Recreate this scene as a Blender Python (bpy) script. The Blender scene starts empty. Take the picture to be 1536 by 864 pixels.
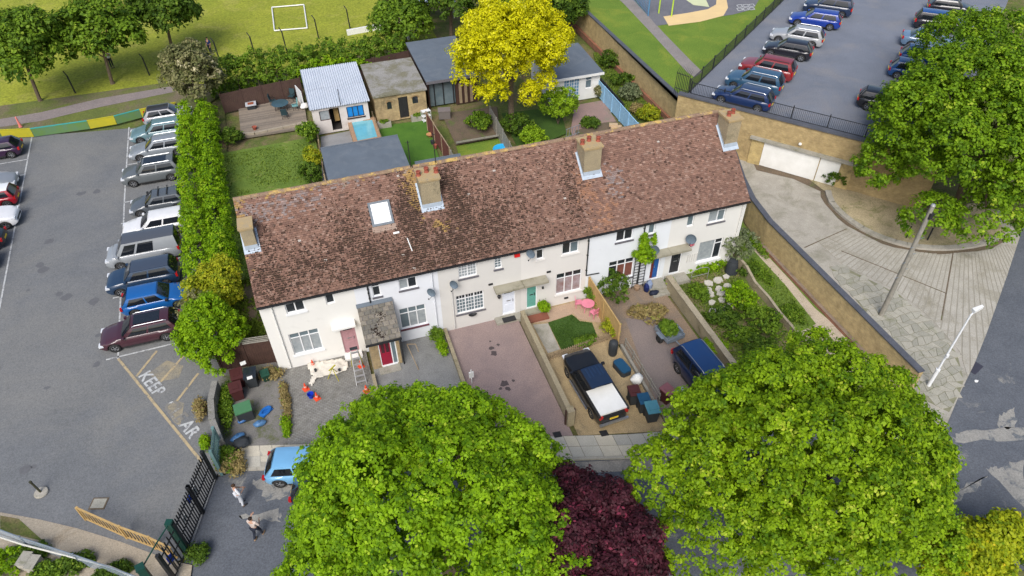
import bpy, bmesh, math, random
import numpy as np
from mathutils import Vector, Matrix
R = math.radians
rnd = random.Random(7)
rng = np.random.default_rng(7)
scene = bpy.context.scene
col = scene.collection

# ------------------------------------------------------------------ camera
CF, CT, CY, CR = 1052.04, 0.736939, 0.305522, -0.016171
CP = Vector((4.61102, -28.9360, 29.7771))
_F = Vector((math.sin(CY)*math.cos(CT), math.cos(CY)*math.cos(CT), -math.sin(CT)))
_R0 = Vector((math.cos(CY), -math.sin(CY), 0))
_U0 = _R0.cross(_F)
_R = _R0*math.cos(CR) + _U0*math.sin(CR)
_U = -_R0*math.sin(CR) + _U0*math.cos(CR)
cd = bpy.data.cameras.new("camera"); cam = bpy.data.objects.new("camera", cd); col.objects.link(cam)
cd.sensor_width = 36; cd.lens = CF/1536*36; cd.clip_start = 0.5; cd.clip_end = 3000
m = Matrix((( _R.x, _U.x, -_F.x, CP.x), (_R.y, _U.y, -_F.y, CP.y), (_R.z, _U.z, -_F.z, CP.z), (0, 0, 0, 1)))
cam.matrix_world = m
scene.camera = cam

def at(u, v, z=0.0):
    """point on the horizontal plane at height z that was surveyed from the picture"""
    d = _F + _R*((u-768)/CF) - _U*((v-432)/CF)
    t = (z-CP.z)/d.z
    return CP + d*t
def A2(*pts, z=0.0):
    return [tuple(at(p[0], p[1], p[2] if len(p) > 2 else z))[:2] for p in pts]

# ------------------------------------------------------------------ light
w = bpy.data.worlds.new("World"); scene.world = w; w.use_nodes = True
nt = w.node_tree; nt.nodes.clear()
sky = nt.nodes.new("ShaderNodeTexSky"); sky.sky_type = 'NISHITA'; sky.sun_disc = False
SUN_EL, SUN_AZ = R(46), R(208)          # azimuth measured clockwise from +Y
sky.sun_elevation = SUN_EL; sky.sun_rotation = SUN_AZ
sky.air_density = 1.0; sky.dust_density = 3.0; sky.ozone_density = 1.0
bg = nt.nodes.new("ShaderNodeBackground"); bg.inputs[1].default_value = 0.142
ow = nt.nodes.new("ShaderNodeOutputWorld")
nt.links.new(sky.outputs[0], bg.inputs[0]); nt.links.new(bg.outputs[0], ow.inputs[0])
sl = bpy.data.lights.new("sun", 'SUN'); sl.energy = 2.7; sl.angle = R(32); sl.color = (1, 0.985, 0.96)
so = bpy.data.objects.new("sun", sl); col.objects.link(so)
sd = Vector((math.sin(SUN_AZ)*math.cos(SUN_EL), math.cos(SUN_AZ)*math.cos(SUN_EL), math.sin(SUN_EL)))
so.rotation_euler = sd.to_track_quat('Z', 'Y').to_euler(); so.location = (0, 0, 60)
scene.view_settings.view_transform = 'Standard'; scene.view_settings.look = 'None'
scene.view_settings.exposure = 0.25; scene.view_settings.gamma = 1
scene.render.engine = 'CYCLES'
scene.cycles.max_bounces = 6; scene.cycles.transparent_max_bounces = 8

# ------------------------------------------------------------------ materials
MATS = {}
def _new(name):
    mt = bpy.data.materials.new(name); mt.use_nodes = True
    nt = mt.node_tree; nt.nodes.clear()
    out = nt.nodes.new("ShaderNodeOutputMaterial"); b = nt.nodes.new("ShaderNodeBsdfPrincipled")
    nt.links.new(b.outputs[0], out.inputs[0]); b.inputs['Specular IOR Level'].default_value = .25
    MATS[name] = mt
    return mt, nt, b
def N(nt, t, **k):
    n = nt.nodes.new(t)
    for a, v in k.items(): setattr(n, a, v)
    return n
def c4(c): return (c[0], c[1], c[2], 1)
def noise(nt, vec, scale, detail=4, rough=.6, dist=0.0):
    n = N(nt, "ShaderNodeTexNoise"); n.inputs['Scale'].default_value = scale
    n.inputs['Detail'].default_value = detail; n.inputs['Roughness'].default_value = rough
    n.inputs['Distortion'].default_value = dist
    nt.links.new(vec, n.inputs['Vector']); return n.outputs[0]
def ramp(nt, fac, stops):
    r = N(nt, "ShaderNodeValToRGB"); e = r.color_ramp.elements
    while len(e) < len(stops): e.new(0.5)
    for i, (p, c) in enumerate(stops):
        e[i].position = p; e[i].color = c4(c) if hasattr(c, '__len__') else (c, c, c, 1)
    nt.links.new(fac, r.inputs[0]); return r.outputs[0]
def mix(nt, fac, a, b, mode='MIX'):
    m_ = N(nt, "ShaderNodeMix", data_type='RGBA', blend_type=mode)
    for s, v in ((0, fac), (6, a), (7, b)):
        if isinstance(v, (int, float)): m_.inputs[s].default_value = v
        elif isinstance(v, (tuple, list)): m_.inputs[s].default_value = c4(v)
        else: nt.links.new(v, m_.inputs[s])
    return m_.outputs[2]
def bump(nt, b, h, strength=.3, dist=.02):
    bp = N(nt, "ShaderNodeBump"); bp.inputs['Strength'].default_value = strength; bp.inputs['Distance'].default_value = dist
    nt.links.new(h, bp.inputs['Height']); nt.links.new(bp.outputs[0], b.inputs['Normal'])
def pos(nt): return N(nt, "ShaderNodeNewGeometry").outputs['Position']
def M(name, c1, c2=None, scale=3.0, rough=.8, metal=0.0, c3=None, s3=None, t3=(.55, .7), bmp=.25, speck=None, coat=0, obj=False, bs=None, emit=None):
    """plain procedural surface: two tones in broad noise, optional third in patches, optional fine speckle"""
    if name in MATS: return MATS[name]
    mt, nt, b = _new(name)
    P = N(nt, "ShaderNodeTexCoord").outputs['Object'] if obj else pos(nt)
    c2 = c2 or tuple(x*.8 for x in c1)
    n1 = noise(nt, P, scale, 5, .65)
    cc = ramp(nt, n1, [(.3, c1), (.7, c2)])
    if c3:
        n3 = noise(nt, P, s3 or scale*.4, 6, .7, .6)
        cc = mix(nt, ramp(nt, n3, [(t3[0], 0.0), (t3[1], 1.0)]), cc, c3)
    if speck:
        n4 = noise(nt, P, speck[0], 3, .8)
        cc = mix(nt, speck[1], cc, ramp(nt, n4, [(.3, .15), (.7, .95)]), 'OVERLAY')
    nt.links.new(cc, b.inputs['Base Color'])
    b.inputs['Roughness'].default_value = rough; b.inputs['Metallic'].default_value = metal
    if rough < .3: b.inputs['Specular IOR Level'].default_value = .5
    if coat: b.inputs['Coat Weight'].default_value = coat; b.inputs['Coat Roughness'].default_value = .04
    if bmp: bump(nt, b, noise(nt, P, bs or scale*6, 4, .7), bmp)
    return mt
def attr_mat(name, attr='col', rough=.85, bmp=0.2, scale=30, sheen=None):
    if name in MATS: return MATS[name]
    mt, nt, b = _new(name)
    a = N(nt, "ShaderNodeAttribute"); a.attribute_name = attr
    P = pos(nt)
    cc = mix(nt, .35, a.outputs['Color'], ramp(nt, noise(nt, P, scale, 3, .8), [(.3, .25), (.7, .8)]), 'OVERLAY')
    nt.links.new(cc, b.inputs['Base Color']); b.inputs['Roughness'].default_value = rough
    if bmp: bump(nt, b, noise(nt, P, scale*2, 3, .7), bmp)
    return mt
def leaf_mat(name, dark, light, accent=None, trans=.35):
    mt = bpy.data.materials.new(name); mt.use_nodes = True; MATS[name] = mt
    nt = mt.node_tree; nt.nodes.clear()
    out = nt.nodes.new("ShaderNodeOutputMaterial")
    a = N(nt, "ShaderNodeAttribute"); a.attribute_name = 'tint'
    st = [(0.0, dark), (.75, light)]
    if accent: st += [(.93, light), (1.0, accent)]
    else: st += [(1.0, tuple(min(1, x*1.15) for x in light))]
    cc = ramp(nt, a.outputs['Fac'], st)
    b = N(nt, "ShaderNodeBsdfPrincipled"); nt.links.new(cc, b.inputs['Base Color']); b.inputs['Roughness'].default_value = .55
    b.inputs['Specular IOR Level'].default_value = .16
    t = N(nt, "ShaderNodeBsdfTranslucent"); nt.links.new(cc, t.inputs[0])
    mx = N(nt, "ShaderNodeMixShader"); mx.inputs[0].default_value = trans
    nt.links.new(b.outputs[0], mx.inputs[1]); nt.links.new(t.outputs[0], mx.inputs[2]); nt.links.new(mx.outputs[0], out.inputs[0])
    return mt
def brick_mat(name, ang, c1, c2, mortar, bw=.225, bh=.075, stain=(.1, .08, .05), top=None, ms=.012, st=(.5, .75)):
    """bricks laid along the direction ang (radians from +X); u runs along the wall, v up"""
    if name in MATS: return MATS[name]
    mt, nt, b = _new(name)
    P = pos(nt); sp = N(nt, "ShaderNodeSeparateXYZ"); nt.links.new(P, sp.inputs[0])
    def mul(o, k):
        q = N(nt, "ShaderNodeMath", operation='MULTIPLY'); nt.links.new(o, q.inputs[0]); q.inputs[1].default_value = k; return q.outputs[0]
    ad = N(nt, "ShaderNodeMath", operation='ADD'); nt.links.new(mul(sp.outputs[0], math.cos(ang)), ad.inputs[0]); nt.links.new(mul(sp.outputs[1], math.sin(ang)), ad.inputs[1])
    cb = N(nt, "ShaderNodeCombineXYZ"); nt.links.new(ad.outputs[0], cb.inputs[0])
    if top: nt.links.new(mul(sp.outputs[1], 1), cb.inputs[1])
    else: nt.links.new(sp.outputs[2], cb.inputs[1])
    br = N(nt, "ShaderNodeTexBrick"); nt.links.new(cb.outputs[0], br.inputs[0])
    br.inputs['Scale'].default_value = 1; br.inputs['Brick Width'].default_value = bw; br.inputs['Row Height'].default_value = bh
    br.inputs['Mortar Size'].default_value = ms; br.inputs['Mortar Smooth'].default_value = .3
    br.inputs['Color1'].default_value = c4(c1); br.inputs['Color2'].default_value = c4(c2); br.inputs['Mortar'].default_value = c4(mortar)
    cc = mix(nt, .45, br.outputs[0], ramp(nt, noise(nt, P, 2.2, 6, .75), [(.25, .15), (.75, .85)]), 'OVERLAY')
    cc = mix(nt, ramp(nt, noise(nt, P, .9, 6, .7, .5), [(st[0], 0.0), (st[1], .8)]), cc, stain)
    nt.links.new(cc, b.inputs['Base Color']); b.inputs['Roughness'].default_value = .9
    inv = N(nt, "ShaderNodeMath", operation='SUBTRACT'); inv.inputs[0].default_value = 1; nt.links.new(br.outputs['Fac'], inv.inputs[1])
    bump(nt, b, inv.outputs[0], .5, .01)
    return mt
def paint(c, name=None, rough=.35, metal=.0):
    name = name or "paint_%d_%d_%d" % tuple(int(x*99) for x in c)
    if name in MATS: return MATS[name]
    mt, nt, b = _new(name); P = N(nt, "ShaderNodeTexCoord").outputs['Object']
    d = tuple(x*.93 + .004 for x in c)
    nt.links.new(ramp(nt, noise(nt, P, 2.5, 4), [(.35, c), (.65, d)]), b.inputs['Base Color'])
    b.inputs['Roughness'].default_value = rough; b.inputs['Metallic'].default_value = metal
    b.inputs['Coat Weight'].default_value = .9; b.inputs['Coat Roughness'].default_value = .05
    return mt

WHITE = (.80, .80, .78)
m_frame = M('upvc_white', (.78, .79, .80), (.70, .71, .72), 4, .4, bmp=0)
m_sill_dark = M('sill_slate', (.10, .10, .12), (.16, .15, .16), 6, .7)
m_glass = M('window_glass', (.015, .02, .025), (.03, .035, .04), 1.5, .04, bmp=0)
m_glass_blue = M('window_glass_pale', (.10, .14, .16), (.16, .20, .22), 1.5, .06, bmp=0)
m_cargl = M('car_glass', (.008, .010, .013), (.012, .015, .02), 2, .03, bmp=0, coat=.5)
m_tyre = M('tyre_rubber', (.02, .02, .02), (.035, .035, .035), 12, .85, obj=True)
m_rim = M('alloy_rim', (.55, .56, .58), (.42, .43, .45), 8, .3, .8, bmp=0, obj=True)
m_black = M('black_plastic', (.02, .02, .022), (.035, .035, .035), 9, .5, bmp=.1)
m_blackmetal = M('black_painted_metal', (.015, .018, .02), (.03, .03, .032), 9, .4, bmp=.1)
m_red = M('red_lens', (.45, .01, .01), (.3, .01, .01), 9, .2, bmp=0)
m_lens = M('clear_lens', (.7, .72, .75), (.5, .52, .55), 20, .1, bmp=0)
m_yplate = M('yellow_plate', (.75, .52, .03), (.65, .45, .03), 9, .4, bmp=0)
m_wplate = M('white_plate', (.75, .75, .72), (.65, .65, .62), 9, .4, bmp=0)
m_conc = M('concrete', (.34, .32, .27), (.25, .24, .20), 1.4, .92, c3=(.16, .16, .10), s3=1.0, speck=(25, .35))
m_conc_l = M('pale_concrete', (.385, .36, .31), (.30, .28, .24), 1.1, .92, c3=(.21, .20, .15), s3=.6, t3=(.48, .72), speck=(25, .35))
m_asph = M('asphalt_old', (.155, .160, .165), (.118, .124, .130), .22, .9, c3=(.18, .178, .168), s3=.12, t3=(.42, .7), speck=(16, .4), bs=30, bmp=.3)
m_asph_d = M('asphalt_road', (.115, .124, .140), (.085, .094, .110), .45, .9, c3=(.22, .215, .20), s3=.42, t3=(.60, .68), speck=(14, .4), bs=30, bmp=.3)
m_asph_b = M('asphalt_deck', (.175, .19, .225), (.135, .15, .18), .3, .85, c3=(.21, .205, .21), s3=.2, t3=(.5, .75), speck=(14, .35), bs=30, bmp=.2)
m_tim_dark = M('dark_stained_timber', (.075, .04, .03), (.045, .025, .02), 3, .85, bmp=.4)
m_tim = M('weathered_timber', (.36, .27, .17), (.25, .19, .12), 4, .85, bmp=.4)
m_tim_o = M('orange_timber', (.50, .34, .14), (.38, .25, .10), 4, .8, bmp=.4)
m_tim_g = M('grey_timber', (.30, .28, .24), (.20, .19, .16), 4, .85, bmp=.4)
m_bark = M('bark', (.16, .12, .08), (.09, .07, .05), 6, .95, bmp=.8, bs=20)
m_felt = M('grey_roof_felt', (.13, .155, .185), (.10, .12, .145), .5, .75, c3=(.17, .19, .21), s3=.5, t3=(.5, .8), speck=(30, .2))
m_white = M('white_paint', (.76, .76, .74), (.66, .66, .63), 1.2, .6, bmp=.1)
m_line = M('road_paint_white', (.52, .53, .52), (.38, .39, .39), 5, .8, c3=(.17, .17, .18), s3=4, t3=(.50, .64), bmp=.1)
m_liney = M('road_paint_faded_yellow', (.46, .36, .21), (.36, .29, .18), 4, .8, c3=(.18, .17, .15), s3=3, t3=(.50, .64), bmp=.1)
m_lead = M('lead_flashing', (.42, .48, .55), (.34, .40, .46), 4, .5, bmp=.1)

# ------------------------------------------------------------------ objects
def tag(o, label=None, cat=None, group=None, kind=None):
    if label: o['label'] = label
    if cat: o['category'] = cat
    if group: o['group'] = group
    if kind: o['kind'] = kind
    return o
def E(name, loc, label=None, cat=None, group=None, rz=0.0):
    o = bpy.data.objects.new(name, None); col.objects.link(o); o.empty_display_size = .2
    o.location = loc; o.rotation_euler = (0, 0, rz)
    return tag(o, label, cat, group)
def link(name, me, parent=None, loc=None, rz=None):
    o = bpy.data.objects.new(name, me); col.objects.link(o)
    if parent: o.parent = parent
    if loc is not None: o.location = loc
    if rz is not None: o.rotation_euler = (0, 0, rz)
    return o
class MB:
    def __init__(s): s.v = []; s.f = []; s.mi = []; s.m = 0; s.c = []; s.cc = None
    def add(s, vs, fs):
        k = len(s.v); s.v += [tuple(p) for p in vs]; s.f += [tuple(i+k for i in f) for f in fs]; s.mi += [s.m]*len(fs)
        if s.cc is not None: s.c += [s.cc]*len(vs)
        return s
    def box(s, c, d, rz=0.0, rx=0.0, ry=0.0):
        """centre c, full size d"""
        x, y, z = d[0]/2, d[1]/2, d[2]/2
        vs = [Vector((a*x, b*y, g*z)) for a in (-1, 1) for b in (-1, 1) for g in (-1, 1)]
        if rx or ry or rz:
            mm = Matrix.Rotation(rz, 3, 'Z') @ Matrix.Rotation(ry, 3, 'Y') @ Matrix.Rotation(rx, 3, 'X')
            vs = [mm @ q for q in vs]
        return s.add([(q[0]+c[0], q[1]+c[1], q[2]+c[2]) for q in vs],
                     [(0, 1, 3, 2), (4, 6, 7, 5), (0, 4, 5, 1), (2, 3, 7, 6), (0, 2, 6, 4), (1, 5, 7, 3)])
    def box2(s, a, b):
        return s.box([(a[i]+b[i])/2 for i in range(3)], [abs(a[i]-b[i]) for i in range(3)])
    def prism(s, poly, z0, z1):
        """poly: xy list; z0/z1 numbers or lists per vertex"""
        n = len(poly)
        ar = sum(poly[i][0]*poly[(i+1) % n][1]-poly[(i+1) % n][0]*poly[i][1] for i in range(n))
        Z0 = z0 if hasattr(z0, '__len__') else [z0]*n; Z1 = z1 if hasattr(z1, '__len__') else [z1]*n
        if ar < 0: poly = poly[::-1]; Z0 = list(Z0)[::-1]; Z1 = list(Z1)[::-1]
        vs = [(p[0], p[1], Z0[i]) for i, p in enumerate(poly)] + [(p[0], p[1], Z1[i]) for i, p in enumerate(poly)]
        return s.add(vs, [tuple(range(n))[::-1], tuple(range(n, 2*n))] + [(i, (i+1) % n, n+(i+1) % n, n+i) for i in range(n)])
    def sheet(s, poly, z):
        n = len(poly)
        ar = sum(poly[i][0]*poly[(i+1) % n][1]-poly[(i+1) % n][0]*poly[i][1] for i in range(n))
        if ar < 0: poly = poly[::-1]
        return s.add([(p[0], p[1], z) for p in poly], [tuple(range(n))])
    def cyl(s, a, b, r, r2=None, n=8, caps=True):
        a = Vector(a); b = Vector(b); d = (b-a); r2 = r if r2 is None else r2
        if d.length < 1e-6: return s
        q = d.to_track_quat('Z', 'Y'); vs = []
        for P, rr in ((a, r), (b, r2)):
            for i in range(n):
                t = 2*math.pi*i/n; vs.append(P + q @ Vector((rr*math.cos(t), rr*math.sin(t), 0)))
        fs = [(i, (i+1) % n, n+(i+1) % n, n+i) for i in range(n)]
        if caps: fs += [tuple(range(n))[::-1], tuple(range(n, 2*n))]
        return s.add(vs, fs)
    def tube(s, pts, r, n=6):
        for i in range(len(pts)-1):
            rr = r if not hasattr(r, '__len__') else r[i]; r2 = rr if not hasattr(r, '__len__') else r[i+1]
            s.cyl(pts[i], pts[i+1], rr, r2, n)
        return s
    def lathe(s, c, prof, n=12, sx=1, sy=1):
        """prof: list of (radius, z)"""
        vs = []; fs = []
        for r, z in prof:
            for i in range(n):
                t = 2*math.pi*i/n; vs.append((c[0]+r*math.cos(t)*sx, c[1]+r*math.sin(t)*sy, c[2]+z))
        for k in range(len(prof)-1):
            for i in range(n):
                fs.append((k*n+i, k*n+(i+1) % n, (k+1)*n+(i+1) % n, (k+1)*n+i))
        fs.append(tuple(range(n))[::-1]); fs.append(tuple(range((len(prof)-1)*n, len(prof)*n)))
        return s.add(vs, fs)
    def blob(s, c, d, n=8, m_=5, jit=.12, rr=rnd):
        prof = []; vs = [(c[0], c[1], c[2]-d[2])]
        for k in range(1, m_):
            ph = math.pi*k/m_
            for i in range(n):
                t = 2*math.pi*i/n; j = 1+rr.uniform(-jit, jit)
                vs.append((c[0]+d[0]*j*math.sin(ph)*math.cos(t), c[1]+d[1]*j*math.sin(ph)*math.sin(t), c[2]-d[2]*j*math.cos(ph)))
        vs.append((c[0], c[1], c[2]+d[2])); L = len(vs)-1; fs = []
        for i in range(n): fs.append((0, 1+(i+1) % n, 1+i)); fs.append((L, L-n+i, L-n+(i+1) % n))
        for k in range(m_-2):
            for i in range(n): fs.append((1+k*n+i, 1+k*n+(i+1) % n, 1+(k+1)*n+(i+1) % n, 1+(k+1)*n+i))
        return s.add(vs, fs)
    def mesh(s, name, mat, smooth=False):
        me = bpy.data.meshes.new(name); me.from_pydata(s.v, [], s.f)
        for mm in (mat if isinstance(mat, (list, tuple)) else [mat]): me.materials.append(mm)
        if any(s.mi): me.polygons.foreach_set('material_index', s.mi)
        if smooth: me.polygons.foreach_set('use_smooth', [True]*len(me.polygons))
        if s.c:
            at_ = me.attributes.new('col', 'FLOAT_COLOR', 'POINT')
            at_.data.foreach_set('color', np.array([c4(c) for c in s.c], dtype=np.float32).ravel())
        me.update(); return me
    def build(s, name, mat, parent=None, loc=None, rz=None, smooth=False, label=None, cat=None, group=None, kind=None):
        me = s.mesh(name, mat, smooth)
        if smooth:
            try: me.set_sharp_from_angle(angle=R(42))
            except Exception: pass
        return tag(link(name, me, parent, loc, rz), label, cat, group, kind)
def struct(name, mb, mat, parent=None):
    return mb.build(name, mat, parent, kind=None if parent else 'structure')
def copy_tree(o, parent=None):
    c = o.copy(); col.objects.link(c); c.parent = parent
    for ch in list(o.children): copy_tree(ch, c)
    return c
def inside(p, poly):
    x, y = p; r = False; n = len(poly); j = n-1
    for i in range(n):
        if (poly[i][1] > y) != (poly[j][1] > y) and x < (poly[j][0]-poly[i][0])*(y-poly[i][1])/(poly[j][1]-poly[i][1])+poly[i][0]: r = not r
        j = i
    return r
def clip(poly, a, b, c):
    """keep a*x+b*y<=c"""
    out = []
    for i in range(len(poly)):
        p, q = poly[i], poly[(i+1) % len(poly)]
        dp, dq = a*p[0]+b*p[1]-c, a*q[0]+b*q[1]-c
        if dp <= 0: out.append(p)
        if (dp < 0) != (dq < 0) and abs(dp-dq) > 1e-9:
            t = dp/(dp-dq); out.append((p[0]+(q[0]-p[0])*t, p[1]+(q[1]-p[1])*t))
    return out

# ------------------------------------------------------------------ foliage
def leaf_mesh(name, P, Nn, size, mat, tint, elong=1.3, smin=.6):
    """P (n,3) leaf centres, Nn (n,3) facing; each leaf a folded 4-point blade"""
    n = len(P)
    Nn = Nn + rng.normal(0, .55, (n, 3)); Nn /= np.linalg.norm(Nn, axis=1)[:, None]+1e-9
    r = rng.normal(0, 1, (n, 3)); T = np.cross(Nn, r); T /= np.linalg.norm(T, axis=1)[:, None]+1e-9
    B = np.cross(Nn, T); s = size*rng.uniform(smin, 1.25, n)[:, None]
    V = np.empty((n, 4, 3))
    V[:, 0] = P - T*s*.5*elong; V[:, 1] = P - B*s*.42 + Nn*s*.12; V[:, 2] = P + T*s*.5*elong; V[:, 3] = P + B*s*.42 + Nn*s*.12
    me = bpy.data.meshes.new(name)
    me.vertices.add(4*n); me.vertices.foreach_set('co', V.reshape(-1).astype(np.float32))
    me.loops.add(4*n); me.loops.foreach_set('vertex_index', np.arange(4*n, dtype=np.int32))
    me.polygons.add(n); me.polygons.foreach_set('loop_start', np.arange(0, 4*n, 4, dtype=np.int32))
    try: me.polygons.foreach_set('loop_total', np.full(n, 4, dtype=np.int32))
    except Exception: pass
    me.materials.append(mat)
    a = me.attributes.new('tint', 'FLOAT', 'POINT'); a.data.foreach_set('value', np.repeat(tint, 4).astype(np.float32))
    me.update(calc_edges=True); me.validate()
    return me
def crown_pts(lobes, clump_r, nclump, per, shell=.72, flat=1.0, low=-.55, spread=.5):
    """lobes: list of (x,y,z,rx,ry,rz). Clumps of leaves spread through the outer part of the lobes."""
    L = np.array(lobes, float); wts = (L[:, 3]*L[:, 4]+L[:, 3]*L[:, 5]+L[:, 4]*L[:, 5]); wts /= wts.sum()
    pts = []; nr = []; tn = []
    idx = rng.choice(len(L), nclump, p=wts)
    d = rng.normal(0, 1, (nclump*1, 3)); d /= np.linalg.norm(d, axis=1)[:, None]
    d[:, 2] = np.where(d[:, 2] < low, -d[:, 2], d[:, 2])
    rad = shell + (1.03-shell)*rng.random(nclump)**.6
    C = L[idx, :3] + d*L[idx, 3:6]*rad[:, None]
    # drop clumps deep inside another lobe
    keep = np.ones(nclump, bool)
    for l in L:
        q = ((C-l[:3])/l[3:6]); keep &= ~((q**2).sum(1) < (shell*.8)**2)
    C = C[keep]; d = d[keep]; k = len(C)
    ct = rng.beta(2.2, 2.2, k)
    cr = clump_r*rng.uniform(.6, 1.3, k)
    off = rng.normal(0, 1, (k, per, 3)); off /= np.linalg.norm(off, axis=2)[:, :, None]
    off[:, :, 2] = np.abs(off[:, :, 2])*np.where(rng.random((k, per)) < .8, 1, -1)*flat
    rr = rng.random((k, per, 1))**.45
    P = C[:, None, :] + off*rr*cr[:, None, None]
    Nn = off*1.0 + d[:, None, :]*spread + np.array([0, 0, .6])
    t = np.clip(ct[:, None] + rng.normal(0, .13, (k, per)), 0, 1)
    return P.reshape(-1, 3), Nn.reshape(-1, 3), t.reshape(-1)
def limbs(mb, base, top, r, targets, n=7):
    base = Vector(base); top = Vector(top)
    mid = base.lerp(top, .5) + Vector((rnd.uniform(-.1, .1), rnd.uniform(-.1, .1), 0))
    mb.tube([base - Vector((0, 0, .1)), base + Vector((0, 0, .25)), mid, top], [r*1.5, r*1.05, r*.85, r*.6], n)
    for t in targets:
        t = Vector(t); s = base.lerp(top, rnd.uniform(.45, .98)); k = s.lerp(t, .5) + Vector((0, 0, (t-s).length*.1))
        mb.tube([s, k, t], [r*.4, r*.26, r*.1], 5)
def lobed(c, rad, n, lr, seed=0, zs=(-.3, .95)):
    """a crown outline of n smaller lobes spread over an ellipsoid c,rad plus a core"""
    q = random.Random(seed); out = []
    for i in range(n):
        ga = i*2.399963; zz = zs[0]+(zs[1]-zs[0])*(i+.5)/n; rr = math.sqrt(max(0, 1-zz*zz))
        k = q.uniform(.55, .82); s = lr*q.uniform(.75, 1.25)
        out.append((c[0]+rad[0]*k*rr*math.cos(ga), c[1]+rad[1]*k*rr*math.sin(ga), c[2]+rad[2]*k*zz, s*rad[0], s*rad[1], s*rad[2]*1.05))
    return out
def make_tree(name, label, cat, base, lobes, mat, size, nclump, per, clump_r, trunk_r=.25, group=None, shell=.7, elong=1.3, trunk=True, low=-.55, flat=1.0, part='crown'):
    o = E(name, base, label, cat, group)
    b = Vector(base)
    P, Nn, t = crown_pts(lobes, clump_r, nclump, per, shell, low=low, flat=flat)
    P = P - np.array(base)
    link(part, leaf_mesh(part, P, Nn, size, mat, t, elong), o)
    cz = sum(l[2] for l in lobes)/len(lobes); cx = sum(l[0] for l in lobes)/len(lobes); cy = sum(l[1] for l in lobes)/len(lobes)
    if trunk:
        mb = MB(); tg = [Vector(l[:3])-b for l in rnd.sample(lobes, min(len(lobes), 9))]
        limbs(mb, (0, 0, 0), Vector((cx, cy, cz))-b, trunk_r, tg)
        mb.build('trunk', m_bark, o, smooth=True)
    return o
# ================================================================== SETTING
def ground_sheet(name, poly, z, mat, kind='structure'):
    return MB().sheet(poly, z).build(name, mat, kind=kind)
m_grass = M('meadow_grass', (.27, .285, .03), (.19, .22, .022), .22, .95, c3=(.31, .285, .07), s3=.35, t3=(.52, .75), speck=(5, .55), bs=25, bmp=.5)
m_lawn = M('lawn_grass', (.13, .19, .03), (.085, .14, .022), .6, .95, c3=(.30, .25, .11), s3=.45, t3=(.58, .72), speck=(12, .5), bs=30, bmp=.5)
m_park = M('park_grass', (.145, .215, .028), (.095, .165, .02), .35, .95, c3=(.19, .23, .03), s3=.3, t3=(.5, .7), speck=(10, .5), bs=30, bmp=.5)
m_rough = M('rough_grass', (.12, .15, .03), (.07, .09, .025), .8, .95, c3=(.17, .13, .07), s3=.5, t3=(.45, .62), speck=(9, .5), bs=25, bmp=.6)
m_soil = M('bare_soil', (.15, .11, .075), (.10, .08, .055), .8, .97, c3=(.10, .12, .04), s3=.8, t3=(.55, .68), speck=(14, .5), bmp=.6)
m_dry = M('dry_earth', (.40, .33, .21), (.30, .25, .15), .7, .97, c3=(.17, .17, .07), s3=.6, t3=(.52, .66), speck=(14, .5), bmp=.5)
ground_sheet('ground', [(-500, -500), (500, -500), (500, 600), (-500, 600)], -.20, m_rough)
ground_sheet('playing_field', [(-150, 38.2), (-8, 37.6), (19.2, 42.0), (19.2, 220), (-150, 220)], -.06, m_grass)
# mown grass between path and field fence, tree shade painted into its colour
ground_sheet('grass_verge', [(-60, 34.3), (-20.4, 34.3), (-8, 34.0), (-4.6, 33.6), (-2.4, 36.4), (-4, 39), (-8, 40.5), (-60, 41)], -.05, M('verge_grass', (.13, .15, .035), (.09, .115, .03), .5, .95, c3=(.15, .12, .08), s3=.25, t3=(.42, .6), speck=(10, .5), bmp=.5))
ground_sheet('footpath', [(-60, 37.6)] + A2((0, 190), (60, 181), (150, 160), (262, 137), (262, 128), (150, 147), (60, 168), (0, 178)) + [(-60, 39)], -.035, M('path_tarmac', (.24, .20, .19), (.19, .165, .16), .8, .9, speck=(14, .4)))
# car park on the left
cpk = [(-60, 34.2), (-20.4, 34.0), (-7.7, 31.9), (-3.4, 31.6), (-3.2, 1.2), (-3.2, -4.5), (-3.5, -6.0), (-4.8, -9.9), (-6.2, -10.2), (-10.0, -7.3), (-13.6, -5.4), (-17, -4.0), (-60, 8)]
ground_sheet('car_park', cpk, -.03, m_asph)
ground_sheet('car_park_stain', A2((222, 560), (250, 540), (275, 548), (268, 566), (238, 572)), -.026, M('sandy_stain', (.30, .255, .17), (.17, .165, .15), 1.6, .95, speck=(14, .4)))
ground_sheet('car_park_stain', A2((248, 612), (262, 600), (276, 604), (270, 640), (260, 632)), -.026, MATS['sandy_stain'])
for i in range(14):
    q = random.Random(400+i); c = at(q.uniform(30, 170), q.uniform(240, 720)); r_ = q.uniform(.15, .4)
    ground_sheet('oil_spot', [(c.x+r_*q.uniform(.6, 1.2)*math.cos(k*.785), c.y+r_*q.uniform(.6, 1.2)*math.sin(k*.785)) for k in range(8)], -.0245, M('oil_spot', (.105, .105, .11), (.13, .132, .138), 6, .7, bmp=0))
pathp = A2((0, 768), (60, 779), (115, 792), (180, 812), (255, 840)) + [(-4.6, -10.4), (-4.9, -13), (-20, -6.5), (-30, -2), (-20, -1.8)]
ground_sheet('gravel_path', pathp, -.02, M('sandy_path', (.36, .31, .24), (.29, .25, .19), .7, .95, c3=(.22, .17, .11), s3=.5, speck=(20, .4)))
ground_sheet('grass_bank', A2((0, 773), (28, 778), (52, 800), (66, 812), (0, 796)), -.012, m_rough)
m_kerb = M('kerb_stone', (.42, .39, .33), (.33, .31, .26), 2, .9, speck=(25, .3))
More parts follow.
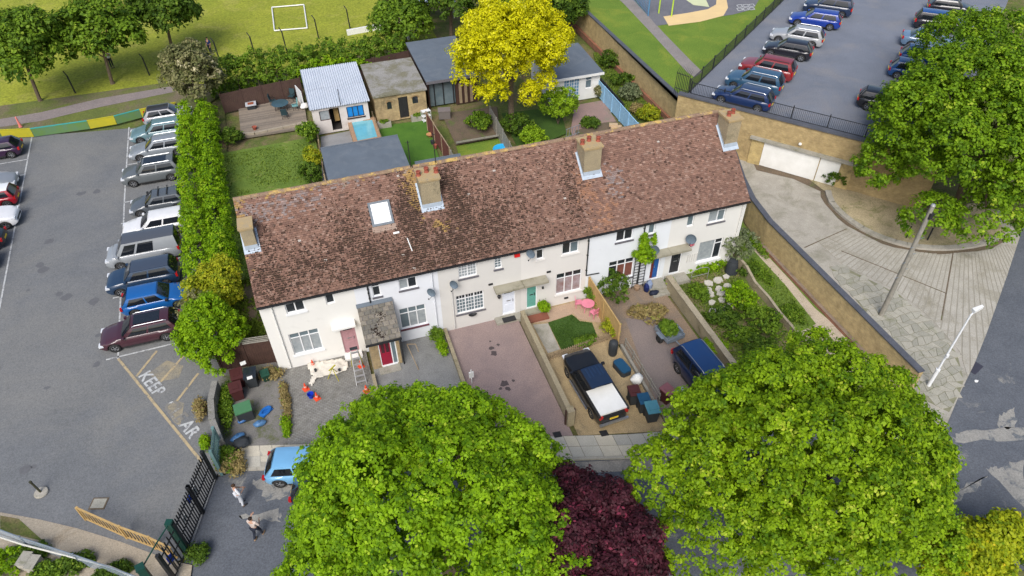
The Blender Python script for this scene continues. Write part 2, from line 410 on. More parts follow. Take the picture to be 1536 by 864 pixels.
ground_sheet('ditch_path', [(-30, -8), (-15, -7.4), (-5.2, -12.2), (-5, -20), (-30, -20)], -.10, M('ditch_tarmac', (.16, .155, .14), (.11, .11, .10), .8, .95, c3=(.09, .11, .04), s3=.6, t3=(.5, .6), speck=(15, .4)))

# road in front
NK = [(-2.6, -5.95), (0.1, -6.75), (8.0, -9.05), (16.6, -11.65), (24, -13.4), (31.6, -15.2)]      # north kerb line
def kerb_y(x):
    for i in range(len(NK)-1):
        a, b = NK[i], NK[i+1]
        if x <= b[0] or i == len(NK)-2: return a[1]+(b[1]-a[1])*(x-a[0])/(b[0]-a[0])
def front_y(x): return kerb_y(x)+1.5+.0*x
road = [(-3.5, -6.0), NK[0]] + NK[1:] + A2((1420, 640), (1440, 590), (1462, 545), (1480, 500), (1512, 410), (1536, 335)) + [(60, 3), (120, 40), (120, -60), (30, -22.2), (-6, -13.2), (-5, -10.2)]
ground_sheet('road', road, -.10, m_asph_d)
ground_sheet('grass_verge', [(-6, -13.2), (30, -22.2), (60, -31), (60, -60), (-6, -60)], -.05, m_rough)
for i, pl in enumerate([((1436, 648), (1536, 640), (1536, 657), (1432, 664)), ((1500, 700), (1536, 690), (1536, 765), (1482, 705)), ((1497, 623), (1521, 612), (1524, 641), (1494, 641)), ((1425, 742), (1476, 712), (1470, 730), (1402, 775)),
                        ((378, 722), (432, 712), (436, 742), (400, 752)), ((360, 772), (418, 765), (420, 783), (362, 780))]):
    pl_ = A2(*pl, z=-.1); q_ = random.Random(900+i); jp = []
    for a_, b_ in zip(pl_, pl_[1:]+pl_[:1]):
        for k in range(7): t = k/7; jp.append((a_[0]+(b_[0]-a_[0])*t+q_.uniform(-.13, .13), a_[1]+(b_[1]-a_[1])*t+q_.uniform(-.13, .13)))
    ground_sheet('road_patch', jp, -.095, M('worn_patch', (.28, .27, .245), (.22, .215, .20), 1.1, .95, c3=(.12, .13, .14), s3=1.3, t3=(.52, .6), speck=(16, .4)))
# gutter strip: pale worn band by the kerb
gp = []
for x_ in (10, 14, 18): gp.append((x_, kerb_y(x_)-.08))
for x_ in (18, 14, 10): gp.append((x_, kerb_y(x_)-.75))
ground_sheet('gutter_band', gp, -.094, M('gutter_dust', (.32, .29, .25), (.25, .23, .20), 1.5, .95, c3=(.12, .12, .12), s3=1.5, speck=(16, .4)))

# pavement: bed, slabs, kerb stones
xs = [-2.3, 0, 4, 8, 12, 16, 20, 24, 28, 31.4]
pave = E('pavement', (0, 0, 0)); pave['kind'] = 'structure'
bed = [(x_, kerb_y(x_)+.14) for x_ in xs] + [(x_, front_y(x_)) for x_ in xs[::-1]]
MB().prism(bed, -.2, -.012).build('bedding', M('joint_sand', (.17, .155, .12), (.12, .115, .09), 4, .95), pave)
m_sl = [M('slab_%s' % n, c, tuple(q*.86 for q in c), 1.6, .9, speck=(25, .3), obj=False) for n, c in (('cream', (.50, .46, .37)), ('pale', (.44, .42, .36)), ('grey', (.36, .35, .31)))]
xx = -2.3
while xx < 31.2:
    wd = rnd.choice([.6, .75, .9, .9])
    for j in range(2):
        x0, x1 = xx+.012, min(xx+wd, 31.3)-.012
        f0, f1 = (.16, .80) if j == 0 else (.825, 1.48)
        if (xx*7+j*3) % 5 < 1.2: x1 -= .0
        tilt = rnd.uniform(0, .012)
        poly = [(x0, kerb_y(x0)+f0), (x1, kerb_y(x1)+f0), (x1, kerb_y(x1)+f1), (x0, kerb_y(x0)+f1)]
        MB().prism(poly, -.05, [.0, tilt, tilt, .004]).build('paving_slab', m_sl[rnd.choice([0, 0, 1, 1, 2])], pave)
    xx += wd
xx = -2.5
while xx < 31.4:
    x0, x1 = xx+.006, xx+.9-.006
    MB().prism([(x0, kerb_y(x0)), (x1, kerb_y(x1)), (x1, kerb_y(x1)+.14), (x0, kerb_y(x0)+.14)], -.2, rnd.uniform(0, .008)+.006).build('kerb_stone', m_kerb, pave)
    xx += .9
for px in ((906, 650), (836, 652)):
    c = at(*px); MB().prism([(c.x-.2, c.y-.15), (c.x+.2, c.y-.2), (c.x+.2, c.y+.15), (c.x-.2, c.y+.2)], 0, .016).build('drain_cover', m_black, pave)

# plots in front of the houses
def fplot(name, x0, x1, mat, z=-.004, y0=.05):
    return ground_sheet(name, [(x0, y0), (x0, front_y(x0)), (x1, front_y(x1)), (x1, y0)], z, mat)
ground_sheet('side_yard', [(-3.3, 1.2), (-3.6, -5.7), (-2.6, -5.0), (0.02, -5.3), (0.02, .05), (-.02, 1.1)], -.006, M('yard_concrete', (.19, .18, .165), (.13, .125, .115), .9, .95, c3=(.09, .10, .04), s3=.9, t3=(.5, .62), speck=(16, .4)))
ground_sheet('forecourt_strip', [(-3.5, -5.7), (-2.6, -5.0), (0, -5.25), (0, -5.3), (0.2, -5.35), (.2, -6.6), (-2.4, -5.9), (-3.4, -6.0)], .002, m_conc_l)
fplot('block_paving', .0, 4.82, brick_mat('block_paving_grey', 0, (.24, .235, .22), (.19, .185, .17), (.13, .12, .10), .21, .105, (.13, .12, .095), top=True, ms=.012, st=(.55, .8)))
fplot('concrete_drive', 5.0, 9.42, M('drive_concrete_grey', (.235, .235, .225), (.18, .18, .175), .8, .92, c3=(.14, .14, .13), s3=.7, speck=(16, .4)))
fplot('pink_drive', 9.6, 13.95, M('drive_pink', (.30, .225, .205), (.25, .188, .175), .5, .9, c3=(.19, .15, .15), s3=.4, t3=(.5, .8), speck=(18, .4)))
fplot('gravel_drive', 14.2, 18.75, M('gravel_yellow', (.38, .29, .16), (.28, .21, .12), 1.6, .95, c3=(.20, .16, .10), s3=.8, speck=(22, .6), bs=50, bmp=.6))
fplot('brown_drive', 18.85, 23.4, M('drive_brown', (.26, .19, .13), (.20, .15, .11), .7, .95, c3=(.17, .145, .12), s3=.6, t3=(.5, .7), speck=(16, .5)))
ground_sheet('drive_tarmac', A2((938, 478), (985, 470), (1032, 540), (1075, 640), (1000, 640), (962, 545)), .004, M('drive_pinkgrey', (.23, .185, .165), (.18, .15, .14), .6, .95, c3=(.16, .14, .12), s3=.6, speck=(18, .4)))
fplot('garden_soil', 24.0, 31.6, M('garden_soil_mix', (.12, .15, .035), (.075, .11, .025), .9, .95, c3=(.20, .155, .09), s3=.8, t3=(.5, .6), speck=(12, .5), bmp=.6))
for i, (px, r_) in enumerate([((737, 522), .16), ((741, 530), .22), ((747, 517), .1), ((757, 575), .26), ((762, 583), .16), ((751, 583), .1), ((770, 571), .1), ((735, 512), .08)]):
    c = at(*px); q = random.Random(i)
    ground_sheet('oil_stain', [(c.x+r_*q.uniform(.6, 1.2)*math.cos(k*.7), c.y+r_*q.uniform(.6, 1.2)*math.sin(k*.7)) for k in range(9)], .001+.0005*i, M('oil_stain', (.07, .055, .055), (.10, .08, .08), 9, .8, bmp=0))
# garden of the fourth house
ground_sheet('patio', A2((796, 470), (800, 484), (822, 483), (860, 470), (868, 478), (886, 482), (902, 484), (892, 458), (882, 447)), .002, M('patio_pinkgravel', (.42, .30, .21), (.34, .25, .18), 2, .95, speck=(24, .5)))
ground_sheet('garden_path', A2((799, 487), (822, 485), (840, 524), (822, 530)), .006, m_conc_l)
m_lawn2 = M('dark_lawn', (.055, .105, .02), (.035, .075, .014), 1.0, .95, speck=(14, .6), bs=40, bmp=.8)  # darker green than the other lawns
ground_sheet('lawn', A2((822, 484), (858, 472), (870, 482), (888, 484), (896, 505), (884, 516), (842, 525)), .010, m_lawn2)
# rough grass and sandy path along the brick wall
ground_sheet('grass_strip', [(28.9, 8), (28.9, -8.5), (29.6, -8.6), (31.62, -9.5), (31.62, 2.5), (33.4, 9)], .002, m_lawn)
ground_sheet('sand_path', A2((1128, 358), (1140, 372), (1185, 420), (1222, 462), (1250, 486), (1310, 545), (1300, 560), (1255, 560), (1215, 508), (1196, 500), (1224, 486), (1180, 430), (1130, 375)), .006, M('sand_pale', (.47, .40, .31), (.38, .32, .24), 1.2, .95, c3=(.22, .2, .1), s3=1.2, speck=(16, .4)))

# ramp to the garages
wallx = 31.95
RW0, RW1 = Vector((33.0, 15.0)), Vector((44.7, 0.88))          # face line of the retaining wall
rwd = (RW1-RW0).normalized(); rwn = Vector((-rwd.y, rwd.x))     # rwn points into the car deck
if rwn.x < 0: rwn = -rwn
RWANG = math.atan2(rwd.y, rwd.x)
edge = A2((1420, 638), (1440, 590), (1462, 545), (1480, 500), (1512, 410), (1530, 355))
ramp_poly = [(31.9, -14.9), (31.9, 1.0), (32.3, 3.6), (33, 6), (34.2, 9.1), (34.6, 13.2), (44.8, .9), (50, -1)] + edge[::-1]
ground_sheet('garage_ramp', ramp_poly, -.03, m_conc_l)
# ribbed concrete bays
rib_reg = A2((1222, 357), (1268, 344), (1330, 372), (1400, 380), (1470, 378), (1512, 366), (1524, 372), (1512, 410), (1480, 500), (1462, 545), (1452, 565), (1440, 527), (1400, 480), (1350, 438), (1262, 395))
ribs = MB(); RC = (51.0, 3.3); th_ = math.pi; 
while th_ < math.pi*1.5:
    n0 = (math.sin(th_), -math.cos(th_)); n1 = (-math.sin(th_+.0165), math.cos(th_+.0165))
    pl = clip(clip(rib_reg, n0[0], n0[1], n0[0]*RC[0]+n0[1]*RC[1]), n1[0], n1[1], n1[0]*RC[0]+n1[1]*RC[1])
    if len(pl) >= 3: ribs.prism(pl, -.032, -.012+rnd.uniform(-.003, .003))
    th_ += .0205
rm = E('ribbed_concrete', (0, 0, 0)); rm['kind'] = 'structure'
ribs.build('concrete_rib', M('rib_concrete', (.40, .375, .325), (.32, .30, .255), .9, .92, c3=(.235, .215, .16), s3=.45, t3=(.48, .7), speck=(20, .4)), rm, kind='stuff')
MB().sheet(rib_reg, -.024).build('groove_bed', M('groove_dirt', (.32, .30, .25), (.265, .245, .20), 1.5, .95), rm)
for a, b in (((1207, 371), (1270, 343)), ((1430, 378), (1412, 480)), ((1262, 376), (1420, 440))):
    p, q = at(*a), at(*b); MB().box(((p.x+q.x)/2, (p.y+q.y)/2, -.012), ((q-p).length, .06, .02), math.atan2(q.y-p.y, q.x-p.x)).build('bay_joint', m_soil, rm)
# flagstones by the wall
fl_reg = A2((1244, 400), (1262, 398), (1350, 442), (1396, 484), (1436, 530), (1446, 570), (1440, 588), (1424, 618), (1388, 600), (1378, 566))
fl = E('flagstone_corner', (0, 0, 0)); fl['kind'] = 'structure'
MB().sheet(fl_reg, -.022).build('bedding', M('flag_joint', (.24, .23, .16), (.18, .18, .11), 3, .95, c3=(.13, .15, .05), s3=2), fl)
m_fl = [M('flag_%d' % i, c, tuple(q*.85 for q in c), 2.5, .92, c3=(.22, .22, .15), s3=1.3, speck=(22, .4)) for i, c in enumerate([(.35, .335, .28), (.31, .30, .25), (.38, .36, .30)])]
minx, maxx = min(p[0] for p in fl_reg), max(p[0] for p in fl_reg); miny, maxy = min(p[1] for p in fl_reg), max(p[1] for p in fl_reg)
G_ = .47; nx = int((maxx-minx)/G_)+2; ny = int((maxy-miny)/G_)+2
gj = {}
for i in range(nx+1):
    for j in range(ny+1): gj[i, j] = (minx+(i+.5*(j % 2)+rnd.uniform(-.27, .27))*G_-.3, miny+(j+rnd.uniform(-.27, .27))*G_-.3)
cnt = 0
for i in range(nx):
    for j in range(ny):
        q = [gj[i, j], gj[i+1, j], gj[i+1, j+1], gj[i, j+1]]
        cx, cy = sum(p[0] for p in q)/4, sum(p[1] for p in q)/4
        if inside((cx, cy), fl_reg) and cnt < 290:
            q = [(cx+(p[0]-cx)*.93, cy+(p[1]-cy)*.93) for p in q]; cnt += 1
            MB().prism(q, -.03, [rnd.uniform(-.008, .01) for _ in range(4)]).build('flagstone', rnd.choice(m_fl), fl)
# kerb and dry island below the deck wall
kc0 = A2((1237, 287), (1243, 305), (1262, 325), (1290, 345), (1325, 361), (1360, 371), (1400, 376), (1440, 375), (1480, 368), (1510, 355))
kc = []
for i in range(len(kc0)-1):
    p0, p1, p2, p3 = [Vector(kc0[max(0, min(len(kc0)-1, i+k))]) for k in (-1, 0, 1, 2)]
    for t in (0, .5):
        kc.append(tuple(.5*((2*p1)+(p2-p0)*t+(2*p0-5*p1+4*p2-p3)*t*t+(3*p1-p0-3*p2+p3)*t**3)))
kc.append(kc0[-1])
isl = E('island_kerb', (0, 0, 0), 'curved pale concrete kerb round the dry earth island beside the ramp', 'kerb')
for i in range(len(kc)-1):
    a, b = Vector(kc[i]), Vector(kc[i+1]); d = (b-a).normalized(); n_ = Vector((-d.y, d.x))
    if n_.dot(Vector((44, 3))-a) < 0: n_ = -n_
    MB().prism([tuple(a), tuple(b), tuple(b+n_*.42), tuple(a+n_*.42)], -.05, .14).build('kerb_section', m_conc_l, isl)
ground_sheet('dry_island', kc + [(50, 0), tuple(RW1), tuple(RW0.lerp(RW1, .55))], .02, m_dry)
ctr = Vector((45.0, 3.0)); ko = [tuple(Vector(p)+(Vector(p)-ctr).normalized()*(.30+.08*math.sin(i*1.7))) for i, p in enumerate(kc)]
ground_sheet('dirt_strip', kc + ko[::-1], -.012, m_soil)
ground_sheet('dirt_strip', A2((1130, 244), (1142, 246), (1232, 272), (1238, 290), (1190, 268), (1135, 255)), -.011, m_soil)

# car deck above the retaining wall
DK = 4.0
rdir = Vector((math.cos(R(38)), math.sin(R(38))))
L0 = RW0 + rwn*.05; L1 = RW1 + rwn*.05
deck = MB(); deck.prism([tuple(L0), tuple(L1), tuple(L1+rdir*90), tuple(L0+rdir*90)], -.1, DK)
deck.build('car_deck', m_asph_b, kind='structure')
# park on the bank left of the deck
PK = 2.5
park = [(33.95, 14.6), tuple(RW0+Vector((.35, -.3))), tuple(L0+rdir*90-Vector((.3, -.3))), (60, 160), (19.6, 160), (19.6, 60), (33.95, 44)]
MB().prism(park, -.1, PK).build('park_bank', m_park, kind='structure')
ground_sheet('park_path', A2((912, -15), (936, 6), (982, 55), (1030, 108), (1042, 116), (1054, 108), (1040, 95), (996, 50), (958, 8), (940, -15), z=PK), PK+.012, M('path_tarmac_b', (.25, .225, .21), (.20, .18, .17), .8, .9, speck=(14, .4)))
ground_sheet('play_area', A2((936, -20), (985, 39), (1100, 22), (1130, 14), (1150, -20), z=PK), PK+.02, M('play_tarmac', (.16, .16, .175), (.13, .13, .145), .8, .9, speck=(14, .3)))
ground_sheet('play_surface', A2((995, 25), (1003, 39), (1050, 33), (1085, 24), (1092, 12), (1089, -4), (1080, -20), (1064, -20), (1075, -4), (1074, 7), (1062, 14), (1030, 20), z=PK), PK+.028, M('play_orange', (.72, .53, .26), (.64, .47, .24), .8, .8, bmp=.1))
ground_sheet('play_surface', A2((1020, -6), (1040, 8), (1064, 11), (1056, -6), (1035, -16), z=PK), PK+.036, M('play_cream', (.58, .60, .36), (.50, .53, .33), .8, .8, bmp=.1))
hop = E('hopscotch_marking', (0, 0, 0), 'white painted hopscotch grid on the play area tarmac', 'ground marking')
for i in range(3):
    for j in range(2):
        c = [at(1106+i*9+j*7, 7+i*3.5+j*(-2)-(j)*3, PK)]
        q = A2((1104+i*9, 8+i*-.5+j*5), (1112+i*9, 7+i*-.5+j*5), (1115+i*9, 11+i*-.5+j*5), (1107+i*9, 12+i*-.5+j*5), z=PK)
        ct = (sum(p[0] for p in q)/4, sum(p[1] for p in q)/4); inn = [(ct[0]+(p[0]-ct[0])*.62, ct[1]+(p[1]-ct[1])*.62) for p in q]
        mb = MB()
        for k in range(4): mb.add([(q[k][0], q[k][1], PK+.045), (q[(k+1) % 4][0], q[(k+1) % 4][1], PK+.045), (inn[(k+1) % 4][0], inn[(k+1) % 4][1], PK+.045), (inn[k][0], inn[k][1], PK+.045)], [(0, 1, 2, 3)])
        mb.build('grid_square', m_line, hop)

# painted lines
def lines(name, label, segs, mat, wd, z, cat='road marking'):
    o = E(name, (0, 0, 0), label, cat)
    for a, b in segs:
        a, b = Vector(a), Vector(b); d = b-a
        MB().box(((a.x+b.x)/2, (a.y+b.y)/2, z), (d.length, wd, .004), math.atan2(d.y, d.x)).build('line', mat, o)
    return o
rl = [((-10.2, 32.5), (-9.75, 21.8)), ((-9.75, 21.8), (-8.8, 3.95))]
rl += [((-9.95+.05*i, 31.6-2.75*i), (-5.6, 31.7-2.75*i)) for i in range(11)]
lines('bay_lines', 'white bay lines along the hedge side of the car park', rl, m_line, .10, -.022)
ll = [((-17.9, 33.5), (-16.2, 11.0)), ((-16.2, 11), (-16.0, 6))] + [((-17.55+.07*i, 29.65-2.4*i), (-22, 29.6-2.4*i)) for i in range(10)]
lines('bay_lines', 'white bay lines at the left end of the car park picture edge', ll, m_line, .10, -.022)
hl = [((-8.8, 3.98), (-4.2, -4.9)), ((-6.7, 3.9), (-7.7, 2.2)), ((-5.2, 3.0), (-6.4, 1.3)), ((-4.4, 1.3), (-5.5, -.4))]
lines('hatch_lines', 'faded yellow keep clear hatching between the gate and the maroon car', hl, m_liney, .14, -.018)
def words(txt, c, dirv, size, mat, name, label, sp=1.0):
    cu = bpy.data.curves.new(name, 'FONT'); cu.body = txt; cu.size = size; cu.align_x = 'CENTER'; cu.align_y = 'CENTER'
    cu.offset = .022*size; cu.extrude = .002; cu.space_character = sp
    tmp = bpy.data.objects.new(name, cu); me = bpy.data.meshes.new_from_object(tmp); bpy.data.objects.remove(tmp)
    o = bpy.data.objects.new(name, me); col.objects.link(o); me.materials.clear(); me.materials.append(mat)
    o.location = (c[0], c[1], -.012); o.rotation_euler = (0, 0, math.atan2(dirv[1], dirv[0]))
    return tag(o, label, 'road lettering')
kd = Vector((-4.2+8.8, -4.9-3.98)).normalized()
k1 = at(227, 575); words('KEEP', (k1.x, k1.y), kd, .95, m_line, 'painted_word', 'white painted word KEEP on the tarmac near the maroon car', 1.05)
m_lw = M('road_paint_worn', (.62, .63, .62), (.45, .46, .46), 5, .8, c3=(.20, .19, .17), s3=1.3, t3=(.38, .46), bmp=.1)
k2 = at(284, 643); words('AR', (k2.x, k2.y), kd, .95, m_line, 'painted_word', 'readable white end letters AR of the worn word CLEAR near the gate', 1.05)
words('CLE', (k2.x-kd.x*1.62, k2.y-kd.y*1.62), kd, .95, m_lw, 'painted_word', 'almost worn away first letters of the word CLEAR near the gate', 1.05)
# ================================================================== HOUSES
EZ, RZ, HY, DEP = 5.06, 8.83, 4.3, 8.6
EY = -.14
SL = (RZ-EZ)/(HY-EY); RLEN = math.hypot(RZ-EZ, HY-EY); TH = math.atan(SL)
def rp(x, s, h=0.0, back=False):
    """point on the roof: s metres up the slope from the eaves, h metres above the deck"""
    y = EY+s*math.cos(TH)-h*math.sin(TH); z = EZ+s*math.sin(TH)+h*math.cos(TH)
    return (x, (2*HY-y) if back else y, z)
HX = [0.0, 4.9, 9.47, 14.30, 18.42, 23.74, 28.8]
TC = [(.182, .106, .078), (.212, .124, .092), (.160, .092, .069), (.245, .158, .122), (.148, .086, .066), (.198, .113, .083)]
def vnoise(x, y, s=0):
    def h(i, j): return math.sin(i*127.1+j*311.7+s*74.7)*43758.5453 % 1
    i, j = math.floor(x), math.floor(y); fx, fy = x-i, y-j; fx = fx*fx*(3-2*fx); fy = fy*fy*(3-2*fy)
    return (h(i, j)*(1-fx)+h(i+1, j)*fx)*(1-fy)+(h(i, j+1)*(1-fx)+h(i+1, j+1)*fx)*fy
def fb(x, y, s=0): return .5*vnoise(x, y, s)+.3*vnoise(x*2.1, y*2.1, s+1)+.2*vnoise(x*4.3, y*4.3, s+2)
def gauss(x, y, cx, cy, sx, sy): return math.exp(-((x-cx)/sx)**2-((y-cy)/sy)**2)
def moss_density(x, s):
    """where dark moss grows on the front slope (s = metres up from the eaves)"""
    d = .75*gauss(x, s, 1.0, 1.2, 1.0, 2.2)+.55*gauss(x, s, 3.2, 1.6, 1.0, 1.0)+.75*gauss(x, s, 5.2, 2.9, .8, 1.3)+.6*gauss(x, s, 6.2, 1.2, 1.9, 1.3)
    d += 1.25*gauss(x, s, 8.75, 3.4, .55, 1.7)+1.3*gauss(x, s, 11.25, 3.7, .6, 1.6)+.7*gauss(x, s, 10.8, 1.3, 2.4, 1.6)+.3*gauss(x, s, 13.6, 2.5, 2.2, 2.6)
    d += .4*gauss(x, s, 18.1, 3.0, .7, 2.0)+.09+.35*gauss(x, s, 9.3, .8, 3, 1)
    return d*(.35+1.15*fb(x*1.3, s*1.3, 5))
def lichen(x, s):
    d = 1.9*gauss(x, s, 9.22, 4.8, .32, 1.2)+1.2*gauss(x, s, .05, 4.6, .22, 1.6)+1.0*gauss(x, s, 18.9, 2.8, .4, .8)+.45*gauss(x, s, 19.5, 1.2, .9, 1.3)+.35*gauss(x, s, 2, 5.8, 4, .25)+.8*gauss(x, s, 10.1, 2.2, .5, .3)
    return d*(.4+1.1*fb(x*2, s*2, 9))
def grey(x, s):
    return .8*gauss(x, s, 20.7, 2.8, .5, .8)+.55*gauss(x, s, 3.0, 5.0, 1.3, .5)+.5*gauss(x, s, 1.0, 4.9, .9, .6)+.4*gauss(x, s, 5.5, 5.6, 3, .3)
TW, TG = .165, .118
m_tile = attr_mat('roof_tile_clay', rough=.9, scale=22, bmp=.3)
m_moss = attr_mat('roof_moss', rough=1.0, scale=30, bmp=.6)
def roof_tiles(x0, x1, parent, back=False, holes=()):
    mb = MB(); mb.c = []; nrow = int(RLEN/TG)
    V = []; Fc = []; C = []
    n = max(1, round((x1-x0)/TW)); tw = (x1-x0)/n
    for r_ in range(nrow):
        s0 = r_*TG-.03; s1 = s0+TG+.02; off = .5 if r_ % 2 else 0
        for i in range(-1 if off else 0, n):
            a = x0+(i+off)*tw; b = a+tw; a = max(a, x0)+.003; b = min(b, x1)-.003
            if b-a < .03: continue
            xm = (a+b)/2
            if any(h[0] < xm < h[1] and h[2] < s0+.05 < h[3] for h in holes): continue
            h1 = .055+rnd.uniform(-.006, .010); h0 = .012; sk = rnd.uniform(-.008, .008)
            k = len(V)
            V += [rp(a, s0+sk, h1, back), rp(b, s0-sk, h1, back), rp(b, s1, h0, back), rp(a, s1, h0, back), rp(a, s0+sk, 0, back), rp(b, s0-sk, 0, back)]
            f = [(k, k+1, k+2, k+3), (k+4, k+5, k+1, k), (k+4, k, k+3), (k+5, k+2, k+1)]
            Fc += [q[::-1] for q in f] if back else f
            c = TC[rnd.choice([0, 0, 1, 1, 2, 3, 4, 5])]; j = rnd.uniform(.9, 1.12)
            md = moss_density(xm, s0); lc = lichen(xm, s0); g = grey(xm, s0)
            hi = min(1, s0/RLEN)
            c = [q*j*(.95+.15*hi) for q in c]
            if rnd.random() < md*.35: c = [q*.45 for q in c]
            if rnd.random() < lc: t = rnd.uniform(.35, .8); c = [c[k2]*(1-t)+((.38, .25, .075) if xm < 12 else (.30, .155, .09))[k2]*t for k2 in range(3)]
            if rnd.random() < g: t = rnd.uniform(.3, .7); c = [c[k2]*(1-t)+(.24, .22, .22)[k2]*t for k2 in range(3)]
            if rnd.random() < .05: c = [q*1.22 for q in c]
            if rnd.random() < .001: c = [.4, .36, .32]
            C += [(c[0], c[1], c[2])]*6
    mb.v = V; mb.f = Fc; mb.mi = [0]*len(Fc); mb.c = C
    mb.build('roof_tiles', m_tile, parent, kind='stuff')
def moss(x0, x1, parent, n, holes=()):
    mb = MB(); mb.cc = (0, 0, 0); k = 0; tries = 0
    while k < n and tries < n*12:
        tries += 1
        x_ = rnd.uniform(x0+.05, x1-.05); s = rnd.uniform(.03, RLEN-.1)
        if rnd.random() > 1.3*moss_density(x_, s)**1.7: continue
        if any(h[0]-.1 < x_ < h[1]+.1 and h[2]-.1 < s < h[3]+.1 for h in holes): continue
        r_ = rnd.uniform(.025, .06); s = round(s/TG)*TG+rnd.uniform(-.02, .02)
        mb.cc = rnd.choice([(.05, .03, .022), (.065, .040, .028), (.045, .028, .022), (.075, .05, .032)])
        p0 = rp(x_, s, .02); top = rp(x_+rnd.uniform(-.02, .02), s, .05+r_*.75); ring = []
        for i in range(5):
            t = i*1.2566+rnd.uniform(-.3, .3); q = r_*rnd.uniform(.7, 1.3); ring.append(rp(x_+q*math.cos(t)*1.1, s+q*math.sin(t)*.8, .048))
        mb.add(ring+[top], [(i, (i+1) % 5, 5) for i in range(5)]); k += 1
    mb.build('moss', m_moss, parent, kind='stuff')

def render_mat(name, c, c2=None, s=.7): return M(name, c, c2 or tuple(q*.94 for q in c), s, .85, c3=tuple(q*.80 for q in c), s3=.9, t3=(.60, .85), bs=9, bmp=.12)
m_r1 = render_mat('render_cream', (.73, .72, .685)); m_r2 = render_mat('render_white', (.70, .72, .76)); m_r3 = render_mat('render_greycream', (.61, .595, .565))
m_r4 = render_mat('render_magnolia', (.66, .64, .61)); m_r5 = render_mat('render_bright', (.70, .73, .76)); m_r6 = render_mat('render_ivory', (.68, .67, .635))

def wall_with_holes(x0, x1, z0, z1, y, holes, mat, parent, rev=.14, name='front_wall', flip=False):
    X = sorted(set([x0, x1]+[h[0] for h in holes]+[h[1] for h in holes])); Z = sorted(set([z0, z1]+[h[2] for h in holes]+[h[3] for h in holes]))
    mb = MB()
    for i in range(len(X)-1):
        for j in range(len(Z)-1):
            xm, zm = (X[i]+X[i+1])/2, (Z[j]+Z[j+1])/2
            if any(h[0] < xm < h[1] and h[2] < zm < h[3] for h in holes): continue
            q = [(X[i], y, Z[j]), (X[i+1], y, Z[j]), (X[i+1], y, Z[j+1]), (X[i], y, Z[j+1])]
            mb.add(q, [(0, 1, 2, 3) if not flip else (3, 2, 1, 0)])
    yb = y+(rev if not flip else -rev)
    for h in holes:
        a, b, c, d = h[:4]
        P = [(a, y, c), (b, y, c), (b, y, d), (a, y, d)]; Q = [(p[0], yb, p[2]) for p in P]
        mb.add(P+Q, [(i, (i+1) % 4, 4+(i+1) % 4, 4+i) if flip else (4+i, 4+(i+1) % 4, (i+1) % 4, i) for i in range(4)])
    return mb.build(name, mat, parent)
m_curt = M('net_curtain', (.34, .37, .38), (.22, .25, .27), 5, .35, bmp=0, coat=.6)
m_curtb = M('brown_curtain', (.22, .085, .06), (.13, .05, .04), 6, .35, bmp=0, coat=.6)
def window(parent, x0, x1, z0, z1, cols=(1, 1, 1), transom=(.28, .28, .28), pane=None, grid=None, sill=None, y=0.0, openv=None, fr=.055, fm=None, label=None):
    """frame with mullions; every light is a pane of its own; y is the outer wall face"""
    fm = fm or m_frame
    yf = y+.075; mb = MB(); d = .06
    W = x1-x0; tot = sum(cols); xsn = [x0+fr]; 
    inner = W-2*fr
    edges = [x0+fr+inner*sum(cols[:i])/tot for i in range(len(cols)+1)]
    mb.box2((x0, yf, z0), (x1, yf+d, z0+fr)); mb.box2((x0, yf, z1-fr), (x1, yf+d, z1))
    mb.box2((x0, yf, z0+fr), (x0+fr, yf+d, z1-fr)); mb.box2((x1-fr, yf, z0+fr), (x1, yf+d, z1-fr))
    for e in edges[1:-1]: mb.box2((e-fr*.55, yf-.004, z0+fr), (e+fr*.55, yf+d-.004, z1-fr))
    panes = []
    for i in range(len(cols)):
        a, b = edges[i]+(fr*.55 if i else 0), edges[i+1]-(fr*.55 if i < len(cols)-1 else 0)
        t = transom[i] if i < len(transom) else 0
        if t:
            zt = z1-fr-(z1-z0-2*fr)*t
            mb.box2((a, yf-.002, zt-fr*.4), (b, yf+d-.002, zt+fr*.4)); panes += [(a, b, z0+fr, zt-fr*.4, i, 0), (a, b, zt+fr*.4, z1-fr, i, 1)]
        else: panes.append((a, b, z0+fr, z1-fr, i, 0))
        if grid:
            for (pa, pb, pc, pd, _, up) in panes[-(2 if t else 1):]:
                gx, gz = grid; gz = max(1, gz if not up else 1)
                for k in range(1, gx): xx_ = pa+(pb-pa)*k/gx; mb.box2((xx_-.012, yf+.012, pc), (xx_+.012, yf+.032, pd))
                for k in range(1, gz): zz_ = pc+(pd-pc)*k/gz; mb.box2((pa, yf+.010, zz_-.012), (pb, yf+.030, zz_+.012))
    w_ = mb.build('window', fm, parent, label=label)
    for (a, b, c, d_, i, up) in panes:
        pm = pane[i % len(pane)] if isinstance(pane, (list, tuple)) else (pane or m_glass)
        if up and isinstance(pane, (list, tuple)) and len(pane) > 3: pm = pane[3]
        MB().box2((a, yf+.035, c), (b, yf+.045, d_)).build('pane', pm, w_)
    if sill is not None: MB().box2((x0-.07, y-.07, z0-.10), (x1+.07, y+.05, z0-.002)).build('sill', sill, w_)
    return w_
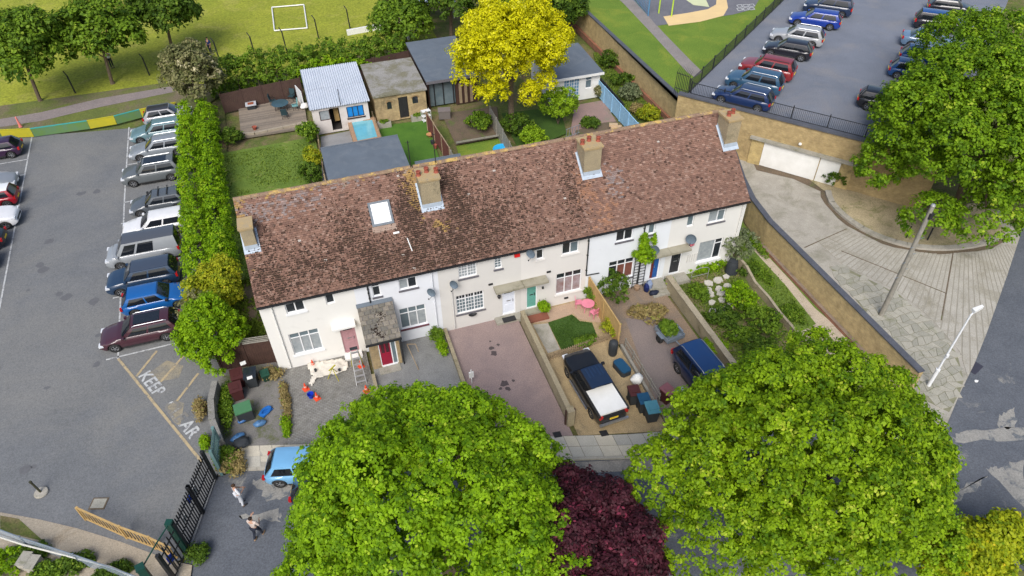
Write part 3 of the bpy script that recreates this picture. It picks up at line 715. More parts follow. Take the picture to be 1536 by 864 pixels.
def door(parent, x0, x1, z0, z1, mat, frame=None, y=0.0, lights=None, arch=False, letter=m_rim, side=None):
    f = .06; mb = MB(); fm = frame or m_frame; yf = y+.04
    mb.box2((x0, yf, z0), (x0+f, yf+.07, z1)); mb.box2((x1-f, yf, z0), (x1, yf+.07, z1)); mb.box2((x0+f, yf, z1-f), (x1-f, yf+.07, z1)); mb.box2((x0+f, yf-.05, z0), (x1-f, yf+.07, z0+.05))
    fo = mb.build('door_frame', fm, parent)
    dm = MB(); dm.box2((x0+f, yf+.02, z0+.05), (x1-f, yf+.06, z1-f))
    wd = x1-x0-2*f
    for (u0, u1, v0, v1) in ((.14, .46, .08, .34), (.54, .86, .08, .34), (.14, .46, .40, .68), (.54, .86, .40, .68)):
        if lights and v0 > .35: continue
        dm.box2((x0+f+wd*u0, yf+.008, z0+.05+(z1-z0)*v0), (x0+f+wd*u1, yf+.0195, z0+.05+(z1-z0)*v1))
    do = dm.build('door', mat, parent)
    cx = (x0+x1)/2
    MB().box2((cx-.12, yf+.0, z0+(z1-z0)*.485), (cx+.12, yf+.019, z0+(z1-z0)*.52)).build('letterbox', letter, do)
    MB().box2((x1-f-.12, yf-.03, z0+.95), (x1-f-.08, yf+.019, z0+1.15)).build('handle', letter, do)
    if arch:
        pts = [(cx+.26*math.cos(t), yf+.015, z0+(z1-z0)*.80+.15*math.sin(t)) for t in [math.pi*k/8 for k in range(9)]]
        mb = MB(); mb.add([(p[0], yf+.008, p[2]) for p in pts]+[(p[0], yf+.019, p[2]) for p in pts], [tuple(range(9))[::-1]]+[(i, i+1, 10+i, 9+i) for i in range(8)]); mb.build('fanlight', m_glass, do)
    if lights:
        for (u0, u1, v0, v1) in lights:
            MB().box2((x0+f+wd*u0, yf+.006, z0+.05+(z1-z0)*v0), (x0+f+wd*u1, yf+.0195, z0+.05+(z1-z0)*v1)).build('door_light', m_glass, do)
    return do
m_stack = M('stack_render', (.33, .27, .17), (.25, .21, .14), 1.6, .95, c3=(.16, .14, .09), s3=1.3, speck=(20, .4))
m_pot = M('clay_pot', (.33, .09, .055), (.24, .07, .05), 6, .85)
m_ridge = M('ridge_tile_lichen', (.26, .19, .12), (.19, .12, .09), 2.2, .95, c3=(.44, .30, .10), s3=1.6, t3=(.5, .6), speck=(20, .4))
def chimney(parent, cx, s_c, wx, wy, top, npots, base_dx=0.0):
    """stack straddling the roof with its front face s_c metres up the slope"""
    p = rp(cx, s_c); y0 = p[1]; y1 = y0+wy; z0 = p[2]-.9
    st = MB().box2((cx-wx/2, y0, z0), (cx+wx/2, y1, top)).build('chimney', m_stack, parent)
    MB().box2((cx-wx/2-.07, y0-.07, top), (cx+wx/2+.07, y1+.07, top+.11)).box2((cx-wx/2-.03, y0-.03, top-.09), (cx+wx/2+.03, y1+.03, top-.001)).build('chimney_cap', M('cap_lichen', (.42, .30, .14), (.33, .27, .18), 3, .95, c3=(.5, .32, .1), s3=3), st)
    for k in range(npots):
        px = cx+(k-(npots-1)/2)*wx*.46/(1 if npots > 1 else 1)
        MB().lathe((px, (y0+y1)/2+(.12 if k % 2 else -.08), top+.10), [(.15, 0), (.13, .04), (.11, .1), (.115, .20), (.14, .23), (.14, .27), (.09, .275), (.085, .15)], 10).build('chimney_pot', m_pot, st, smooth=True)
    fl_ = MB()
    q0, q1 = cx-wx/2, cx+wx/2
    sf = s_c-.20; a = rp(0, sf, .055); b = rp(0, s_c+.01, .06)
    fl_.add([rp(q0-.11, sf, .058), rp(q1+.11, sf, .058), rp(q1+.11, s_c+.02, .06), rp(q0-.11, s_c+.02, .06)], [(0, 1, 2, 3)])
    fl_.add([(q0-.012, y0-.012, b[2]-.02), (q1+.012, y0-.012, b[2]-.02), (q1+.012, y0-.012, b[2]+.26), (q0-.012, y0-.012, b[2]+.26)], [(0, 1, 2, 3)])
    for sx, qa in ((-1, q0), (1, q1)):
        se = min(RLEN-.02, s_c+wy/math.cos(TH))
        P = [rp(qa, s_c-.02, .062), rp(qa+sx*.11, s_c-.02, .062), rp(qa+sx*.11, se, .062), rp(qa, se, .062)]
        fl_.add(P, [(0, 1, 2, 3) if sx > 0 else (3, 2, 1, 0)])
        Q = [(qa+sx*.012, y0, b[2]-.02), (qa+sx*.012, P[2][1], P[2][2]-.05), (qa+sx*.012, P[2][1], P[2][2]+.16), (qa+sx*.012, y0, b[2]+.22)]
        fl_.add(Q, [(0, 1, 2, 3) if sx > 0 else (3, 2, 1, 0)])
    fl_.build('flashing', m_lead, st)
    return st
def house(i, label, mat, holes):
    x0, x1 = HX[i], HX[i+1]
    h = E('terraced_house', ((x0+x1)/2, 0, 0), label, 'house', 'terraced houses under one long tiled roof')
    h.location = (0, 0, 0)
    wall_with_holes(x0, x1, -.15, 5.03, 0.0, holes, mat, h)
    wall_with_holes(x0, x1, -.15, 5.03, DEP, [(x0+1, x0+2.2, 3.7, 4.8), (x0+2.9, x0+3.9, 3.7, 4.8), (x0+.8, x0+2.2, .9, 2.2), (x0+3, x0+3.9, .1, 2.2)], mat, h, name='rear_wall', flip=True)
    for a, b, c, d in ((x0+1, x0+2.2, 3.7, 4.8), (x0+2.9, x0+3.9, 3.7, 4.8), (x0+.8, x0+2.2, .9, 2.2), (x0+3, x0+3.9, .1, 2.2)):
        f = MB().box2((a, DEP-.10, c), (b, DEP-.05, c+.06)).box2((a, DEP-.10, d-.06), (b, DEP-.05, d)).box2(((a+b)/2-.03, DEP-.10, c+.06), ((a+b)/2+.03, DEP-.05, d-.06)).build('window', m_frame, h)
        MB().box2((a, DEP-.12, c), (b, DEP-.104, d)).build('pane', m_glass, f)
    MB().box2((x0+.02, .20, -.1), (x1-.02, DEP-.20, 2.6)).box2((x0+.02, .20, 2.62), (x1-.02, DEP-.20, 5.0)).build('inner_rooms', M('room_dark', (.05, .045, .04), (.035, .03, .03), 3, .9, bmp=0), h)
    if i in (0, 5):
        xe = x0 if i == 0 else x1
        g = [(xe, 0, -.15), (xe, 0, 5.0), (xe, HY, RZ-.06), (xe, DEP, 5.0), (xe, DEP, -.15)]
        MB().add(g, [(0, 1, 2, 3, 4) if i == 0 else (4, 3, 2, 1, 0)]).build('gable_wall', mat, h)
    ox0 = x0-.06 if i == 0 else x0; ox1 = x1+.06 if i == 5 else x1
    rb = MB(); rb.add([rp(ox0, 0), rp(ox1, 0), rp(ox1, RLEN), rp(ox0, RLEN)], [(0, 1, 2, 3)])
    rb.add([rp(ox0, 0, 0, True), rp(ox1, 0, 0, True), rp(ox1, RLEN, 0, True), rp(ox0, RLEN, 0, True)], [(3, 2, 1, 0)])
    rb.add([rp(ox0, 0, -.04), rp(ox1, 0, -.04), rp(ox1, RLEN, -.04), rp(ox0, RLEN, -.04)], [(3, 2, 1, 0)])
    rb.add([rp(ox0, 0, -.04, True), rp(ox1, 0, -.04, True), rp(ox1, RLEN, -.04, True), rp(ox0, RLEN, -.04, True)], [(0, 1, 2, 3)])
    for xe in ([ox0] if i == 0 else [])+([ox1] if i == 5 else []):
        for bk in (False, True):
            q = [rp(xe, 0, .05, bk), rp(xe, RLEN, .05, bk), rp(xe, RLEN, -.14, bk), rp(xe, 0, -.14, bk)]
            rb.add(q, [(0, 1, 2, 3)])
    rf = rb.build('roof', M('roof_underlay', (.06, .045, .04), (.045, .035, .03), 4, .95), h)
    hl_ = {1: [(6.60, 7.78, 2.9, 4.25)]}.get(i, [])
    roof_tiles(ox0, ox1, rf, False, hl_)
    mo = {0: 2100, 1: 3800, 2: 4000, 3: 1000, 4: 500, 5: 250}[i]
    moss(x0, x1, rf, mo, hl_)
    roof_tiles(ox0, ox1, rf, True)
    xr = ox0
    while xr < ox1-.1:
        xe = min(xr+.45, ox1); v = []; fs = []
        up = rnd.uniform(0, .012)
        for k in range(6):
            t = math.pi*(.05+.9*k/5); v += [(xr+.008, HY-.15*math.cos(t), RZ-.05+.14*math.sin(t)+up), (xe, HY-.15*math.cos(t), RZ-.055+.14*math.sin(t)+up)]
        for k in range(5): fs.append((2*k, 2*k+1, 2*k+3, 2*k+2))
        v += [(xr+.008, HY, RZ-.12), (xe, HY, RZ-.12)]
        fs.append(tuple([0]+[2*k for k in range(1, 6)]+[12])[::-1]); fs.append(tuple([1]+[2*k+1 for k in range(1, 6)]+[13]))
        MB().add(v, fs).build('ridge_tile', m_ridge, rf); xr += .45
    g = MB()
    for k in range(1):
        g.box2((ox0, EY-.13, EZ-.10), (ox1, EY-.03, EZ-.055)); g.box2((ox0, EY-.135, EZ-.10), (ox1, EY-.115, EZ-.0)); g.box2((ox0, EY-.02, EZ-.16), (ox1, EY+.01, EZ-.02))
        g.box2((ox0, EY+.012, EZ-.05), (ox1, .02, EZ-.035))
    g.build('gutter', m_blackmetal, h)
    return h

def pipe(parent, x, z0, z1, y=-.07, mat=None, extra=None):
    mb = MB(); mb.cyl((x, y, z0), (x, y, z1), .04, n=8)
    for z in (z0+.3, (z0+z1)/2, z1-.4): mb.box((x, y+.02, z), (.11, .08, .04))
    if extra: mb.tube(extra, .035, 6)
    return mb.build('downpipe', mat or m_blackmetal, parent)
# window / door openings measured on the facade: (x0, x1, z0, z1)
W = {0: dict(up=(1.28, 2.26, 4.02, 4.96), sm=(3.36, 3.82, 4.08, 4.96), gr=(1.0, 2.6, .92, 2.56), dr=(3.68, 4.50, .18, 2.30)),
     1: dict(up=(7.30, 8.29, 3.94, 4.96), sm=(5.84, 6.28, 3.88, 4.94), gr=(7.05, 8.58, .98, 2.56)),
     2: dict(up=(10.64, 11.70, 3.82, 4.96), sm=(12.73, 13.17, 3.95, 4.96), gr=(10.35, 12.02, 1.13, 2.57), dr=(13.10, 13.94, .22, 2.29)),
     3: dict(up=(16.80, 17.83, 3.88, 4.95), sm=(15.22, 15.67, 3.95, 4.94), gr=(16.50, 18.14, .83, 2.50), dr=(14.62, 15.30, .28, 2.31)),
     4: dict(up=(20.18, 21.26, 3.95, 4.94), sm=(22.26, 22.70, 4.0, 4.93), gr=(19.90, 21.58, .94, 2.50), dr=(22.76, 23.42, .28, 2.20)),
     5: dict(up=(26.28, 27.42, 3.83, 4.93), sm=(24.82, 25.28, 3.93, 4.93), gr=(26.05, 27.72, .80, 2.42), dr=(24.14, 24.90, .34, 2.28))}
def hl(i): return list(W[i].values())
H = []
H.append(house(0, 'cream end house with pink door and pale dust sheet outside, at the hedge end', m_r1, hl(0)))
H.append(house(1, 'white house with slate covered brick porch and crimson front door', m_r2, hl(1)))
H.append(house(2, 'greyish cream house with white door and lattice windows above the pink drive', m_r3, hl(2)))
H.append(house(3, 'cream house with pale green door behind the small lawn and pink table', m_r4, hl(3)))
H.append(house(4, 'bright white house with open blue door and climbing plant on its front', m_r5, hl(4)))
H.append(house(5, 'ivory end house with black door and overgrown garden, by the brick wall', m_r6, hl(5)))
c_, b_, g_ = m_curt, m_curtb, m_glass
window(H[0], *W[0]['up'], (1, 1), (.28, 0), [g_, g_], sill=m_frame)
window(H[0], *W[0]['sm'], (1,), (.26,), [g_])
window(H[0], *W[0]['gr'], (1, 1, 1), (.22, .22, .22), [c_, c_, c_, m_glass_blue], sill=m_frame)
m_pink = M('pink_door', (.42, .24, .26), (.36, .20, .22), 3, .5, bmp=.05)
door(H[0], *W[0]['dr'], m_pink, m_pink, arch=True)
MB().box2((3.30, -.52, 2.50), (4.58, -.01, 2.62)).build('canopy', m_white, H[0]); 
MB().box2((3.6, -.5, -.1), (4.6, -.01, .14)).build('doorstep', m_white, H[0])
window(H[1], *W[1]['up'], (1, 1), (.28, .28), [m_curt, g_, g_, g_], sill=m_sill_dark)
window(H[1], *W[1]['sm'], (1,), (.34,), [g_], sill=m_sill_dark)
window(H[1], *W[1]['gr'], (1, 1, 1), (.26, .26, .26), [m_glass_blue, c_, c_, m_glass_blue], sill=M('sill_plum', (.16, .06, .08), (.12, .05, .06), 5, .6))
window(H[2], *W[2]['up'], (1, 1), (0, 0), [c_, c_], grid=(3, 5), sill=m_sill_dark)
window(H[2], *W[2]['sm'], (1,), (0,), [m_glass_blue], grid=(2, 5), sill=m_sill_dark)
window(H[2], *W[2]['gr'], (1, 1, 1), (.22, .22, .22), [m_glass_blue, m_glass_blue, m_glass_blue, g_], grid=(3, 4), sill=m_sill_dark)
door(H[2], *W[2]['dr'], M('white_door', (.72, .76, .84), (.66, .70, .78), 3, .35, bmp=0), arch=True)
window(H[3], *W[3]['up'], (1, 1), (0, .25), [g_, m_glass_blue, g_, g_], sill=m_r4)
window(H[3], *W[3]['sm'], (1,), (.30,), [g_], sill=m_r4)
window(H[3], *W[3]['gr'], (1, 1, 1), (.24, .24, .24), [M('blind_half', (.36, .34, .36), (.22, .12, .11), 2.5, .4, bmp=0, coat=.6)]*3+[g_], sill=m_r4)
door(H[3], *W[3]['dr'], M('green_door', (.13, .36, .30), (.11, .31, .26), 3, .4, bmp=0), arch=True, letter=m_black)
window(H[4], *W[4]['up'], (1, 1), (0, 0), [g_, g_], sill=m_sill_dark)
window(H[4], *W[4]['sm'], (1,), (0,), [m_glass_blue], sill=m_sill_dark)
window(H[4], *W[4]['gr'], (1, 1, 1), (.24, .24, .24), [g_, b_, b_, g_], sill=m_sill_dark)
# open blue door: frame, dark hall with red mat, leaf swung inwards
a, b, c, d = W[4]['dr']
MB().box2((a, .04, c), (a+.07, .11, d)).box2((b-.07, .04, c), (b, .11, d)).box2((a+.07, .04, d-.07), (b-.07, .11, d)).build('door_frame', m_frame, H[4])
MB().box2((a+.07, .105, c), (b-.07, .12, d)).build('hallway', M('hall_red', (.16, .03, .02), (.10, .02, .02), 3, .8), H[4])
bd = MB().box((a+.45, .085, (c+d)/2), (.34, .03, d-c-.1)).build('door', M('blue_door', (.02, .10, .32), (.02, .08, .25), 3, .4, bmp=0), H[4])
MB().box((a+.33, .06, (c+d)/2), (.03, .04, .16)).build('handle', m_rim, bd)
window(H[5], *W[5]['up'], (1.3, 1), (0, .25), [c_, m_glass_blue, g_, g_], sill=m_sill_dark)
window(H[5], *W[5]['sm'], (1,), (0,), [m_glass_blue])
window(H[5], *W[5]['gr'], (2.2, 1), (0, .22), [c_, g_, g_, g_], sill=m_frame)
door(H[5], *W[5]['dr'], M('black_door', (.025, .028, .03), (.035, .035, .04), 3, .3, bmp=0), lights=[(.3, .7, .62, .85)])
# shared flat canopies
m_can = M('canopy_concrete', (.33, .31, .24), (.26, .24, .18), 2, .9, c3=(.17, .16, .10), s3=2)
MB().box2((12.6, -.62, 2.56), (14.29, -.005, 2.70)).build('canopy', m_can, H[2])
MB().box2((14.31, -.62, 2.56), (15.8, -.005, 2.70)).box2((14.32, -.45, -.1), (15.5, -.01, .24)).build('canopy', m_can, H[3])
MB().box2((22.55, -.62, 2.50), (23.73, -.005, 2.64)).build('canopy', m_can, H[4]); MB().box2((23.75, -.62, 2.50), (25.1, -.005, 2.64)).build('canopy', m_can, H[5])
MB().box2((12.6, -.55, -.1), (14.2, -.01, .17)).build('doorstep', m_conc, H[2])
MB().box2((13.0, -.62, .17), (13.8, -.20, .19)).build('doormat', m_black, H[2])
MB().box2((14.35, -1.0, -.1), (15.75, -.46, .12)).build('doorstep', M('red_step', (.26, .09, .06), (.2, .08, .05), 4, .8), H[3])
MB().box2((22.5, -.95, -.1), (23.7, -.01, .25)).box2((22.5, -1.4, -.1), (23.7, -.96, .10)).build('doorstep', m_conc, H[4])
MB().box2((23.9, -.8, -.1), (25.3, -.01, .26)).build('doorstep', m_conc, H[5])
# small fittings
pipe(H[1], 5.62, 3.6, 4.98)
pipe(H[3], 18.40, 2.05, 4.98, extra=[(18.40, -.07, 2.05), (18.40, -.07, 1.95), (18.75, -.07, 1.93), (19.25, -.07, 1.90)])
pipe(H[4], 21.95, .1, 4.98); pipe(H[5], 28.55, .1, 4.95, mat=m_r6)
pipe(H[0], .62, .1, 4.95, mat=m_r1); pipe(H[2], 10.15, .1, 3.9, mat=m_r3); pipe(H[1], 9.12, .1, 4.95, mat=m_r2)
for hh, x_, z_ in ((2, 12.45, 2.92), (3, 16.0, 2.87), (5, 25.55, 2.85), (3, 17.2, .42)):
    MB().box((x_, -.02, z_), (.26, .05, .12)).build('air_vent', m_black, H[hh])
MB().lathe((12.9, -.12, 1.75), [(.02, 0), (.08, .05), (.11, .2), (.05, .27)], 8).build('wall_lamp', m_black, H[2])
MB().lathe((15.62, -.12, 1.7), [(.02, 0), (.06, .05), (.07, .16), (.03, .2)], 8).build('wall_lamp', m_black, H[3])
MB().lathe((25.2, -.12, 2.2), [(.02, 0), (.07, .05), (.09, .18), (.04, .24)], 8).build('wall_lamp', m_black, H[5])
MB().box((14.05, -.06, 4.72), (.32, .10, .30)).build('alarm_box', M('alarm_red', (.65, .02, .02), (.55, .02, .02), 4, .4, bmp=0), H[2])
MB().lathe((11.25, -.14, .83), [(.02, 0), (.14, .06), (.26, .17), (.24, .175), (.12, .10)], 12, sy=.5).build('wall_planter', m_black, H[2])
MB().lathe((22.45, -.12, 4.3), [(.01, 0), (.02, .02)], 6).build('bracket', m_black, H[4])
# chimneys
chimney(H[0], .36, 3.0, .62, .85, 8.35, 0)
chimney(H[1], 10.0, 3.35, 1.05, 1.15, 9.0, 3)
chimney(H[4], 19.45, 3.4, 1.05, 1.15, 9.05, 3)
chimney(H[5], 28.55, 3.45, .85, 1.15, 9.1, 2)
# roof window, vent pipe and snow strips on the second house
rw = MB()
for a, b, s0, s1, h in ((6.60, 7.78, 2.9, 3.03, .13), (6.60, 7.78, 4.14, 4.25, .13), (6.60, 6.72, 3.03, 4.14, .13), (7.66, 7.78, 3.03, 4.14, .13)):
    q = [rp(a, s0, 0), rp(b, s0, 0), rp(b, s1, 0), rp(a, s1, 0), rp(a, s0, h), rp(b, s0, h), rp(b, s1, h), rp(a, s1, h)]
    rw.add(q, [(4, 5, 6, 7), (0, 1, 5, 4), (1, 2, 6, 5), (2, 3, 7, 6), (3, 0, 4, 7)])
skl = rw.build('roof_window', M('rooflight_grey', (.16, .18, .20), (.12, .14, .16), 3, .5, bmp=0), H[1])
MB().add([rp(6.72, 3.03, .10), rp(7.66, 3.03, .10), rp(7.66, 4.14, .10), rp(6.72, 4.14, .10)], [(0, 1, 2, 3)]).build('pane', M('skylight_blind', (.85, .86, .88), (.80, .82, .84), 2, .1, bmp=0, coat=1), skl)
MB().add([rp(6.55, 2.55, .05), rp(7.85, 2.55, .05), rp(7.85, 2.9, .06), rp(6.55, 2.9, .06)], [(0, 1, 2, 3)]).build('apron', M('apron_clay', (.33, .24, .19), (.27, .2, .16), 3, .9), skl)
q = rp(7.75, 2.3, .0); MB().box((q[0], q[1]-.02, q[2]+.10), (.32, .10, .10), rx=TH).build('roof_vent', m_white, H[1])
p0, p1 = rp(8.26, 1.95, .07), rp(8.36, 1.2, .07); MB().cyl(p0, p1, .03, n=6).build('roof_strip', m_white, H[1])
# television aerial poles on the ridge behind the second chimney
for x_, hgt in ((9.35, 1.7), (10.75, 1.9)):
    b0 = (x_, HY-.1, RZ); pa = E('aerial_mast', b0, 'thin aerial mast on the ridge %s the second chimney' % ('left of' if x_ < 10 else 'right of'), 'aerial')
    MB().cyl((0, 0, -.1), (0, 0, hgt), .025, n=6).build('mast', m_blackmetal, pa)
    MB().cyl((-.12, 0, hgt-.1), (.12, 0, hgt-.1), .015, n=5).build('crossbar', m_blackmetal, pa)
# porch of the second house
PX0, PX1 = 4.86, 6.78
m_yb = brick_mat('stock_brick_x', 0, (.42, .30, .14), (.34, .24, .12), (.30, .26, .19))
po = E('porch', (0, 0, 0)); po.parent = H[1]
H[1]['label'] = H[1]['label']
holesP = [(5.48, 6.46, .06, 2.1)]
pw = wall_with_holes(5.02, 6.66, -.12, 2.32, -1.62, holesP, m_yb, po, name='porch_wall')
MB().add([(5.02, -1.62, -.12), (5.02, 0, -.12), (5.02, 0, 3.2), (5.02, -1.62, 2.32)], [(3, 2, 1, 0)]).add([(6.66, -1.62, -.12), (6.66, 0, -.12), (6.66, 0, 3.2), (6.66, -1.62, 2.32)], [(0, 1, 2, 3)]).build('porch_side', m_yb, po)
y_ = -1.62
MB().box2((5.48, y_+.03, .06), (5.54, y_+.10, 2.1)).box2((6.14, y_+.03, .06), (6.20, y_+.10, 2.1)).box2((6.40, y_+.03, .06), (6.46, y_+.10, 2.1)).box2((5.54, y_+.03, 2.04), (6.40, y_+.10, 2.1)).box2((5.54, y_-.03, .06), (6.40, y_+.10, .12)).build('door_frame', m_frame, po)
dd = MB().box2((5.54, y_+.05, .12), (6.14, y_+.09, 2.04)).box2((5.60, y_+.035, .25), (6.08, y_+.049, .95)).build('door', M('crimson_door', (.30, .015, .04), (.24, .012, .035), 3, .4, bmp=0), po)
m_dgl = M('door_glass_dark', (.07, .02, .025), (.05, .015, .02), 3, .1, bmp=0)
MB().box2((5.62, y_+.036, 1.1), (5.80, y_+.0495, 1.9)).box2((5.88, y_+.036, 1.1), (6.06, y_+.0495, 1.9)).build('door_light', m_dgl, po)
MB().box2((6.20, y_+.06, .12), (6.40, y_+.08, 2.04)).build('side_light', m_glass_blue, po)
pz = lambda y: 3.52+(y+.0)*.56          # porch roof height at y
MB().prism([(PX0, -1.95), (PX1, -1.95), (PX1, -.003), (PX0, -.003)], [pz(-1.95)-.14, pz(-1.95)-.14, pz(0)-.14, pz(0)-.14], [pz(-1.95)-.02, pz(-1.95)-.02, pz(0)-.02, pz(0)-.02]).build('porch_roof', m_sill_dark, po)
m_slt = [M('porch_tile_%d' % i, c, tuple(q*.8 for q in c), 5, .9, c3=(.10, .095, .07), s3=4, speck=(25, .4)) for i, c in enumerate([(.19, .17, .14), (.15, .14, .12), (.225, .20, .165)])]
row = 0; yy = -1.99
rh = .235
while yy < -.15:
    xx = PX0-.02-(.17 if row % 2 else 0)
    while xx < PX1-.02:
        a, b = max(xx, PX0-.02)+.018, min(xx+.335, PX1+.02)-.016
        if b-a > .05:
            y0, y1 = yy+rnd.uniform(-.015, .01), yy+rh+.03
            lift = .055+rnd.uniform(0, .022)
            mb = MB(); mb.prism([(a, y0), (b, y0), (b, y1), (a, y1)], [pz(y0)-.01, pz(y0)-.01, pz(y1)-.015, pz(y1)-.015], [pz(y0)+lift, pz(y0)+lift+rnd.uniform(-.008, .008), pz(y1)+.01, pz(y1)+.01])
            mb.build('roof_tile', rnd.choice(m_slt), po)
        xx += .335
    yy += rh; row += 1
mb = MB(); mb.cc = (.03, .02, .015)
for k in range(110):
    t = rnd.random(); cx = 5.75+.28*math.sin(t*7)+rnd.gauss(0, .11); cy = -.5-1.3*t+rnd.gauss(0, .05); r_ = rnd.uniform(.02, .05)
    mb.blob((cx, cy, pz(cy)+.04), (r_, r_, r_*.7), 5, 3)
mb.build('moss', m_moss, po, kind='stuff')
MB().prism([(PX0-.03, -.16), (PX1+.03, -.16), (PX1+.03, -.004), (PX0-.03, -.004)], [pz(-.16)+.03]*2+[pz(0)+.03]*2, [pz(-.16)+.06]*2+[pz(0)+.12]*2).build('porch_flashing', m_felt, po)
MB().box2((PX0-.02, -2.09, pz(-1.95)-.12), (PX1+.03, -2.0, pz(-1.95)-.02)).cyl((6.74, -1.72, -.1), (6.74, -1.72, 2.35), .045, n=8).cyl((6.74, -1.72, 2.33), (6.74, -2.02, 2.4), .04, n=6).build('porch_gutter', m_blackmetal, po)
MB().box2((5.3, -2.15, -.1), (6.5, -1.64, .05)).build('doorstep', m_conc, po)

# satellite dishes
def dish(x, z, label, r_=.26, tint=None, az=.8):
    o = E('satellite_dish', (x, -.02, z), label, 'satellite dish', 'satellite dishes on the house fronts')
    mb = MB(); c = Vector((0, -.38, .12)); d = Vector((-az, -1, .05)).normalized(); q = d.to_track_quat('Z', 'Y'); vs = []; fs = []
    for k, (rr, h) in enumerate(((.02, -.07), (.5, -.055), (.8, -.02), (1, .02), (1, .035), (.8, -.005), (.5, -.04))):
        for i in range(14):
            t = i/14*2*math.pi; vs.append(c+q @ Vector((rr*r_*math.cos(t), rr*r_*1.1*math.sin(t), h)))
    for k in range(6):
        for i in range(14): fs.append((k*14+i, k*14+(i+1) % 14, (k+1)*14+(i+1) % 14, (k+1)*14+i))
    fs.append(tuple(range(84, 98))[::-1] if False else tuple(range(84, 98)))
    mb.add(vs, fs); mb.build('reflector', tint or M('dish_grey', (.13, .17, .21), (.09, .12, .15), 3, .5, bmp=0), o, smooth=True)
    MB().cyl((0, 0, 0), (0, -.3, .05), .02, n=6).cyl((0, -.3, .05), c-d*.05, .02, n=6).build('bracket', m_blackmetal, o)
    e = c+d*.38+Vector((0, 0, -.25))
    MB().cyl(c-Vector((0, 0, .3)), e, .012, n=5).cyl(e, e+Vector((0, .06, .05)), .035, n=7).build('receiver', m_black, o)
    return o
dish(8.95, 3.55, 'grey satellite dish on the white house, right of its upper window')
dish(10.25, 3.75, 'grey satellite dish at the left edge of the greyish cream house')
dish(14.75, 4.75, 'grey satellite dish just under the eaves next to the red alarm box')
dish(22.65, 2.95, 'grey satellite dish above the open blue door', .29)
dish(25.05, 3.15, 'large grey satellite dish left of the last ground floor window', .33)
# ================================================================== WALLS, FENCES, SHEDS
def run_wall(name, label, pts, top, th, mat, cap=None, capw=.10, caph=.09, z0=-.1, cat='wall', body='wall_body', capname='coping'):
    """wall along a polyline with its coping in sections"""
    o = E(name, (0, 0, 0), label, cat)
    mb = MB(); P = [Vector(p[:2]) for p in pts]; T = top if hasattr(top, '__len__') else [top]*len(P)
    for i in range(len(P)-1):
        a, b = P[i], P[i+1]; d = (b-a).normalized(); n_ = Vector((-d.y, d.x))*th/2
        mb.prism([tuple(a-n_), tuple(b-n_), tuple(b+n_), tuple(a+n_)], z0, [T[i], T[i+1], T[i+1], T[i]])
    mb.build(body, mat, o)
    if cap:
        for i in range(len(P)-1):
            a, b = P[i], P[i+1]; L = (b-a).length; d = (b-a).normalized(); k = max(1, round(L/1.1)); n_ = Vector((-d.y, d.x))*(th/2+capw/2)
            for j in range(k):
                p, q = a+d*(L*j/k+.005), a+d*(L*(j+1)/k-.005); t0 = T[i]+(T[i+1]-T[i])*j/k; t1 = T[i]+(T[i+1]-T[i])*(j+1)/k
                MB().prism([tuple(p-n_), tuple(q-n_), tuple(q+n_), tuple(p+n_)], [t0+.002, t1+.002, t1+.002, t0+.002], [t0+caph, t1+caph, t1+caph, t0+caph]).build(capname, cap, o)
    return o
m_cope = M('coping_slate', (.10, .105, .125), (.07, .075, .09), 1.5, .7, speck=(20, .3))
YB1, YB2, YM = (.44, .32, .14), (.36, .25, .11), (.33, .28, .18)
m_bw_y = brick_mat('stock_brick_y', math.pi/2, (.52, .385, .18), (.43, .31, .14), (.38, .32, .21), stain=(.24, .17, .09), st=(.55, .8))
m_bw_r = brick_mat('stock_brick_r', RWANG, YB1, YB2, YM, stain=(.20, .15, .08))
run_wall('brick_boundary_wall', 'long yellow brick wall with slate coping along the concrete ramp', [(34.5, 13.2), (34.15, 9.2), (32.9, 6.0), (32.2, 3.6), (31.85, 1.0), (31.85, -12.7)], 1.93, .24, m_bw_y, m_cope, .14)
run_wall('brick_garden_wall', 'tall yellow brick wall between the rear gardens and the park', [(33.85, 14.4), (33.85, 60)], 2.55, .24, m_bw_y, m_cope, .12)
for nm, p, q, h in (('plinth_front', (31.60, -12.5), (31.60, 1.0), .22), ('plinth_rear', (33.55, 14.8), (33.55, 44), .5)):
    mb = MB().box2((p[0]-.11, p[1], -.1), (p[0]+.11, q[1], h)); o = mb.build('brick_plinth', brick_mat('red_brick_y', math.pi/2, (.30, .12, .07), (.24, .10, .06), (.22, .17, .13)), None, label='low red brick plinth at the foot of the %s wall' % ('ramp' if 'front' in nm else 'rear garden'), cat='plinth')
# retaining wall with garage doors
rt = E('retaining_wall', (0, 0, 0), 'high yellow brick retaining wall holding up the upper car park', 'wall')
def rw(t, off=0.0): p = RW0+rwd*t-rwn*off; return (p.x, p.y)
RL = (RW1-RW0).length
def rbox(t0, t1, o0, o1, z0, z1): return [rw(t0, o0), rw(t1, o0), rw(t1, o1), rw(t0, o1)], z0, z1
MB().prism(*rbox(-.6, RL, .0, .22, -.1, DK+.02)).build('wall_body', m_bw_r, rt)
k = int(RL/1.15)
for j in range(k): MB().prism(*rbox(-.6+(RL+.6)*j/k+.006, -.6+(RL+.6)*(j+1)/k-.006, -.12, .34, DK+.022, DK+.16)).build('coping', m_cope, rt)
gd = (Vector((37.27, 9.84))-RW0).length; ge = (Vector((39.85, 6.62))-RW0).length
gt0 = gd
m_buff = brick_mat('buff_brick_r', RWANG, (.50, .37, .15), (.44, .32, .13), (.40, .34, .2))
MB().prism(*rbox(gt0-.95, gt0-.02, .221, .33, -.1, 2.1)).prism(*rbox(ge+1.55, ge+2.4, .221, .33, -.1, 2.1)).build('garage_pier', m_buff, rt)
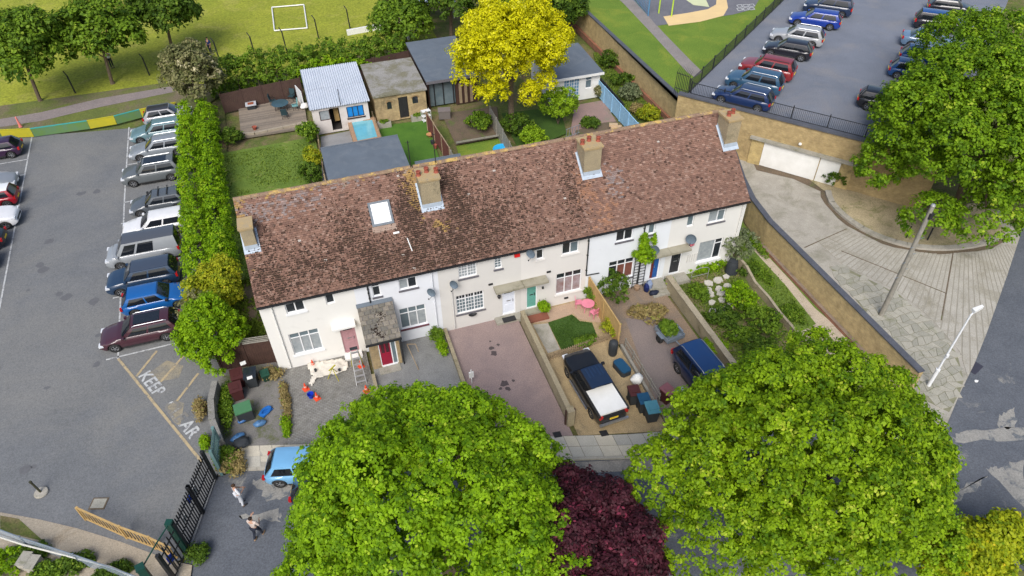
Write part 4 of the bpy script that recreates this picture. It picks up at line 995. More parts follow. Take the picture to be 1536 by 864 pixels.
MB().prism(*rbox(gt0-1.1, ge+2.6, .221, .55, 2.12, 2.28)).build('lintel', m_conc, rt)
gdo = MB().prism(*rbox(gt0, ge, .225, .29, .02, 2.1))
for j in range(12): gdo.prism(*rbox(gt0+(ge-gt0)*j/12+.02, gt0+(ge-gt0)*(j+1)/12-.02, .2905, .302, .08, 2.05))
gdo.build('garage_door', m_white, rt)
gd2 = MB().prism(*rbox(ge+.07, ge+1.5, .225, .285, .02, 2.1))
for j in range(5): gd2.prism(*rbox(ge+.09+1.4*j/5, ge+.06+1.4*(j+1)/5, .2855, .297, .08, 2.05))
gd2.build('garage_door', m_white, rt)
p = rw(gt0+2.5, .34); MB().lathe((p[0], p[1], 2.62), [(.02, -.1), (.13, 0), (.10, .1), (.02, .14)], 8).build('wall_lamp', m_white, rt)

# railings round the deck
def railing(name, label, a, b, z, h, pitch=.13, postp=2.5, fan=False):
    o = E(name, (0, 0, 0), label, 'railing'); a, b = Vector(a), Vector(b); d = b-a; L = d.length; u = d.normalized(); ang = math.atan2(u.y, u.x)
    bars = MB(); n = int(L/pitch)
    for i in range(n):
        p = a+u*(i+.5)*pitch; bars.box((p.x, p.y, z+h*.5), (.018, .018, h*.86), ang)
    bars.build('bars', m_blackmetal, o, kind='stuff')
    for zz in (z+.12, z+h-.05): c = (a+b)/2; MB().box((c.x, c.y, zz), (L, .035, .04), ang).build('rail', m_blackmetal, o)
    n = max(1, round(L/postp))
    for i in range(n+1):
        p = a+u*(L*i/n); MB().box((p.x, p.y, z+h*.55), (.07, .07, h*1.1), ang).build('post', m_blackmetal, o)
    return o
railing('deck_railing', 'black railing along the top of the retaining wall above the garages', RW0+rwn*.25+rwd*.2, RW1+rwn*.25, DK+.0, 1.05)
ea = L0+rdir*.3; eb = L0+rdir*42
railing('park_railing', 'long black railing between the park grass and the upper car park', ea, eb, DK, 1.15, .12)
MB().prism([tuple(L0-rwn*.12), tuple(L0+rdir*60-rwn*.12), tuple(L0+rdir*60+rwn*.1), tuple(L0+rwn*.1)], PK-.1, DK+.12).build('edge_kerb', m_cope, kind='structure')
fs_ = E('spiked_screen', (0, 0, 0), 'black fan shaped spiked railing at the corner of the upper car park', 'railing')
c0 = Vector(tuple(RW0)+(DK,)) - Vector((.1, .1, 0))
for k in range(9):
    t = k/8; b0 = Vector((RW0.x-.55*t, RW0.y+1.0*t, PK+1.3)); MB().cyl(b0, (b0.x+.05, b0.y, DK+1.6), .025, n=5).cyl((b0.x+.05, b0.y, DK+1.6), (b0.x+.5, b0.y+.35, DK+1.9), .02, .005, n=4).build('spike', m_blackmetal, fs_)
MB().cyl((RW0.x, RW0.y, DK+.3), (RW0.x-.55, RW0.y+1.0, DK+.3), .03, n=5).cyl((RW0.x, RW0.y, DK+1.5), (RW0.x-.55, RW0.y+1.0, DK+1.5), .03, n=5).build('rail', m_blackmetal, fs_)
# climbing frame and goal on the play area
pf = E('play_climber', (0, 0, 0), 'blue and lime climbing frame with netting at the edge of the play area', 'climbing frame')
m_bluep = M('blue_steel', (.10, .25, .42), (.08, .2, .35), 4, .5, bmp=0); m_lime = M('lime_steel', (.45, .65, .05), (.4, .55, .05), 4, .5, bmp=0)
f0, f1, f2, f3 = at(950, 0, PK), at(972, 24, PK), at(988, 20, PK), at(1007, 25, PK)
for p, hgt, mt_ in ((f0, 2.2, m_bluep), (f1, 2.2, m_bluep), (f2, 2.6, m_lime), (f3, 2.6, m_lime)):
    MB().cyl((p.x, p.y, PK), (p.x, p.y, PK+hgt), .07, n=7).build('upright', mt_, pf)
for a, b, hgt in ((f0, f1, 2.2), (f1, f2, 2.0), (f2, f3, 2.5)):
    MB().cyl((a.x, a.y, PK+hgt), (b.x, b.y, PK+hgt), .05, n=6).build('top_bar', m_bluep, pf)
mb = MB()
for k in range(12):
    a = f0.lerp(f1, k/11); mb.cyl((a.x, a.y, PK), (a.x, a.y, PK+2.2), .02, n=4)
for k in range(8): mb.cyl((f0.x, f0.y, PK+.25*k), (f1.x, f1.y, PK+.25*k), .018, n=4)
mb.build('net', m_bluep, pf)

def panel_fence(name, label, a, b, h, mat, z=0.0, postmat=None, pw=1.83, plank=.11, th=.03, cat='fence', tops=None, rail=True, cap=None, side=1):
    """close-boarded fence: every bay is a panel of vertical planks between posts"""
    o = E(name, (0, 0, 0), label, cat); a, b = Vector(a), Vector(b); d = b-a; L = d.length; u = d.normalized(); ang = math.atan2(u.y, u.x); nrm = Vector((-u.y, u.x))*side
    n = max(1, round(L/pw)); w_ = L/n
    for i in range(n+1):
        p = a+u*(w_*i); MB().box((p.x, p.y, z+h/2), (.10, .10, h+.12), ang).build('post', postmat or mat, o)
    for i in range(n):
        mb = MB(); hh = h+rnd.uniform(-.03, .03); m_ = int((w_-.1)/plank)
        for j in range(m_):
            p = a+u*(w_*i+.05+(w_-.1)*(j+.5)/m_); mb.box((p.x+nrm.x*rnd.uniform(0, .008), p.y+nrm.y*rnd.uniform(0, .008), z+hh/2), ((w_-.1)/m_-.008, th*.6, hh-rnd.uniform(0, .02)), ang)
        pm = a+u*(w_*(i+.5))
        mb.build('panel', mat, o)
        if rail:
            for zz in (.25, hh-.25): MB().box((pm.x+nrm.x*.03, pm.y+nrm.y*.03, z+zz), (w_-.11, .03, .07), ang).build('rail', postmat or mat, o)
        if cap: MB().box((pm.x, pm.y, z+hh+.02), (w_-.1, .07, .035), ang).build('capping', cap, o)
    return o
m_fbrown = M('brown_fence', (.085, .05, .04), (.06, .036, .03), 2, .85, bmp=.4)
# rear gardens
g0 = at(338, 171, 0); g1 = at(452, 147, 0)
panel_fence('garden_fence', 'dark brown panel fence behind the patio with the round table', (g0.x, g0.y+.2), (g1.x+.2, g1.y+.3), 1.8, m_fbrown, plank=.15)
b0, b1 = at(548, 97, 0), at(648, 86, 0)
panel_fence('garden_fence', 'dark brown fence behind the brick outhouse roof', (9.8, 34.6), (15.0, 35.4), 1.9, m_fbrown, plank=.15)
q0, q1 = at(651, 182, 0), at(688, 246, 0)
panel_fence('garden_fence', 'reddish brown panel fence with pale capping beside the artificial lawn', A2((639, 168, 1.7))[0], A2((674, 222, 1.7))[0], 1.7, M('redbrown_fence', (.16, .055, .045), (.12, .045, .035), 2, .85, bmp=.3), postmat=m_tim, cap=m_tim)
panel_fence('garden_fence', 'weathered timber fence panels leading from the red brown fence to the roof', A2((676, 226, 1.7))[0], A2((690, 246, 1.7))[0], 1.7, m_tim_g)
panel_fence('garden_fence', 'grey weathered timber fence below the yellow tree', A2((735, 160, 1.6))[0], A2((775, 232, 1.6))[0], 1.6, m_tim_g)
lf = E('low_sleeper_edging', (0, 0, 0), 'low grey horizontal timber rails edging the raised bed', 'edging')
for k in range(3):
    a, b = at(684, 214-k*0, .15+.22*k), at(748, 203, .15+.22*k)
    MB().box(((a.x+b.x)/2, (a.y+b.y)/2, .15+.22*k), ((b-a).length, .06, .15), math.atan2(b.y-a.y, b.x-a.x)).build('sleeper', m_tim_g, lf)
# blue fence
m_blf = M('blue_fence_paint', (.30, .52, .72), (.25, .45, .64), 1.5, .7, bmp=.3)
bf = panel_fence('blue_fence', 'pale blue painted timber fence beside the reddish patio', A2((896, 118, 1.5))[0], A2((957, 185, 1.5))[0], 1.5, m_blf, plank=.18, cap=m_blf)
a, b = at(899, 118, 1.62), at(934, 158, 1.6)
MB().box(((a.x+b.x)/2+.14, (a.y+b.y)/2, 1.5), ((b-a).length, .05, .35), math.atan2(b.y-a.y, b.x-a.x)).build('dark_board', m_black, bf)
# white garden wall edge left of white shed patio and low walls
panel_fence('garden_fence', 'thin pale timber edge fence left of the white shed', A2((470, 165, .9))[0], A2((486, 262, .9))[0], .9, m_tim, plank=.12, rail=False)
panel_fence('garden_fence', 'thin pale timber fence between the hot tub and the artificial lawn', A2((558, 168, .8))[0], A2((573, 208, .8))[0], .8, m_tim, plank=.12, rail=False)

ground_sheet('back_lawn', [(-2.9, 8.7), (4.75, 8.7), (4.75, 25.6), (-2.9, 25.4)], -.01, m_lawn)
ground_sheet('back_lawn_end', [(-2.9, 25.4), (-2.3, 25.4), (-2.3, 34.9), (-2.9, 34.9)], -.01, m_rough)
# timber decking patio: individual boards
dkp = E('decking', (0, 0, 0), 'weathered timber deck with the round table at the back of the left garden', 'decking')
d0, d1, d2, d3 = at(358, 163), at(455, 146), at(462, 192), at(362, 208)
m_dkb = [M('deck_board_%d' % i, c, tuple(q*.85 for q in c), 3, .9, bmp=.3, speck=(20, .3)) for i, c in enumerate([(.23, .19, .15), (.19, .16, .13), (.26, .215, .17)])]
nb = 34
for i in range(nb):
    t0, t1 = i/nb, (i+.93)/nb
    a, b, c, d = d3.lerp(d0, t0), d2.lerp(d1, t0), d2.lerp(d1, t1), d3.lerp(d0, t1)
    MB().prism([(a.x, a.y), (b.x, b.y), (c.x, c.y), (d.x, d.y)], -.05, .10+rnd.uniform(-.004, .004)).build('board', rnd.choice(m_dkb), dkp)
def log_edge(name, label, pts, r_, mat):
    o = E(name, (0, 0, 0), label, 'edging')
    for i in range(len(pts)-1):
        a, b = at(*pts[i]), at(*pts[i+1]); MB().box(((a.x+b.x)/2, (a.y+b.y)/2, .14), ((b-a).length*.97, .24, .28), math.atan2(b.y-a.y, b.x-a.x)+rnd.uniform(-.03, .03)).build('sleeper', mat, o)
log_edge('sleeper_edging', 'pale timber sleepers between the deck and the left lawn', [(362, 204), (383, 203), (402, 199), (425, 194), (445, 190), (462, 186)], .1, M('pale_sleeper', (.36, .31, .24), (.28, .24, .18), 3, .9))
ground_sheet('shed_patio', A2((481, 205), (555, 190), (575, 208), (575, 300), (484, 300)), -.004, M('patio_grey', (.27, .27, .27), (.21, .21, .21), .9, .9, c3=(.19, .185, .17), s3=.8, speck=(18, .3)))
ground_sheet('artificial_lawn', A2((558, 190), (640, 180), (660, 240), (700, 300), (560, 300)), -.003, M('artificial_grass', (.075, .165, .02), (.05, .125, .016), .8, .9, speck=(20, .4), c3=(.13, .24, .06), s3=.4, t3=(.6, .8)))
ground_sheet('raised_bed_soil', A2((662, 170), (745, 160), (752, 205), (684, 218)), .0, m_soil)
ground_sheet('small_lawn', A2((684, 219), (752, 207), (790, 250), (700, 270)), .0, m_park)
ground_sheet('under_tree_grass', A2((752, 170), (840, 160), (850, 200), (780, 230)), .0, M('dark_grass', (.05, .10, .015), (.035, .07, .012), .9, .95, speck=(12, .5), bmp=.6))  # grass below the yellow tree in a deeper green
ground_sheet('red_patio', A2((862, 158), (905, 150), (922, 178), (950, 230), (870, 240), (856, 196)), .0, M('patio_reddish', (.29, .195, .17), (.24, .17, .15), .9, .9, c3=(.2, .18, .14), s3=.7, speck=(18, .4)))
ground_sheet('planting_bed', A2((862, 196), (905, 184), (925, 182), (935, 200), (870, 214)), .006, m_soil)
ground_sheet('rear_strip_grass', A2((890, 80), (905, 78), (1010, 178), (1030, 230), (975, 230), (900, 118)), .0, M('strip_grass', (.10, .135, .03), (.06, .095, .02), .9, .95, c3=(.15, .12, .06), s3=.8, speck=(12, .5), bmp=.6))
ground_sheet('side_path', [(-3.0, 8.7), (-3.0, 1.1), (-.02, 1.1), (-.02, 8.7)], -.012, m_soil)

# --- white shed with corrugated roof
m_ws = M('shed_white_render', (.62, .58, .55), (.55, .51, .48), 1.2, .8, c3=(.45, .40, .36), s3=1)
ws = E('white_shed', (0, 0, 0), 'white garden shed with corrugated roof and blue curtained window', 'shed')
X0, X1, Y0, Y1 = 4.95, 9.55, 25.95, 32.3
wall_with_holes(X0, X1, -.1, 2.25, Y0, [(5.5, 6.35, 1.05, 1.95), (6.35, 7.15, .02, 2.05), (7.75, 9.15, .95, 1.95)], m_ws, ws, name='front_wall')
MB().box2((X0, Y0+.2, -.1), (X0+.1, Y1, 2.25)).box2((X1-.1, Y0+.2, -.1), (X1, Y1, 2.25)).box2((X0+.1, Y1-.1, -.1), (X1-.1, Y1, 2.25)).build('side_wall', m_ws, ws)
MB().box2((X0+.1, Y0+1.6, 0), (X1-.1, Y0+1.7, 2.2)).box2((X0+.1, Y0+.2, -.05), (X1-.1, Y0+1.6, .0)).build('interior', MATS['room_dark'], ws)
window(ws, 5.5, 6.35, 1.05, 1.95, (1,), (0,), [m_curt], y=Y0, fm=m_tim_dark); window(ws, 7.75, 9.15, .95, 1.95, (1, 1, 1), (0, 0, 0), [M('blue_curtain', (.01, .22, .60), (.01, .17, .5), 3, .3, bmp=0, coat=.5)]*3, y=Y0, fm=m_blackmetal, sill=m_tim_dark)
MB().box2((6.7, Y0+.9, .4), (7.1, Y0+1.1, 1.7)).build('stored_board', m_tim_o, ws)
m_corr = M('corrugated_sheet', (.50, .54, .60), (.44, .48, .54), .7, .5, c3=(.36, .36, .36), s3=.6, t3=(.62, .85), bmp=.1)
yr0, yr1 = Y0-.25, Y1+.3
def corr_z(x, y): return 2.30+(y-yr0)/(yr1-yr0)*.45+.035*math.sin((x-X0)*2*math.pi/.19)
for k in range(5):
    for (ya, yb, lift) in ((yr0, yr0+3.3, .0), (yr0+3.2, yr1, .02)):
        xa, xb = X0-.15+k*.98, X0-.15+(k+1)*.98+.03; n = 24; vs = []
        for y_ in (ya, yb):
            for i in range(n+1): x_ = xa+(xb-xa)*i/n; vs.append((x_, y_, corr_z(x_, y_)+lift+.004*k))
        MB().add(vs, [(i, i+1, n+2+i, n+1+i) for i in range(n)]).build('roof_sheet', m_corr, ws)
MB().cyl((7.35, Y0-.1, 2.2), (7.35, Y0+.1, 3.6), .03, n=6).build('mast', m_blackmetal, ws)
# --- brick outhouse
bo = E('brick_outhouse', (0, 0, 0), 'yellow brick outhouse with flat mossy concrete roof and arched window', 'shed')
X0, X1, Y0, Y1 = 10.15, 14.55, 26.2, 32.4
m_ob = brick_mat('stock_brick_x2', 0, (.46, .34, .16), (.38, .27, .13), (.36, .3, .2))
wall_with_holes(X0, X1, -.1, 2.3, Y0, [(11.15, 11.55, 1.0, 1.6), (12.15, 12.95, .02, 1.95), (13.35, 13.85, 1.15, 1.7)], m_ob, bo, name='front_wall')
MB().box2((X0, Y0+.2, -.1), (X0+.1, Y1, 2.3)).box2((X1-.1, Y0+.2, -.1), (X1, Y1, 2.3)).box2((X0+.1, Y1-.1, -.1), (X1-.1, Y1, 2.3)).build('side_wall', m_ob, bo)
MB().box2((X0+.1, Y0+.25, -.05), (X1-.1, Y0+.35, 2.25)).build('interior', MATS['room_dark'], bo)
MB().prism([(X0-.1, Y0-.18), (X1+.12, Y0-.18), (X1+.12, Y1+.2), (X0-.1, Y1+.2)], 2.302, 2.45).build('roof_slab', M('mossy_slab', (.28, .27, .25), (.22, .21, .19), .8, .95, c3=(.17, .16, .11), s3=.9, t3=(.45, .6), speck=(16, .5)), bo)
MB().box2((12.18, Y0+.05, .02), (12.92, Y0+.1, 1.95)).box2((12.25, Y0+.03, .1), (12.5, Y0+.049, 1.85)).box2((12.6, Y0+.03, .1), (12.85, Y0+.049, 1.85)).build('door', m_black, bo)
for a, b, c, d in ((11.15, 11.55, 1.0, 1.6), (13.35, 13.85, 1.15, 1.7)): MB().box2((a, Y0+.06, c), (b, Y0+.1, d)).build('pane', m_glass, bo)
for cx_, rr in ((11.35, .2), (13.6, .25)):
    mb = MB(); top_ = 1.6 if cx_ < 12 else 1.7
    for k in range(8):
        t = math.pi*(k+.5)/8; mb.box((cx_+(rr+.06)*math.cos(t), Y0-.012, top_+(rr*.6+.05)*math.sin(t)), (.06, .05, .12), 0, 0, -t+math.pi/2)
    mb.build('window_arch', M('arch_brick', (.30, .2, .1), (.22, .15, .08), 6, .9), bo, kind='stuff')
for cx_, top_, rr in ((11.35, 1.6, .2), (13.6, 1.7, .25)):
    pts = [(cx_+rr*math.cos(math.pi*k/8), top_+rr*.6*math.sin(math.pi*k/8)) for k in range(9)]
    MB().add([(p_[0], Y0-.006, p_[1]) for p_ in pts], [tuple(range(9))[::-1]]).build('arch_head', m_glass, bo)
# --- dark flat roofed garden room
dr_ = E('garden_room', (0, 0, 0), 'garden room with dark blue grey flat roof beside the yellow tree', 'shed')
X0, X1, Y0, Y1 = 14.95, 19.6, 27.2, 35.4
MB().prism([(X0-.15, Y0-.5), (X1, Y0-.5), (X1, Y1), (X0-.15, Y1)], 2.52, 2.68).build('roof', m_felt, dr_)
MB().box2((X0, Y0, -.1), (X0+.12, Y1-.1, 2.52)).box2((X0+.12, Y1-.22, -.1), (X1-.1, Y1-.1, 2.52)).box2((17.4, Y0, -.1), (X1-.1, Y0+.1, 2.52)).build('wall', m_tim_dark, dr_)
MB().box2((X0+.15, Y0+.25, .0), (17.4, Y0+.3, 2.45)).build('glazing', m_glass_blue, dr_)
for x_ in (15.5, 16.3, 17.2): MB().box2((x_, Y0+.15, 0), (x_+.08, Y0+.24, 2.5)).build('post', m_blackmetal, dr_)
MB().box2((X0-.17, Y0-.54, 2.45), (X1, Y0-.505, 2.70)).build('fascia', m_sill_dark, dr_)
for x_ in (17.7, 18.2, 18.7): MB().box2((x_, Y0-.06, 0), (x_+.25, Y0-.01, 1.9)).build('post', m_tim, dr_)
# --- grey flat roofed extensions of the terrace
def ext(label, X0, X1, Y0, Y1, z, front=m_r2):
    o = E('rear_extension', (0, 0, 0), label, 'extension')
    MB().box2((X0+.12, Y0, -.1), (X1-.12, Y1-.12, z-.14)).build('wall', front, o)
    MB().box2((X0, Y0-.02, z-.138), (X1, Y1, z)).box2((X0, Y1-.1, z+.001), (X1, Y1, z+.05)).build('roof', m_felt, o)
    return o
ext('large grey flat roofed extension behind the white porch house', 4.95, 10.75, DEP+.01, 18.95, 2.6)
ext('small grey flat roofed extension behind the second chimney', 11.2, 14.6, DEP+.01, 14.9, 2.5)
# --- white shed on the right
wr = E('summer_house', (0, 0, 0), 'white summer house with grey roof and blue glazed french doors', 'shed')
X0, X1, Y0, Y1 = 25.4, 29.9, 24.35, 29.9
wall_with_holes(X0, X1, -.1, 2.25, Y0, [(26.5, 28.0, .05, 2.0), (28.55, 29.15, .9, 1.95)], m_white, wr, name='front_wall')
MB().box2((X0, Y0+.2, -.1), (X0+.1, Y1, 2.25)).box2((X1-.1, Y0+.2, -.1), (X1, Y1, 2.25)).box2((X0+.1, Y1-.1, -.1), (X1-.1, Y1, 2.25)).build('side_wall', m_white, wr)
MB().prism([(X0-.2, Y0-.3), (X1+.2, Y0-.3), (X1+.2, Y1+.2), (X0-.2, Y1+.2)], 2.26, [2.34, 2.34, 2.6, 2.6]).build('roof', m_felt, wr)
MB().box2((X0-.22, Y0-.36, 2.15), (X1+.22, Y0-.305, 2.37)).build('fascia', m_white, wr)
m_gb = M('glass_skyblue', (.16, .30, .42), (.12, .24, .36), 3, .08, bmp=0)
window(wr, 26.5, 28.0, .05, 2.0, (1, 1, 1), (0, 0, 0), [m_gb]*3, grid=(2, 6), y=Y0); window(wr, 28.55, 29.15, .9, 1.95, (1,), (.25,), [m_glass_blue], y=Y0)

# --- left yard: timber fence by the end house, leaning concrete panel wall, gates
yf = panel_fence('yard_fence', 'dark slatted gate fence between the hedge and the end house', (-3.1, 1.1), (-.12, .75), 1.75, m_tim_dark, plank=.12, cap=m_tim_g)
for k in range(3): MB().box((-1.6, .93+.10+.14*k, 1.80-.01*k), (2.95, .05, .03), R(-6.7)).build('top_slat', m_tim_g, yf)
lw = E('leaning_board_wall', (0, 0, 0), 'low grey concrete wall draped with dry ivy beside the painted word', 'wall')
pts = A2((322, 572, .9), (316, 600, .9), (318, 630, .9), (330, 662, .9))
for i in range(len(pts)-1):
    a, b = Vector(pts[i]), Vector(pts[i+1]); MB().box(((a.x+b.x)/2, (a.y+b.y)/2, .45), ((b-a).length, .32, 1.0), math.atan2(b.y-a.y, b.x-a.x)).build('wall_section', M('mossy_grey_wall', (.24, .23, .21), (.17, .165, .15), 2, .95, c3=(.12, .12, .06), s3=1.3, speck=(16, .5)), lw)
# palisade gates (open, on a closed line across the entrance)
m_dgreen = M('dark_green_metal', (.01, .06, .045), (.012, .045, .035), 5, .45, bmp=0)
def palisade(name, label, a, b, h, mat=m_blackmetal, n=None, z=-.05, endpost=True, brace=True):
    o = E(name, (0, 0, 0), label, 'gate' if 'gate' in name else 'fence'); a, b = Vector(a), Vector(b); d = b-a; L = d.length; u = d.normalized(); ang = math.atan2(u.y, u.x)
    n = n or int(L/.15)
    for i in range(n):
        p = a+u*(L*(i+.5)/n); MB().box((p.x, p.y, z+.12+(h-.12)/2), (.065, .03, h-.12), ang).box((p.x, p.y, z+h+.02), (.03, .02, .06), ang).build('bar', mat, o)
    nr = Vector((-u.y, u.x))
    for zz in (.25, h*.52, h-.25):
        c = (a+b)/2+nr*.03; MB().box((c.x, c.y, z+zz), (L, .03, .07), ang).build('rail', mat, o)
    if endpost:
        for p in (a, b): MB().box((p.x, p.y, z+(h+.1)/2), (.14, .14, h+.1), ang).build('post', mat, o)
    return o
GA, GB, GC = Vector((-3.55, -6.1)), Vector((-4.75, -9.55)), Vector((-5.3, -10.9))
gm = GA.lerp(GB, .5)
g1_ = palisade('entrance_gate', 'upper leaf of the black barred entrance gate, with white notice', GA, gm, 2.2, n=11)
g2_ = palisade('entrance_gate', 'lower leaf of the black barred entrance gate, with blue notice', gm+(GB-GA).normalized()*.05, GB, 2.2, n=11)
def notice(parent, p, wd, ht, z, mat, ang): return MB().box((p.x, p.y, z), (wd, .02, ht), ang).build('notice', mat, parent)
ga = math.atan2((GB-GA).y, (GB-GA).x); gn = Vector((-math.sin(ga), math.cos(ga)))
m_bsign = M('blue_sign', (.01, .06, .45), (.01, .05, .38), 4, .4, bmp=0)
notice(g1_, GA.lerp(GB, .42)+gn*-.045, .35, .55, 1.35, m_white, ga); notice(g2_, GA.lerp(GB, .56)+gn*-.045, .4, .35, 1.5, m_bsign, ga); notice(g2_, GA.lerp(GB, .8)+gn*-.045, .3, .3, 1.3, m_white, ga)
g3_ = palisade('palisade_fence', 'black barred fence bay joining the lower gate post', GB, GC, 2.2, n=6)
MB().box((GB.x-.1, GB.y, 1.15), (.28, .28, 2.5), ga).build('gate_pillar', m_dgreen, g3_)
g4_ = palisade('palisade_fence', 'grey green barred fence bay above the entrance gate', A2((318, 640, 2.0))[0], A2((322, 690, 1.2))[0], 1.9, M('grey_green_metal', (.14, .24, .24), (.10, .18, .18), 4, .5, bmp=0), n=10)
gp_ = E('gate_post', (-5.9, -11.3, 0), 'stout dark green square gate post at the bottom edge', 'post')
MB().box((0, 0, 1.1), (.3, .3, 2.5), .3).box((0, 0, 2.38), (.34, .34, .06), .3).build('post_shaft', m_dgreen, gp_)
MB().tube([(0, 0, 2.2), (.55, .9, 2.3), (1.1, 1.75, 2.35)], .035, 6).build('top_bar', m_dgreen, gp_)
sg = E('blue_sign', (-5.2, -10.35, 0), 'small blue sign on a short post by the gate', 'sign')
MB().cyl((0, 0, 0), (0, 0, 1.0), .03, n=6).build('post', m_blackmetal, sg); MB().box((0, -.04, .95), (.30, .03, .5), .9).build('plate', m_bsign, sg)
# timber handrail fence
hf = E('timber_barrier', (0, 0, 0), 'orange brown slatted timber barrier beside the sandy path', 'fence')
hp = A2((115, 762, 1.0), (178, 790, 1.0), (222, 806, 1.0), (256, 822, 1.0))
for i in range(len(hp)-1):
    a, b = Vector(hp[i]), Vector(hp[i+1]); d = b-a; L = d.length; u = d.normalized(); ang = math.atan2(u.y, u.x)
    for zz, w_, t_ in ((1.0, .08, .05), (.10, .08, .05)): MB().box(((a.x+b.x)/2, (a.y+b.y)/2, zz), (L, w_, t_), ang).build('rail', m_tim_o, hf)
    n = int(L/.20)
    for k in range(n): p = a+u*((k+.5)*L/n); MB().box((p.x, p.y, .53), (.055, .025, .82), ang).build('slat', m_tim_o, hf)
    MB().box((a.x, a.y, .5), (.11, .11, 1.1), ang).build('post', m_tim_o, hf)
# chain mesh fence bottom left
mf = E('mesh_fence', (0, 0, 0), 'galvanised mesh fence with pale top rail at the bottom left corner', 'fence')
mp = A2((-60, 772, .9), (30, 806, .9), (110, 832, .9), (225, 872, .9))
m_galv = M('galvanised', (.26, .31, .36), (.22, .26, .30), 4, .45, .4, bmp=0)
for i in range(len(mp)-1):
    a, b = Vector(mp[i]), Vector(mp[i+1]); d = b-a; L = d.length; u = d.normalized()
    MB().cyl((a.x, a.y, .9), (b.x, b.y, .9), .03, n=6).build('rail', m_galv, mf); MB().cyl((a.x, a.y, -.1), (a.x, a.y, 1.0), .04, n=6).build('post', m_galv, mf)
    mb = MB(); n = int((L+.9)/.13)
    for k in range(n):
        t = k*.13
        for s in (1, -1):
            x0_, z0_, x1_, z1_ = (t, 0, t-.87, .87) if s > 0 else (t-.87, 0, t, .87)
            # clip to 0..L
            def cl(xa, za, xb, zb):
                if xb == xa: return None
                ts = sorted([(0-xa)/(xb-xa), (L-xa)/(xb-xa)]); lo, hi = max(0, ts[0]), min(1, ts[1])
                if hi <= lo: return None
                return (xa+(xb-xa)*lo, za+(zb-za)*lo, xa+(xb-xa)*hi, za+(zb-za)*hi)
            c = cl(x0_, z0_, x1_, z1_)
            if c: p, q = a+u*c[0], a+u*c[2]; mb.cyl((p.x, p.y, c[1]), (q.x, q.y, c[3]), .006, n=3, caps=False)
    mb.build('mesh', m_galv, mf, kind='stuff')
pr = E('pipe_rail', (0, 0, 0), 'long pale pipe rail running beside the ditch path', 'railing')
pp = [at(-30, 796, .5), at(35, 817, .5), at(165, 850, .5), at(240, 882, .5)]
MB().tube(pp, .045, 8).build('pipe', M('pale_pipe', (.55, .54, .48), (.45, .44, .4), 3, .6), pr)
for p in pp[1:]: MB().cyl((p.x, p.y, -.1), (p.x, p.y, .5), .035, n=6).build('support', m_galv, pr)
cb_ = E('cabinet', (0, 0, 0), 'pale grey double lidded cabinet in the bottom left corner', 'cabinet')
for k in range(2):
    p = at(36+k*12, 838+k*5, .5); MB().box((p.x, p.y, .25), (.42, .62, .5), R(-24)).build('box_section', m_conc_l, cb_)
    MB().box((p.x, p.y, .52), (.46, .66, .04), R(-24)).build('lid', m_conc, cb_)

# field fence posts, yellow and teal barrier, posts
for i, (u, v, h_) in enumerate([(113, 139, 1.7), (224, 112, 1.7), (330, 92, 2), (383, 84, 2), (430, 76, 2.), (478, 57, 2.0), (525, 42, 2.0)]):
    p = at(u, v); d = Vector((-.8, 0)) ; o = MB().cyl((p.x, p.y, -.1), (p.x-.05, p.y, h_), .07, n=6).cyl((p.x-.05, p.y, h_), (p.x-.25, p.y+.2, h_+.35), .05, n=6)
    where = ['nearest the path left of the trees', 'between the second and third field trees', 'right of the cream flowering tree', 'second from the cream flowering tree', 'left of the hedge top by the goal', 'right of the goal', 'beside the low white wall'][i]
    o.build('fence_post', m_blackmetal, label='dark angled fence post at the field edge, '+where, cat='fence post', group='posts along the playing field')
bar = E('picture_barrier', (0, 0, 0), 'low yellow and teal mesh barrier panels along the top of the car park', 'barrier')
bp = [(-60, 215), (0, 191), (45, 186), (130, 173), (170, 166), (208, 159), (265, 150)]
m_yel = M('yellow_mesh', (.46, .39, .02), (.36, .34, .03), 2, .7); m_teal = M('teal_mesh', (.10, .19, .10), (.11, .20, .05), 2, .7); m_greenb = M('green_mesh', (.17, .26, .05), (.13, .22, .05), 2, .7)
base_ = [at(-60, 232), at(5, 208), at(52, 206), at(136, 194), at(176, 187), at(214, 177), at(268, 166)]
for i in range(6):
    a, b = base_[i], base_[i+1]; ang = math.atan2(b.y-a.y, b.x-a.x); mt_ = [m_teal, m_yel, m_teal, m_yel, m_teal, m_yel][i]
    MB().box(((a.x+b.x)/2, (a.y+b.y)/2, .42), ((b-a).length-.03, .03, .72), ang).build('panel', mt_, bar)
    MB().box(((a.x+b.x)/2, (a.y+b.y)/2, .82), ((b-a).length, .07, .07), ang).build('rail', m_yel if mt_ is m_yel else M('teal_rail', (.05, .35, .33), (.04, .3, .28), 3, .5), bar)
p = at(31, 190); MB().lathe((p.x, p.y, 0), [(.16, 0), (.13, .05), (.08, .5), (.06, .9), (.02, .95)], 8).build('path_marker', M('salmon_plastic', (.75, .22, .18), (.65, .2, .16), 4, .5), label='salmon pink marker post on the path behind the barrier', cat='post')
# goal
gl = E('goal_frame', (0, 0, 0), 'white goal frame lying on the playing field', 'goal')
gp4 = [at(412, 47), at(461, 43), at(456, 8), at(408, 12)]
g_t = [Vector((p.x, p.y, .08)) for p in gp4]
for i, (a, b) in enumerate(((0, 1), (1, 2), (2, 3), (3, 0))): MB().cyl(g_t[a], g_t[b], .07, n=6).build('bar', m_white, gl)
